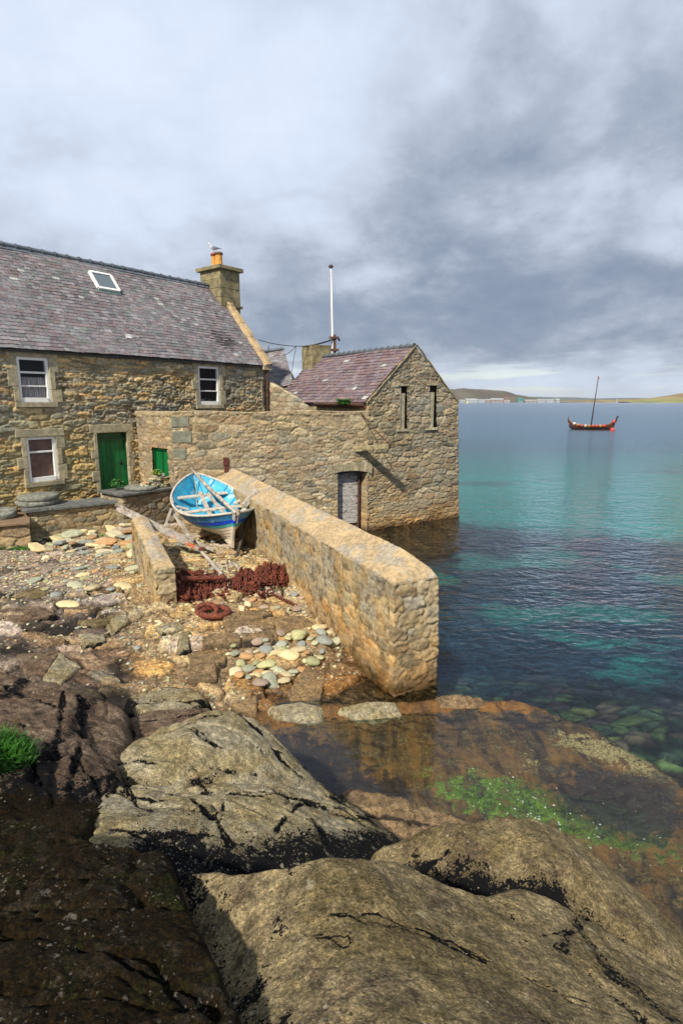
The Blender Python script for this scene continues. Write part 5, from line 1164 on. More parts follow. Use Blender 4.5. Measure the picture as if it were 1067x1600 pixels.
mblue = mat_plain('worn_blue_hull_paint', (0.025, 0.15, 0.33), 0.6, 0.3, 5, 0.3, c2=(0.14, 0.30, 0.38), c2amt=(0.50, 0.60))
minn = mat_plain('light_blue_inside_paint', (0.045, 0.37, 0.56), 0.6, 0.25, 4, 0.2, c2=(0.36, 0.55, 0.58), c2amt=(0.54, 0.62))
mgun = mat_plain('worn_white_gunwale', (0.50, 0.45, 0.38), 0.7, 0.2, 12, 0.4, 0.004, c2=(0.24, 0.18, 0.13), c2amt=(0.56, 0.66))
rows = 9; N = 36
G = boat_shell(L_B, 1.10, 0.62, 0.98, rows, N)
V = []; F = []; MI = []; cnt = len(G[0])
for row in G:
    for (x, y, z) in row: V.append((x, y, z))
    for (x, y, z) in row: V.append((x, -y, z))
st = 2*cnt
for i in range(N):
    for r in range(rows):
        k0 = 2*r+1; k1 = 2*(r+1)
        mi = 0 if r < 5 else (1 if r == 5 else (2 if r == 6 else 3))
        for sd in (0, cnt):
            q = (i*st+sd+k0, (i+1)*st+sd+k0, (i+1)*st+sd+k1, i*st+sd+k1); F.append(q if sd else q[::-1]); MI.append(mi)
            if r > 0:
                q = (i*st+sd+2*r, (i+1)*st+sd+2*r, (i+1)*st+sd+2*r+1, i*st+sd+2*r+1); F.append(q if sd else q[::-1]); MI.append(mi)
for i in range(N): F.append((i*st+1, (i+1)*st+1, (i+1)*st+cnt+1, i*st+cnt+1)); MI.append(0)
mesh_obj('hull', V, F, [mcream, mteal, mdeep, mblue], boat, None, False, MI)
G2 = boat_shell(L_B, 1.10, 0.62, 0.98, rows, N, inset=0.03, clink=0.0)
V = []; F = []
for row in G2:
    V += [(x, y, z) for (x, y, z) in row] + [(x, -y, z) for (x, y, z) in row]
for i in range(N):
    for r in range(rows):
        for sd in (0, cnt):
            q = (i*st+sd+2*r, (i+1)*st+sd+2*r, (i+1)*st+sd+2*r+2, i*st+sd+2*r+2); F.append(q[::-1] if sd else q)
    F.append((i*st, (i+1)*st, (i+1)*st+cnt, i*st+cnt))
mesh_obj('inner_planking', V, F, minn, boat, None, True)
b = MB()
for sgn in (1, -1): b.tube([(r[-2][0], sgn*(r[-2][1]+0.005), r[-2][2]+0.012) for r in G], 0.034, 8)
b.build('gunwale', mgun, boat, True)
# stems with the cream painted fin-like foot
for (side, nm) in ((0, 'stem'), (-1, 'stem')):
    pr = [(p_[0], p_[2]) for p_ in G[side]][::2]; b = MB(); s_ = -1 if side == 0 else 1
    pts = [(x + s_*0.035, 0, z) for x, z in pr]; pts[0] = (pts[0][0] + s_*0.02, 0, -0.06); pts.append((pts[-1][0] + s_*0.02, 0, pts[-1][2] + 0.07))
    for p0, p1, k in zip(pts[:-1], pts[1:], range(99)): b.bar(p0, p1, 0.055, 0.10, 0 if k < 5 else (1 if k < 6 else (2 if k < 7 else 3)), up=(1, 0, 0))
    b.build(nm, [mcream, mteal, mdeep, mgun], boat)
b = MB(); b.bar((0.22, 0, -0.03), (L_B-0.22, 0, -0.03), 0.06, 0.12); b.build('keel', mcream, boat)
def bb_at(x, z):
    i = min(range(N+1), key=lambda k: abs(G2[k][-2][0]-x)); row = G2[i][::2]
    for (a_, c_) in zip(row[:-1], row[1:]):
        if a_[2] <= z <= c_[2]: f = (z-a_[2])/(c_[2]-a_[2]+1e-9); return a_[1] + (c_[1]-a_[1])*f
    return row[-1][1]
for (x, z, w) in ((1.05, 0.50, 0.20), (1.95, 0.44, 0.20), (3.0, 0.55, 0.20)):
    b = MB(); y = bb_at(x, z)-0.01; b.bar((x, -y, z), (x, y, z), w, 0.035, jit=0.003, seg=4); b.build('thwart', mgun, boat)
for x in (1.05, 1.95):
    for sgn in (1, -1):
        y = bb_at(x, 0.58); b = MB(); b.bar((x+0.14, sgn*(y-0.02), 0.62), (x+0.10, sgn*(y-0.36), 0.50), 0.04, 0.11, up=(1, 0, 0)); b.build('knee', mgun, boat)
mrib = mat_plain('darker_blue_ribs', (0.02, 0.28, 0.50), 0.5, 0.2, 5)
for k in range(2, N-1, 4):
    b = MB(); rw = G2[k][::2]; pts = [(p_[0], max(0, p_[1]-0.012), p_[2]+0.01) for p_ in rw[1:]]; pts = [(x, -y, z) for x, y, z in pts[::-1]] + pts
    b.tube(pts, 0.016, 5); b.build('rib', mrib, boat)
for k in range(-3, 4):
    b = MB(); y = k*0.115; xm = 1.5 - 0.16*abs(k); b.bar((L_B/2-xm, y, 0.14+0.012*abs(k)), (L_B/2+xm, y, 0.14+0.012*abs(k)), 0.105, 0.018); b.build('floorboard', minn, boat)
for (x, sgn) in ((1.45, 1), (1.45, -1), (2.4, 1), (2.4, -1)):
    b = MB(); y = bb_at(x, 0.6)+0.04; zz = 0.68; b.bar((x-.12, sgn*y, zz), (x+.12, sgn*y, zz), 0.05, 0.05); b.bar((x-.04, sgn*y, zz), (x-.04, sgn*y, zz+.14), 0.03, 0.03); b.build('oarlock', mgun, boat)
BM = Matrix.Translation(boat.location) @ boat.rotation_euler.to_matrix().to_4x4()
def bw(x, y, z): return BM @ Vector((x, y, z))
b = MB(); b.tube([bw(-0.10, -0.10, 0.95), bw(1.2, -0.05, 0.97), bw(2.7, 0.0, 1.0), bw(4.12, 0.04, 1.12)], [0.045, 0.055, 0.055, 0.04], 10)
T(b.build('spar', M['timber'], None, True), 'long bleached wooden spar lying lengthwise over the blue boat', 'spar')
for k, (p0, p1, lab) in enumerate((((0.9, -0.35, 0.20), (2.9, -0.12, 0.62), 'grey plank stored inside the blue boat, nearer the slip wall'), ((0.75, 0.22, 0.20), (3.1, 0.06, 0.64), 'grey plank stored inside the blue boat, nearer the low wall'))):
    b = MB(); b.bar(bw(*p0), bw(*p1), 0.12, 0.03, jit=0.004, seg=4); T(b.build('plank', M['timber']), lab, 'plank')
b = MB(); b.tube([bw(3.8, 0.05, 0.95), bw(3.3, 0.12, 0.72), bw(2.6, 0.3, 0.35), bw(2.2, 0.1, 0.3)], 0.012, 6)
T(b.build('mooring_rope', M['rope']), 'thin pale rope hanging inside the blue boat from its far stem', 'rope')
b = MB(); rr = random.Random(4); c0 = bw(0.03, -0.12, 1.0)
for k in range(4): b.tube([c0 + Vector((0.055*math.cos(a_+k), 0.055*math.sin(a_+k), 0.03*math.sin(a_*2+k)+k*0.012)) for a_ in [q*0.6 for q in range(11)]], 0.012, 5)
b.tube([c0, c0+Vector((0.02, -.06, -.15)), c0+Vector((-.02, -.07, -.32))], 0.01, 5)
T(b.build('rope_lashing', M['rope']), 'frayed rope lashing tied round the near stem of the blue boat', 'rope')

# ------------------------------------------------------------------ timber, props, chains on the slip
def beam(name, p0, p1, w, h, m, label, cat='timber', jit=0.006, seg=6, group=None, up=(0, 0, 1)):
    b = MB(); b.bar(p0, p1, w, h, jit=jit, seg=seg, up=up, rnd=random.Random(int(abs(p0[0])*999))); o = b.build(name, m)
    md = o.modifiers.new('bev', 'BEVEL'); md.width = 0.006; md.segments = 1
    return T(o, label, cat, group)
beam('plank', PY(183, 795, 14.60), PY(311, 858, 14.55), 0.12, 0.08, M['orange_timber'], 'long weathered plank with flaking orange end lying across the low wall, lower of the pair')
beam('plank', PY(181, 788, 14.72), PY(300, 846, 14.75), 0.10, 0.07, M['timber'], 'long grey plank lying across the low wall, upper of the pair')
beam('timber_post', PY(268, 795, 15.2), PY(258, 824, 15.15), 0.11, 0.07, M['timber'], 'short grey post of a trestle between low wall and blue boat')
beam('prop', PY(268, 797, 15.3), PY(302, 846, 15.0), 0.09, 0.06, M['timber'], 'slanting prop under the left side of the blue boat')
beam('prop', PY(266, 829, 15.4), PY(335, 860, 15.1), 0.10, 0.08, M['timber'], 'dark grey timber lying under the blue boat')
beam('prop', PY(403, 765, 16.4), PY(381, 790, 16.2), 0.20, 0.14, M['timber'], 'thick bleached timber wedged between blue boat and slip wall', seg=4)
beam('prop', PY(391, 795, 16.0), PY(365, 886, 14.6), 0.08, 0.06, mat_plain('dark_wet_prop', (0.045, 0.035, 0.028), 0.8, .3, 8), 'dark prop standing under the right side of the blue boat')
beam('stick', PY(366, 880, 14.2), PY(383, 899, 13.6), 0.045, 0.035, M['timber'], 'short pale stick lying on the rusty chains near the dark prop')
beam('oar', PY(315, 862, 14.2), PY(346, 897, 13.2), 0.07, 0.05, M['orange_timber'], 'broken oar handle with orange paint leaning on the rusty chains')
b = MB(); pts = [PY(355, 870, 13.6), PY(353, 878, 13.3), PY(357, 900, 12.9), PY(356, 915, 12.6), PY(358, 930, 12.35)]; b.tube(pts, 0.014, 6)
T(b.build('rope', M['rope'], None, True), 'stiff pale rope standing up out of the chains in front of the boat', 'rope')
b = MB(); b.lathe(PY(316, 858, 14.3), [(0.05, -.06), (0.08, -.03), (0.08, .03), (0.04, .06)], 10); b.tube([PY(316, 858, 14.3), PY(318, 872, 14.1)], 0.03, 6)
T(b.build('rusty_fitting', M['rust']), 'rusty iron fitting at the lower end of the orange plank', 'fitting')

def link_mesh():
    """one elongated chain link, long axis x"""
    V = []; F = []; nM, nm = 10, 5
    for i in range(nM):
        a = 2*math.pi*i/nM; cx = 0.5*math.cos(a) + 0.22*(1 if math.cos(a) > 0.01 else (-1 if math.cos(a) < -0.01 else 0)); cy = 0.36*math.sin(a)
        for j in range(nm):
            bt = 2*math.pi*j/nm; r = 0.15
            V.append(Vector((cx + math.cos(a)*math.cos(bt)*r, cy + math.sin(a)*math.cos(bt)*r, math.sin(bt)*r)))
    for i in range(nM):
        for j in range(nm): F.append((i*nm+j, ((i+1) % nM)*nm+j, ((i+1) % nM)*nm+(j+1) % nm, i*nm+(j+1) % nm))
    return V, F
LV, LF_ = link_mesh()
def chain(path, size, label, seed=0, name='rusty_chain', m=None):
    rr = random.Random(seed); mb = MB(); pts = [Vector(p) for p in path]; k = 0; pos = 0.0
    pitch = size*0.98
    cum = [0]
    for p0, p1 in zip(pts[:-1], pts[1:]): cum.append(cum[-1] + (p1-p0).length)
    while pos < cum[-1]:
        i = max(j for j in range(len(cum)-1) if cum[j] <= pos); f = (pos-cum[i])/max(1e-6, cum[i+1]-cum[i]); p = pts[i].lerp(pts[i+1], f); d = (pts[i+1]-pts[i]).normalized()
        q = d.to_track_quat('X', 'Z').to_matrix() @ Matrix.Rotation((k % 2)*math.pi/2 + rr.uniform(-.5, .5), 3, 'X')
        mb.add([q @ (v*size) + p for v in LV], LF_); pos += pitch; k += 1
    return T(mb.build(name, m or M['rust'], None, True), label, 'chain', 'rusty chains heaped across the slip')
def gpt(px, py, dz=0.0):
    """surveyed point lying on the ground under a pixel"""
    z = 0.7
    for _ in range(25):
        p = P(px, py, z); z = 0.5*z + 0.5*(surf(p[0], p[1]) + dz)
    p = P(px, py, z); return Vector(p)
rc = random.Random(77)
# a rusty bar the hanks hang over
b = MB(); b.tube([gpt(282, 905, .30), gpt(340, 903, .30), gpt(352, 902, .30)], 0.06, 8); T(b.build('rusty_pipe', M['rust']), 'thick rusty pipe lying behind the left chain heap', 'pipe')
def hank(px0, px1, pyt, pyb, hgt, n, size, label, seed):
    path = []; rr = random.Random(seed)
    for k in range(n):
        t = k/(n-1); px = px0 + (px1-px0)*t
        g = gpt(px + rr.uniform(-7, 7), pyb + rr.uniform(-8, 7), 0.03); tp = gpt(px + rr.uniform(-2, 2), pyt + (pyb-pyt)*0.85, 0) ; tp = Vector((tp.x, tp.y+0.25, tp.z + hgt + rr.uniform(-.12, .05)))
        mid = g.lerp(tp, 0.5) + Vector((rr.uniform(-.04, .04), -0.08, 0.02))
        path += [g, mid, tp] if k % 2 == 0 else [tp, mid, g]
    return chain(path, size, label, seed)
hank(368, 408, 880, 918, 0.27, 26, 0.085, 'rusty chain hanging in a thick curtain, left half of the right-hand heap', 1)
hank(402, 448, 876, 912, 0.31, 30, 0.085, 'rusty chain hanging in a thick curtain against the slip wall', 2)
hank(274, 318, 893, 934, 0.20, 26, 0.085, 'rusty chain coiled in a heap beside the end of the low wall', 3)
hank(312, 356, 892, 928, 0.15, 20, 0.085, 'rusty chain heap in the middle below the broken oar', 4)
for k, (lab, ll) in enumerate((('rusty chain strung loosely from the left heap to the middle', [(300, 926), (330, 922), (360, 918), (385, 912), (400, 920)]),
                              ('rusty chain tail running over the pebbles below the right heap', [(405, 915), (412, 925), (408, 934), (425, 928), (450, 940), (462, 946)]),
                              ('short rusty chain tail creeping past the low wall end', [(285, 925), (277, 930), (270, 935), (262, 943)]))):
    pp = []
    for (px, py) in ll: pp.append(gpt(px, py, 0.06))
    chain(pp, 0.085 if k < 2 else 0.07, lab, 10+k)
def jumble(x0, x1, y0, y1, hz, n, label, seed, size=0.08):
    rr = random.Random(seed); path = []; x, y = rr.uniform(x0, x1), rr.uniform(y0, y1); a = 0
    for k in range(n):
        a += rr.gauss(0, 1.3); x += 9*math.cos(a); y += 6*math.sin(a)
        if not x0 < x < x1: a = math.pi - a; x = min(max(x, x0), x1)
        if not y0 < y < y1: a = -a; y = min(max(y, y0), y1)
        u_ = 1 - ((x-(x0+x1)/2)/((x1-x0)/2))**2; path.append(gpt(x, y, 0.05 + hz*max(0, u_)*rr.random()))
    return chain(path, size, label, seed)
jumble(272, 356, 892, 934, .18, 80, 'rusty chain tangled on top of the left heap', 31)
jumble(325, 405, 888, 928, .10, 60, 'rusty chain lying tangled between the two big heaps', 32)
jumble(372, 448, 880, 928, .22, 70, 'rusty chain looped over the front of the right-hand heap', 33)
jumble(290, 350, 915, 930, .10, 30, 'rusty chain spread flat along the front of the left heap', 34)
def torus_path(c, a, bq, tilt, n=28):
    R = tilt; return [Vector(c) + R @ Vector((a*math.cos(t*2*math.pi/n) + 0.0, bq*math.sin(t*2*math.pi/n), 0)) for t in range(n+1)]
gq = gpt(336, 956, 0.12)
b = MB(); b.tube(torus_path(gq, 0.27, 0.17, Matrix.Rotation(0.15, 3, 'Z') @ Matrix.Rotation(0.25, 3, 'X')), 0.062, 12, cap=False)
T(b.build('iron_ring', M['rust'], None, True), 'large rusty iron ring lying on top of the other on the slip', 'ring', 'two large iron rings on the slip')
b = MB(); b.tube(torus_path(gq + Vector((-0.17, 0.03, 0.02)), 0.22, 0.13, Matrix.Rotation(-0.25, 3, 'Z') @ Matrix.Rotation(1.0, 3, 'X')), 0.055, 12, cap=False)
T(b.build('iron_ring', M['rust'], None, True), 'large dark rusty iron ring standing through the lying ring', 'ring', 'two large iron rings on the slip')
b = MB(); b.bar(gpt(150, 851, .06), gpt(188, 850, .08), 0.05, 0.04, jit=0.004, seg=5); T(b.build('rusty_bar', M['rust_brown']), 'rusty flat bar lying among the flat stones below the terrace', 'iron bar')

# ------------------------------------------------------------------ loose stones
stone_pal = [(0.36, 0.37, 0.26), (0.54, 0.45, 0.26), (0.42, 0.25, 0.12), (0.27, 0.29, 0.26), (0.36, 0.27, 0.20), (0.55, 0.48, 0.31), (0.34, 0.34, 0.18)]
smats = [mat_plain('beach_stone_tone', c_, 0.85, 0.18, 9, 0.35, 0.006, c2=tuple(v_*0.55 for v_ in c_), c2amt=(0.58, 0.74), objrand=True) for c_ in stone_pal]
TONES = ['grey green', 'cream', 'orange tan', 'mid grey', 'pinkish brown', 'pale yellow', 'olive']
def flat_stone(seed, mi):
    r = random.Random(seed); n = r.randint(6, 9); ang = sorted([2*math.pi*(k + r.uniform(-.32, .32))/n for k in range(n)]); el = r.uniform(0.45, 0.85)
    rad = [0.5*r.uniform(0.8, 1.08) for _ in ang]; V = []; th = r.uniform(.11, .2)
    for (sc, z) in ((0.84, -th/2), (0.99, -th*0.2), (1.0, th*0.2), (0.86, th/2)):
        for a_, q in zip(ang, rad): V.append((q*sc*math.cos(a_), q*sc*el*math.sin(a_), z + r.uniform(-.012, .012)))
    F = [tuple(range(n))[::-1]] + [(k*n+i, k*n+(i+1) % n, (k+1)*n+(i+1) % n, (k+1)*n+i) for k in range(3) for i in range(n)] + [tuple(3*n+i for i in range(n))]
    me = bpy.data.meshes.new('flat_stone'); me.from_pydata(V, [], F); me.materials.append(smats[mi]); return me
def pebble(seed, mi):
    r = np.random.RandomState(seed); bm = bmesh.new(); bmesh.ops.create_icosphere(bm, subdivisions=3, radius=0.5); s_ = (1.0, r.uniform(.62, .9), r.uniform(.32, .52)); o_ = r.uniform(-9, 9, 3)
    for v in bm.verts:
        d = v.co.copy(); k = 1 + 0.16*float(fbm(np.array([d.x*2+o_[0]]), np.array([d.y*2+d.z*1.3+o_[1]]), int(seed), 2)[0])*2
        v.co = Vector((d.x*s_[0]*k, d.y*s_[1]*k, d.z*s_[2]*k))
    me = bpy.data.meshes.new('pebble'); bm.to_mesh(me); bm.free(); me.materials.append(smats[mi])
    me.polygons.foreach_set('use_smooth', np.ones(len(me.polygons), bool)); return me
FS = [flat_stone(k, k % len(smats)) for k in range(28)]; PB = [pebble(k+50, k % len(smats)) for k in range(21)]
def inpoly(x, y, pl):
    c = False; j = len(pl)-1
    for i in range(len(pl)):
        if (pl[i][1] > y) != (pl[j][1] > y) and x < (pl[j][0]-pl[i][0])*(y-pl[i][1])/(pl[j][1]-pl[i][1]) + pl[i][0]: c = not c
        j = i
    return c
def scatter(poly, n, smin, smax, meshes, label, group, seed, sep=0.62, lift=0.35, tilt=0.12, name='beach_stone', weights=None, bias=1.6, stack=0.0):
    r = random.Random(seed); placed = []; tries = 0; z0 = 0.6
    bx = (min(p[0] for p in poly), max(p[0] for p in poly)); by = (min(p[1] for p in poly), max(p[1] for p in poly))
    wp = [tuple(gpt(*p)) for p in poly]; wx = (min(p[0] for p in wp), max(p[0] for p in wp)); wy = (min(p[1] for p in wp), max(p[1] for p in wp))
    while len(placed) < n and tries < n*60:
        tries += 1; x = r.uniform(*wx); y = r.uniform(*wy)
        if not inpoly(x, y, wp): continue
        s = smin + (smax-smin)*r.random()**bias
        if any((x-a)**2 + (y-b_)**2 < (sep*(s+t)/2)**2 for a, b_, t in placed): continue
        placed.append((x, y, s)); me = r.choice(meshes); tone = TONES[smats.index(me.materials[0])]
        o = bpy.data.objects.new(name, me); COL.objects.link(o)
        o.location = (x, y, surf(x, y) + s*0.05*lift + stack*r.random()); o.rotation_euler = (r.gauss(0, tilt), r.gauss(0, tilt), r.uniform(0, 6.28)); q = s*r.uniform(.9, 1.1); o.scale = (q, q, q*r.uniform(.8, 1.2))
        T(o, tone + ' ' + label, 'stone', group + ', ' + tone)
    return len(placed)
scatter([(42, 828), (215, 818), (216, 872), (60, 868)], 84, 0.30, 0.80, FS, 'flat angular stone in the dense spill of slabs below the terrace wall', 'flat stones spilled below the terrace', 1, sep=0.46, tilt=0.14, bias=1.4, stack=0.12)
scatter([(30, 868), (222, 872), (232, 935), (60, 945)], 62, 0.16, 0.48, FS + PB[:6], 'loose stone on the open yard between the slab spill and the bedrock', 'loose stones on the open yard', 2, sep=0.75)
scatter([(272, 838), (352, 838), (362, 892), (276, 892)], 34, 0.2, 0.48, FS, 'flat stone lying in the shade under the blue boat', 'flat stones under the boat', 3, sep=0.5, stack=0.06)
scatter([(272, 928), (400, 918), (470, 925), (482, 962), (330, 968), (262, 955)], 66, 0.09, 0.28, PB + FS[:6], 'small pebble in the band just below the rusty chains', 'pebbles below the chains', 4, sep=0.6)
scatter([(352, 1012), (440, 990), (525, 985), (530, 1010), (470, 1062), (380, 1070)], 58, 0.15, 0.40, PB, 'smooth rounded pebble in the lower heap on the slipway', 'pebbles heaped low on the slip', 5, sep=0.58, bias=1.2, stack=0.05)
for k, (px, py, s_, me, lab) in enumerate([(262, 985, .30, PB[1], 'single pale oval stone alone left of the slip ledges'), (150, 962, .75, None, ''), (215, 1012, .16, PB[3], 'small blue grey pebble alone on the dark bedrock')]):
    if me is None: continue
    p = gpt(px, py, 0.03); o = bpy.data.objects.new('beach_stone', me); COL.objects.link(o); o.location = p; o.scale = (s_,)*3; T(o, lab, 'stone')
# big embedded flags of the yard, each its own slab
def flagstone(name, label, poly, z, mat, th=0.16, seed=0, amp=0.015, r=0.05, blk=0.38, pal=0.4, lift=0.05):
    cr = []
    for (px, py) in poly:
        g = gpt(px, py); cr.append((px, py, g.z + lift))
    rock(name, label, cr, base=min(c_[2] for c_ in cr)-th, r=r, step=0.016, seed=seed, mat=mat, amp=amp, blk=blk, pal=pal, cat='stone', edge_black=0.35, reg=0.2)
FL = [('olive flat slab in the middle of the yard bedrock', [(118, 953), (140, 946), (186, 950), (170, 968), (150, 978), (125, 970)], 'rock_grey'),
      ('pinkish slab beside the olive flat slab', [(172, 968), (196, 955), (200, 966), (178, 986), (164, 985)], 'rock_pale'),
      ('whitish pink slab lower left of the olive slab', [(125, 990), (160, 985), (164, 1000), (130, 1008)], 'rock_pale'),
      ('bleached white slab at the left of the yard bedrock', [(70, 1058), (95, 1020), (125, 1042), (95, 1065)], 'rock_pale'),
      ('dark tilted slab beside the bleached white slab', [(28, 1022), (92, 1016), (70, 1050), (40, 1046)], 'rock_brown'),
      ('brown squared block below the pebble heap', [(300, 1040), (335, 1036), (337, 1060), (296, 1062)], 'rock_orange'),
      ('long tan slab left of the pebble heap', [(295, 1022), (330, 1016), (352, 1024), (350, 1034), (300, 1032)], 'rock_orange'),
      ('wet brown slab under the lower right pebbles', [(452, 1080), (478, 1045), (508, 1052), (498, 1096), (455, 1092)], 'rock_orange'),
      ('brown slab left of the wet brown slab', [(365, 1095), (400, 1088), (398, 1108), (370, 1108)], 'rock_orange'),
      ('long ochre kerb stone, upper left of the slip ledges', [(352, 972), (400, 968), (425, 966), (427, 978), (356, 984)], 'rock_orange'),
      ('ochre kerb stone in the second slip ledge', [(318, 990), (372, 988), (374, 998), (320, 1002)], 'rock_orange'),
      ('ochre kerb stone, right part of the second slip ledge', [(378, 987), (430, 984), (432, 994), (380, 998)], 'rock_orange'),
      ('ochre kerb stone near the slip wall', [(418, 966), (470, 962), (490, 975), (440, 985)], 'rock_orange'),
      ('long ochre stone just below the rusty ring', [(350, 960), (420, 950), (424, 958), (352, 970)], 'rock_orange'),
      ('grey brown slab below the dark seam, left yard', [(0, 955), (60, 948), (85, 960), (20, 972)], 'rock_brown'),
      ('flat grey slab near the left edge of the yard', [(20, 930), (55, 918), (75, 926), (50, 938)], 'rock_grey'),
      ('pale slab beside the low wall end', [(245, 978), (278, 970), (290, 978), (262, 988)], 'rock_pale'),
      ('short pink upright slab left of the slip ledges', [(282, 990), (295, 985), (294, 1010), (280, 1012)], 'rock_pale')]
for k, (lab, pl, mt) in enumerate(FL): flagstone('flag_slab', lab, pl, 0, mt, seed=300+k)
# gravel between them, too fine to count
b = MB(); rg = random.Random(9); 
gv, gf, gc = [], [], []
for k in range(9000):
    x = rg.uniform(-11, 0.4); y = rg.uniform(8.2, 17.5); z = surf(x, y)
    if z < 0.08: continue
    inslip = (x + 0.497*(y-9.1)) > -3.6
    if not inslip and y < 11.5 and rg.random() < .65: continue
    s_ = 0.015 + 0.05*rg.random()**2.2; i = len(gv); a = rg.uniform(0, 6.28); c_ = random.Random(k).choice(stone_pal); q = rg.uniform(.7, 1.2)
    for (ux, uy, uz) in ((1, 0, 0), (0.2, .8, 0), (-.9, .3, 0), (-.3, -.8, 0), (0, 0, .55), (0, 0, -.4)):
        gv.append((x + s_*(ux*math.cos(a)-uy*math.sin(a)), y + s_*(ux*math.sin(a)+uy*math.cos(a)), z + s_*uz)); gc.append(tuple(v_*q for v_ in c_))
    gf += [(i, i+1, i+4), (i+1, i+2, i+4), (i+2, i+3, i+4), (i+3, i, i+4), (i+1, i, i+5), (i+2, i+1, i+5), (i+3, i+2, i+5), (i, i+3, i+5)]
T(mesh_obj('gravel', gv, np.array(gf), M['yard'], None, np.array(gc)), 'fine gravel and shingle strewn between the larger stones', 'gravel', kind='stuff')

rs_ = random.Random(41); SV = []; SF_ = []; SMI = []
for k in range(2600):
    x = rs_.uniform(-11.5, -0.5); y = rs_.uniform(9.5, 17.3); z = surf(x, y); inslip = (x + 0.497*(y-9.1)) > -3.75
    if z < .2 or (not inslip and y < 12.2 and rs_.random() < .8) or (inslip and (y < 12.3 or y > 15.5) and rs_.random() < .8): continue
    s_ = 0.06 + 0.13*rs_.random()**1.8; me_ = rs_.choice(FS); a = rs_.uniform(0, 6.28); i0_ = len(SV); tx, ty = rs_.gauss(0, .12), rs_.gauss(0, .12); q = s_*rs_.uniform(.8, 1.1)
    for v in me_.vertices: ux, uy, uz = v.co*q; SV.append((x + ux*math.cos(a)-uy*math.sin(a), y + ux*math.sin(a)+uy*math.cos(a), z + s_*.03 + uz + ux*tx + uy*ty))
    for p_ in me_.polygons: SF_.append([i0_+v for v in p_.vertices]); SMI.append(smats.index(me_.materials[0]))
T(mesh_obj('shingle', SV, SF_, smats, None, None, False, SMI), 'small flat shingle covering the yard and slip between the larger stones', 'shingle', kind='stuff')

# ------------------------------------------------------------------ terrace things
def millstone(c, R_, h, label, hole=False, R=None, group='old millstones on the terrace'):
    b = MB(); n = 40; rr = random.Random(int(R_*100)); prof = [(R_*0.93, -h/2), (R_, -h*0.3), (R_, h*0.3), (R_*0.95, h/2), (R_*0.5, h/2+0.012)] + ([(0.07, h/2+.01), (0.06, -h*0.4), (0.01, -h*.4)] if hole else [(0.05, h/2+0.015)])
    b.lathe(c, prof, n, R=R); o = b.build('millstone', M['mill'], None, True)
    for v in o.data.vertices: v.co += Vector((rr.uniform(-1, 1), rr.uniform(-1, 1), rr.uniform(-.6, .6)))*0.010
    return T(o, label, 'millstone', group)
mc = P(52, 782, 1.98)
millstone((mc[0], mc[1]+0.25, 1.82+0.075), 0.62, 0.15, 'thick grey millstone, lower of the stacked pair left of the terrace')
millstone((mc[0]+0.04, mc[1]+0.27, 1.82+0.235), 0.60, 0.16, 'thick grey millstone, upper of the stacked pair left of the terrace')
mc = PY(2, 800, 16.55); millstone((mc[0], mc[1], 1.72), 0.42, 0.18, 'small millstone with a central hole at the left edge, standing on the step', True, Matrix.Rotation(0.18, 3, 'X'))
mc = P(219, 762, 2.16); millstone((mc[0], mc[1]+0.12, 2.10+0.055), 0.54, 0.11, 'flat round millstone lying on the right end of the terrace')
# stacked small stones on the ledge
def ledge(px, z, dn=0.35):
    s_, _ = TF2.sz(px, 762); return Vector(TF2.w(s_, -dn, z))
rs = random.Random(12)
for col_, (px, nl, zt) in enumerate(((234, 5, 0), (247, 7, 0), (256, 8, 0), (266, 7, 0), (273, 5, 0))):
    z = 2.10
    for k in range(nl):
        me = FS[rs.randrange(len(FS))]; o = bpy.data.objects.new('stacked_stone', me); COL.objects.link(o); q = rs.uniform(0.30, 0.38); th = 0.05
        o.location = ledge(px + rs.uniform(-1.5, 1.5), z + th/2, 0.3 + rs.uniform(-.04, .04)); o.scale = (q, q, th/0.15*0.95); o.rotation_euler = (rs.gauss(0, .03), rs.gauss(0, .03), rs.uniform(0, 6)); z += th
        tn_ = TONES[smats.index(me.materials[0])]; pl_ = ('left end', 'left of middle', 'middle', 'right of middle', 'right end')[col_]; T(o, tn_ + ' thin stone in stack by green hatch, ' + pl_ + ' column' + (', lowest one' if k == 0 else (', topmost one' if k == nl-1 else '')), 'stone', 'thin stones stacked on the ledge')
def leafy(name, c, r, n, mcol, label, cat, size=0.05, seed=0, flat=0.8, parent=None):
    rr = random.Random(seed); b = MB()
    for k in range(n):
        d = Vector((rr.gauss(0, 1), rr.gauss(0, 1), abs(rr.gauss(0, 1))*flat)).normalized()*r*rr.random()**0.4; p = Vector(c) + d
        R = Matrix.Rotation(rr.uniform(0, 6.28), 3, 'Z') @ Matrix.Rotation(rr.uniform(-1.1, 1.1), 3, 'X') @ Matrix.Rotation(rr.uniform(-.6, .6), 3, 'Y'); s_ = size*rr.uniform(.6, 1.3)
        b.add([p + R @ Vector(v)*s_ for v in ((-1, 0, 0), (0, -.42, .06), (1.1, 0, 0), (0, .42, .06))], [(0, 1, 2, 3)])
    for k in range(6): b.tube([Vector(c) + Vector((0, 0, -.03)), Vector(c) + Vector((rr.uniform(-1, 1), rr.uniform(-1, 1), 1)).normalized()*r*.8], 0.006, 4)
    o = b.build(name, mcol, parent); return T(o, label, cat) if label else o
leafm = mat_plain('dark_green_leaves', (0.02, 0.10, 0.015), 0.6, 0.5, 14, 0, c2=(0.07, 0.20, 0.02), c2amt=(.5, .6)); leaf2 = mat_plain('yellow_green_leaves', (0.14, 0.22, 0.02), 0.6, 0.4, 14, 0, c2=(0.40, 0.28, 0.02), c2amt=(.55, .62)); fernm = mat_plain('bright_fern', (0.05, 0.20, 0.015), 0.6, 0.4, 14, 0)
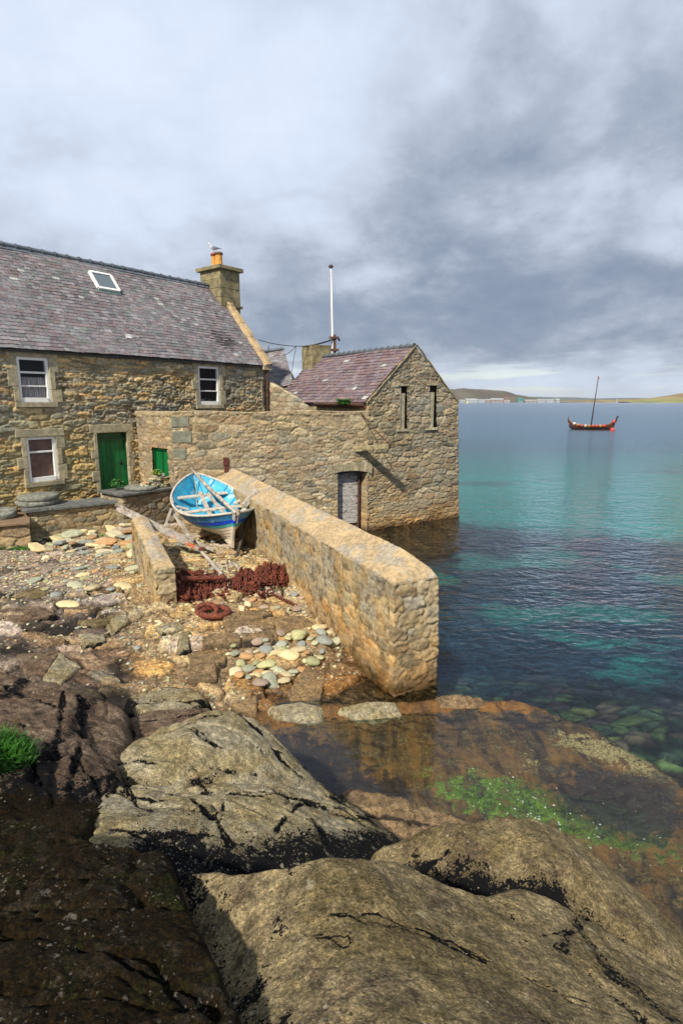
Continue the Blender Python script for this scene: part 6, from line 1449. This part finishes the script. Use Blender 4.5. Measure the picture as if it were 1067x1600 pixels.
s_, _z = TF2.sz(213, 745); pc = TF2.w(s_-0.15, -0.95, 2.25); leafy('leafy_plant', pc, 0.24, 260, leafm, 'bushy dark green plant beside the green door', 'plant', seed=3)
pc = ledge(255, 2.56, 0.32); leafy('yellow_plant', pc, 0.19, 200, leaf2, 'yellow green plant growing on top of the stone stack', 'plant', 0.035, seed=4)
b = MB(); b.lathe(ledge(264, 2.46, .3), [(0.045, 0), (0.06, .10), (0.065, .105), (0.05, .10)], 12); T(b.build('flower_pot', M['white']), 'tiny white pot standing on the stone stack beside the hatch', 'pot')
def fern(c, n, ln, m, label, name='fern', seed=0, spread=1.0):
    rr = random.Random(seed); b = MB()
    for k in range(n):
        a = rr.uniform(0, 6.28); l_ = ln*rr.uniform(.6, 1.1); up = rr.uniform(.4, 1.1); p = Vector(c); d = Vector((math.cos(a)*spread, math.sin(a)*spread, up)).normalized(); w = rr.uniform(.012, .022)
        pts = []
        for q in range(5): pts.append(p.copy()); p = p + d*l_/4; d = (d + Vector((0, 0, -.26))).normalized()
        sd = Vector((-math.sin(a), math.cos(a), 0))
        V = []; 
        for q, pp in enumerate(pts): ww = w*(1-q/4.2)*(1.6 if q == 1 else 1); V += [pp - sd*ww, pp + sd*ww]
        b.add(V, [(2*q, 2*q+1, 2*q+3, 2*q+2) for q in range(4)])
    return T(b.build(name, m), label, 'fern' if name == 'fern' else 'grass')
fern(WF.w(-0.32, -1.25, GE-0.14), 420, 0.62, fernm, 'bright green fern growing out of the store gutter', seed=5)
# small weeds on the yard wall top and among the stones
for k, (px, py, lab) in enumerate([(160, 838, 'small green weed among the flat stones in front of the terrace middle'), (190, 860, 'small green weed among the stones close to the low wall'), (407, 912, 'pale green weed between the chains and the slip wall')]):
    fern(gpt(px, py, .05), 30, 0.14, fernm, lab, 'weed', seed=20+k)
for k in range(3): pass
# grass
grm = mat_plain('fresh_grass', (0.04, 0.15, 0.012), 0.6, 0.5, 5, 0, c2=(0.015, 0.075, 0.01), c2amt=(.5, .62))
def grass(poly_c, rx_, ry_, n, ln, label, seed, zfn, lean=(0, 0), w=0.006, m=None):
    rr = random.Random(seed); V = []; F = []
    for k in range(n):
        a = rr.uniform(0, 6.28); q = rr.random()**.5; x = poly_c[0] + rx_*q*math.cos(a); y = poly_c[1] + ry_*q*math.sin(a); z = zfn(x, y) + poly_c[2]*(1-q*q)
        l_ = ln*rr.uniform(.5, 1.15); d = Vector((rr.gauss(lean[0], .35), rr.gauss(lean[1], .35), 1)).normalized(); sd = Vector((math.cos(a*3), math.sin(a*3), 0))*w; p = Vector((x, y, z)); i = len(V)
        d2 = (d + Vector((rr.gauss(lean[0], .5), rr.gauss(lean[1], .5), -.35))).normalized()
        p1 = p + d*l_*.55; p2 = p1 + d2*l_*.45
        V += [p-sd, p+sd, p1+sd*.75, p1-sd*.75, p2]; F += [(i, i+1, i+2, i+3), (i+3, i+2, i+4)]
    return T(mesh_obj('grass', V, F, m or grm), label, 'grass', kind='stuff')
tc_ = P(-18, 1185, 2.1)
grass((tc_[0]-0.08, tc_[1], 0.16), 0.42, 0.32, 3800, 0.20, 'bright green grass tuft at the left edge of the brown rock', 1, lambda x, y: 2.02, lean=(.25, -.2), w=0.005)
gg = gpt(14, 856); grass((gg.x, gg.y, 0), 0.9, 0.35, 2200, 0.10, 'short green grass at the left of the yard below the step', 2, lambda x, y: surf(x, y), w=0.008)

# ------------------------------------------------------------------ flagpole, wires, hoist, gull, iron plate
fp_t = PY(517, 418, 30.0); fp_b = PY(519.5, 532, 30.0)
fpole = empty('flagpole', (fp_b[0], fp_b[1], 5.0), 0, 'tall white flagpole strapped to a rusty post behind the store roof', 'flagpole')
b = MB(); b.tube([(fp_b[0], fp_b[1], 6.6), fp_b, fp_t], [0.055, 0.05, 0.03], 8); b.build('pole', M['white'], fpole, True)
b = MB(); b.lathe((fp_t[0], fp_t[1], fp_t[2]), [(0.05, -.02), (0.11, 0.0), (0.12, .08), (0.05, .13)], 10); b.build('pole_cap', M['rust_brown'], fpole)
pt = PY(522, 523, 30.1); b = MB(); b.bar((pt[0], pt[1], 5.2), (pt[0], pt[1], pt[2]), 0.20, 0.2); b.build('post', M['rust_brown'], fpole)
for dz in (0.15, 0.75): b = MB(); b.box((pt[0], pt[1]-.02, pt[2]-dz), (0.5, 0.30, 0.10)); b.build('strap', M['rust_brown'], fpole)
b = MB(); b.tube([(pt[0]+.2, pt[1], pt[2]-.15), (pt[0]+.28, pt[1], pt[2]-.3)], .05, 6); b.build('pulley', M['black'], fpole)
b = MB(); b.tube([(fp_b[0]-.10, fp_b[1]-.1, 6.4), (fp_b[0]-.11, fp_b[1]-.1, fp_t[2]-.1)], 0.012, 4); b.build('halyard', M['rope'], fpole)
def sagline(p0, p1, sag, n=12): 
    p0 = Vector(p0); p1 = Vector(p1); return [p0.lerp(p1, k/n) - Vector((0, 0, sag*4*(k/n)*(1-k/n))) for k in range(n+1)]
b = MB(); b.tube(sagline(PY(404, 531, 27.2), PY(478, 540.5, 28.5), 0.10) + sagline(PY(479, 541, 28.5), PY(521, 530, 30), 0.03), [0.018]*13 + [0.04]*13, 5)
T(b.build('cable', M['black'], None, True), 'black cable sagging from the house gable over the store chimney to the flagpole', 'cable')
b = MB(); b.tube(sagline(PY(462, 541, 28.3), PY(441, 555, 31.5), 0.1) , 0.014, 4); T(b.build('cable', M['black'], None, True), 'thin wire running from the store chimney back to the rear roof', 'cable')
b = MB(); b.tube([PY(463, 541, 28.2), PY(459, 560, 28.2), PY(456, 581, 28.2)], 0.016, 4); T(b.build('cable', M['black'], None, True), 'thin wire dropping down the left side of the store chimney', 'cable')
# hoist beam and its stay
h0 = YF.sz(551, 703); hb0 = Vector(YF.w(h0[0], -0.25, h0[1]-.02)); hb1 = Vector(PY(608, 697, hb0.y - 0.8))
b = MB(); b.bar(hb0, hb1, 0.20, 0.20, jit=0.008, seg=5); o = b.build('hoist_beam', mat_plain('mossy_beam', (0.26, 0.22, 0.12), .85, .3, 8, .5, c2=(.10, .09, .05))); md = o.modifiers.new('bev', 'BEVEL'); md.width = 0.02
T(o, 'weathered timber hoist beam sticking out of the wall above the water door', 'beam')
st0 = YF.w(YF.sz(563, 646)[0], 0.03, 4.60)
b = MB(); b.tube(sagline(st0, tuple(hb1 + Vector((0, 0, .08))), 0.06), 0.022, 6); b.tube([hb1 + Vector((-.02, 0, -.1)), hb1 + Vector((.02, 0, .14))], 0.05, 6)
T(b.build('iron_stay', M['rust_brown'], None, True), 'rusty iron stay holding up the outer end of the hoist beam', 'stay')
b = MB(); q = YF.sz(353, 726); fr_box(b, YF, q[0]-.09, q[0]+.09, -.02, .05, q[1]-.02, q[1]+.24, jit=.015); fr_box(b, YF, q[0]-.05, q[0]+.06, -.02, .045, q[1]-.24, q[1]-.021, jit=.015)
o = b.build('iron_plate', mat_plain('dark_red_iron', (0.10, 0.02, 0.015), .8, .4, 10)); T(o, 'dark red rusty iron plate fixed to the yard wall above the boat', 'iron plate')
# gull on the chimney pot
def gull():
    px, py, pz_ = POT_TOP; g = empty('gull', (px, py, pz_), math.radians(200), 'white and grey gull perched on the chimney pot', 'gull', local=True)
    prof = [(-.30, .235, .008, .006), (-.24, .225, .035, .012), (-.15, .215, .062, .038), (-.05, .215, .085, .070), (.05, .235, .085, .082), (.12, .27, .062, .068), (.155, .32, .044, .048), (.175, .37, .046, .048), (.205, .40, .045, .044), (.24, .402, .034, .032), (.262, .396, .012, .012)]
    n = 12; V = []; F = []; MI = []
    for (x, z, w, h) in prof:
        for i in range(n): a = 2*math.pi*i/n; V.append((x, w*math.cos(a), z + h*math.sin(a)))
    for k in range(len(prof)-1):
        for i in range(n): F.append((k*n+i, k*n+(i+1) % n, (k+1)*n+(i+1) % n, (k+1)*n+i)); MI.append(0)
    F += [tuple(range(n)), tuple((len(prof)-1)*n+i for i in range(n))]; MI += [0, 0]
    wht = mat_plain('white_feathers', (0.75, 0.75, 0.74), .8, .05, 9, 0); gry = mat_plain('grey_feathers', (0.20, 0.22, 0.25), .8, .1, 9, 0); yel = mat_plain('yellow_bill', (0.6, 0.38, 0.03), .5, .05, 9, 0); pnk = mat_plain('pink_legs', (0.5, 0.25, 0.2), .6, .05, 9, 0)
    mesh_obj('body', V, F, wht, g, None, True, MI)
    for s in (1, -1):
        b = MB(); pts = [(.10, s*.075, .27, .045), (.02, s*.098, .255, .062), (-.10, s*.085, .245, .055), (-.22, s*.045, .238, .03), (-.37, s*.012, .235, .01)]
        V = []
        for (x, y, z, h) in pts: V += [(x, y, z+h*.7), (x, y+s*.012, z), (x, y, z-h*.7)]
        b.add(V, [(3*k+j, 3*k+j+1, 3*k+j+4, 3*k+j+3) for k in range(4) for j in range(2)]); b.build('wing', gry, g, True)
    b = MB(); b.tube([(.255, 0, .398), (.30, 0, .392), (.318, 0, .378)], [.014, .010, .003], 8); b.build('bill', yel, g, True)
    for s in (1, -1):
        b = MB(); b.tube([(.0, s*.03, .17), (.005, s*.032, .09), (-.005, s*.034, .012)], .008, 6); b.bar((-.01, s*.034, .008), (.05, s*.034, .005), .035, .008); b.build('leg', pnk, g)
        b = MB(); b.lathe((.222, s*.037, .408), [(.002, -.006), (.007, 0), (.002, .006)], 8); b.build('eye', M['black'], g)
gull()

# ------------------------------------------------------------------ longship at anchor
sc_p = P(923, 671, 0.0); SY = sc_p[1]
ship = empty('longship', (sc_p[0], SY, 0.0), math.radians(-14), 'brown wooden longship replica with bare mast and shields, anchored in the bay', 'boat', local=True)
ms_ = mat_plain('tarred_brown_planks', (0.13, 0.035, 0.018), .6, .3, 3, .2, c2=(.06, .02, .015)); msd = mat_plain('dark_lower_planks', (0.035, 0.014, 0.012), .6, .3, 3); mred = mat_plain('red_shield_paint', (0.60, 0.05, 0.04), .5, .1, 5, 0); mwh = mat_plain('white_shield_paint', (0.65, 0.62, 0.55), .5, .1, 5, 0); mor = mat_plain('ochre_shield_paint', (0.55, 0.24, 0.05), .5, .1, 5, 0)
LSs = 7.9; Gs = []
for i in range(41):
    t = i/40; w = 2*t-1; bb = max(.04, 1.05*(1-abs(w)**2.6)); zg = 0.70 + 0.85*abs(w)**6 + .22*w*w; z0 = -0.35 + 0.75*abs(w)**6
    Gs.append([(LSs*(t-.5)*(1 - .04*(1-r/6)), bb*(r/6)**.7, z0 + (zg-z0)*(r/6)**1.3) for r in range(7)])
V = []; F = []; MI = []
for row in Gs: V += row + [(x, -y, z) for x, y, z in row]
for i in range(40):
    for r in range(6):
        for sd in (0, 7):
            q = (i*14+sd+r, (i+1)*14+sd+r, (i+1)*14+sd+r+1, i*14+sd+r+1); F.append(q if sd else q[::-1]); MI.append(1 if r < 3 else 0)
mesh_obj('hull', V, F, [ms_, msd], ship, None, True, MI)
b = MB(); 
for sgn in (1, -1): b.tube([(r[-1][0], sgn*r[-1][1], r[-1][2]) for r in Gs], .07, 6)
b.build('rail', mat_plain('brown_rail', (.22, .08, .03), .6, .2, 3), ship, True)
b = MB(); b.add([(r[5][0], r[5][1]*.95, .35) for r in Gs[4:37]] + [(r[5][0], -r[5][1]*.95, .35) for r in Gs[4:37]], [(k, k+1, 33+k+1, 33+k) for k in range(32)]); b.build('deck', ms_, ship)
b = MB(); b.tube([(LSs/2-.05, 0, 1.3), (LSs/2+.12, 0, 1.75), (LSs/2+.14, 0, 2.1), (LSs/2+.26, 0, 2.35), (LSs/2+.50, 0, 2.22)], [.16, .14, .13, .19, .06], 8); b.build('stem_head', msd, ship, True)
b = MB(); b.tube([(-LSs/2+.05, 0, 1.3), (-LSs/2-.06, 0, 1.8), (-LSs/2-.02, 0, 2.4)], [.14, .10, .05], 8); b.build('stern_post', ms_, ship, True)
b = MB(); b.tube([(-.1, 0, .2), (.48, 0, 9.2)], [.12, .07], 8); mast = b.build('mast', mat_plain('dark_mast', (.07, .035, .03), .6, .2, 3), ship, True)
b = MB(); b.add([(.48, 0, 9.3), (.48, 0, 8.95), (.70, .1, 8.9), (.68, .1, 9.1)], [(0, 1, 2, 3)]); b.lathe((.48, 0, 9.25), [(.08, 0), (.12, .08), (.03, .18)], 8); b.build('pennant', mred, mast)
for k in range(9):
    x = -3.0 + k*.62; i = int((x/LSs+.5)*40); y = -(Gs[i][5][1]+.10); b = MB(); R = Matrix.Rotation(math.radians(90), 3, 'X')
    b.lathe((x, y, Gs[i][6][2]-.06), [(.02, -.03), (.27, -.02), (.27, .02), (.10, .03), (.09, .08), (.02, .09)], 14, R=R); b.build('shield', (mwh, mred, mor)[(k*2) % 3] if k != 6 else mred, ship, True)
b = MB()
for k in range(7): x = -2.2 + k*.75; b.bar((x, -.8, .62), (x, .8, .62), .22, .08)
for k in range(7):
    o_ = MB(); x = -2.2 + k*.75; o_.bar((x, -.8, .62), (x, .8, .62), .22, .08); o_.build('bench', ms_, ship)
for k, (px, py, r_, lab) in enumerate(((956, 672, .42, 'red mooring buoy on the water just below the longship bow'), (958, 659, .30, 'small red fender hanging at the longship bow'))):
    q = PY(px, py, SY-1.2) if k else P(px, py, .1); b = MB(); b.lathe(q, [(.02, -r_), (r_*.7, -r_*.7), (r_, 0), (r_*.7, r_*.7), (.05, r_), (.05, r_*1.2)], 12); T(b.build('mooring_buoy', mred, None, True), lab, 'buoy')
q = P(730, 629, 0); YB = 1500.; q = PY(730, 629.5, YB); b = MB(); b.lathe((q[0], q[1], 0), [(2.2, -.5), (2.4, 1.2), (1.6, 1.6), (.6, 5.5), (.9, 6.2), (.2, 7)], 10); T(b.build('channel_buoy', mat_plain('yellow_buoy', (.75, .65, .05), .5, .1, 1, 0), None, True), 'yellow channel buoy in front of the far harbour', 'buoy')

# ------------------------------------------------------------------ far shores
def hill(name, Yd, prof, depth, mat_, seed, rough=.12):
    """prof: surveyed skyline pixels; a ridge of real depth standing at distance Yd"""
    pts = [PY(px, py, Yd+depth*.5) for px, py in prof]; xs_ = [p[0] for p in pts]; zs_ = [p[2] for p in pts]; n = 160
    xx = np.linspace(xs_[0], xs_[-1], n); zz = np.interp(xx, xs_, zs_); m_ = 24; tt = np.linspace(0, 1, m_)
    Xh, Th = np.meshgrid(xx, tt, indexing='ij'); Zr = zz[:, None] + 0*Th
    sc = abs(xs_[-1]-xs_[0])
    Zh = np.maximum(Zr, 1)*np.sin(np.pi*np.clip(Th, 0, 1))**.75*(1 + rough*fbm(Xh/sc*14, Th*3, seed, 5)*np.sin(np.pi*Th)**.2*.8) - 2.0*(1-np.sin(np.pi*Th))
    Yh = Yd + depth*Th + depth*.12*fbm(Xh/sc*8, Th*0, seed+2, 3)
    c_ = np.array(mat_[0])*(1-sstep(fbm(Xh/sc*9, Th*5, seed+3, 5), -.1, .25))[..., None] + np.array(mat_[1])*sstep(fbm(Xh/sc*9, Th*5, seed+3, 5), -.1, .25)[..., None]
    if len(mat_) > 2: k_ = sstep(fbm(Xh/sc*22, Th*7, seed+5, 4), .1, .3)[..., None]; c_ = c_*(1-k_) + np.array(mat_[2])*k_
    idx = np.arange(n*m_).reshape(n, m_); F = np.stack([idx[:-1, :-1], idx[1:, :-1], idx[1:, 1:], idx[:-1, 1:]], -1).reshape(-1, 4)
    return T(mesh_obj(name, np.stack([Xh, Yh, Zh], -1).reshape(-1, 3), F, M['hill'], None, c_.reshape(-1, 3), True), kind='structure')
m_, t_, b_ = principled('moorland'); at = t_.new('ShaderNodeAttribute'); at.attribute_name = 'Col'; t_.put(b_.inputs['Base Color'], at.outputs['Color']); b_.inputs['Roughness'].default_value = 1; b_.inputs['Specular IOR Level'].default_value = 0; M['hill'] = m_
hill('hills', 2300, [(660, 610), (700, 608.5), (730, 607.5), (755, 608.5), (780, 612), (800, 617), (812, 622), (830, 626.5)], 900, ((.085, .07, .05), (.13, .10, .075), (.10, .11, .05)), 1)
hill('hills', 5200, [(790, 620), (830, 620), (860, 621), (890, 620.5), (925, 623), (960, 622), (990, 621.5), (1020, 623), (1060, 625)], 1500, ((.07, .085, .08), (.09, .10, .09)), 2)
hill('hills', 2600, [(868, 627.5), (890, 625.5), (930, 625), (970, 624.5), (1000, 623), (1030, 621), (1067, 616), (1110, 609), (1160, 606)], 800, ((.26, .22, .07), (.33, .24, .10), (.20, .10, .05)), 3)
hill('hills', 2050, [(975, 627.6), (1000, 625.6), (1040, 625), (1080, 625), (1150, 624)], 120, ((.25, .24, .07), (.16, .17, .05)), 4)
shm = {k: mat_plain(n_, c_, .7, .1, .05, 0) for k, n_, c_ in (('w', 'white_shed_cladding', (.34, .35, .36)), ('g', 'green_shed_cladding', (.03, .17, .15)), ('b', 'brown_shed_cladding', (.25, .17, .13)), ('d', 'grey_shed_roof', (.33, .34, .36)))}
def shed(px0, px1, pyt, m1, m2, label, group=None, Yd=2200):
    a = PY(px0, 627, Yd); c_ = PY(px1, 627, Yd); tp = PY(px0, pyt, Yd)[2]; w = c_[0]-a[0]; dp = max(14, w*.5); x0, x1 = a[0], c_[0]; e = tp*.68
    b = MB(); b.add([(x0, Yd, 0), (x1, Yd, 0), (x1, Yd, e), (x0, Yd, e), (x0, Yd+dp, 0), (x1, Yd+dp, 0), (x1, Yd+dp, e), (x0, Yd+dp, e), (x0, Yd+dp/2, tp), (x1, Yd+dp/2, tp)], [(0, 1, 2, 3), (1, 5, 6, 9, 2), (5, 4, 7, 6), (4, 0, 3, 8, 7)])
    b.add([(x0-1, Yd-1, e), (x1+1, Yd-1, e), (x1+1, Yd+dp/2, tp+.3), (x0-1, Yd+dp/2, tp+.3), (x0-1, Yd+dp+1, e), (x1+1, Yd+dp+1, e)], [(0, 1, 2, 3), (3, 2, 5, 4)], 1)
    for k in range(3): fx = x0 + w*(k+.5)/3; b.add([(fx-w*.06, Yd-.3, 0), (fx+w*.06, Yd-.3, 0), (fx+w*.06, Yd-.3, e*.6), (fx-w*.06, Yd-.3, e*.6)], [(0, 1, 2, 3)], 2)
    T(b.build('harbour_shed', [shm[m1], shm[m2], shm['d']]), label, 'building', group)
SG = 'sheds of the far harbour'
for a_ in ((718, 727, 624.6, 'w', 'd', 'small white shed at the left end of the far harbour'), (728, 746, 622.8, 'w', 'w', 'large white shed on the far shore behind the yellow buoy'), (747, 758, 624.2, 'd', 'd', 'low grey shed on the far shore left of the crane'), (759, 766, 623.8, 'b', 'w', 'brown shed on the far shore with a white roof'), (767, 786, 622.4, 'b', 'd', 'long brown shed behind the red harbour crane'),
           (787, 796, 625, 'w', 'd', 'small white shed right of the harbour crane'), (808, 817, 621.6, 'g', 'g', 'tall dark green shed on the far shore'), (820, 838, 624.6, 'b', 'w', 'long low brown shed right of the green shed'), (839, 852, 624, 'w', 'w', 'low white shed in the middle of the far harbour'), (853, 866, 624, 'w', 'd', 'white shed with grey roof near the right end of the harbour'), (868, 874, 623, 'w', 'w', 'tall white building at the right end of the far harbour')):
    shed(*a_, group=SG)
cq = PY(790, 627, 2150); ct = PY(790, 617.5, 2150)[2]; b = MB()
for s in (-1, 1): b.bar((cq[0]+s*5, cq[1], 0), (cq[0]+s*1.5, cq[1], ct*.7), 1.6, 1.6)
b.bar((cq[0], cq[1], ct*.6), (cq[0]-3, cq[1], ct), 1.8, 1.8); b.bar((cq[0]-8, cq[1], ct*.66), (cq[0]+9, cq[1], ct*.72), 1.2, 1.2)
T(b.build('harbour_crane', mat_plain('red_crane', (.35, .10, .08), .6, .1, 1, 0)), 'red harbour crane standing between the far sheds', 'crane')
cq = PY(963, 627, 2040); b = MB(); b.lathe((cq[0], cq[1], 0), [(3.5, 0), (3, 8), (2.6, 9.5), (.4, 12)], 10); T(b.build('beacon_tower', shm['d']), 'small grey beacon tower on the low yellow shore behind the longship', 'tower')

# foam flecks on the still water over the algae
rf = random.Random(3); V = []; F = []
for k in range(150):
    px = rf.gauss(830, 95); py = 1222 + (px-700)*.30 + rf.gauss(0, 26); 
    if px < 690: continue
    q = P(px, py, 0.006); s_ = .005 + .014*rf.random()**2; n = 7; i = len(V); el = rf.uniform(.25, .8); a0 = rf.uniform(0, 3)
    for j in range(n): a = 2*math.pi*j/n; u_, v_ = s_*math.cos(a)*rf.uniform(.8, 1.2), s_*el*math.sin(a)*rf.uniform(.8, 1.2); V.append((q[0] + u_*math.cos(a0)-v_*math.sin(a0), q[1] + u_*math.sin(a0)+v_*math.cos(a0), q[2]))
    F.append(tuple(range(i, i+n)))
T(mesh_obj('foam', V, F, mat_plain('sea_foam', (.40, .43, .40), .6, .1, 9, 0)), 'white foam flecks drifting over the green algae', 'foam', kind='stuff')

# ------------------------------------------------------------------ sea air
hz = MB(); hz.box((0, 6400, 69.5), (19000, 13200, 165)); ho = hz.build('haze', bpy.data.materials.new('haze')); hm = ho.data.materials[0]; hm.use_nodes = True; ht = NT(hm.node_tree); ht.n.clear()
hout = ht.new('ShaderNodeOutputMaterial'); hv = ht.new('ShaderNodeVolumePrincipled'); hv.inputs['Color'].default_value = (0.80, 0.87, 0.95, 1); hv.inputs['Density'].default_value = 0.00007
ht.l.new(hv.outputs[0], hout.inputs['Volume']); T(ho, kind='stuff')
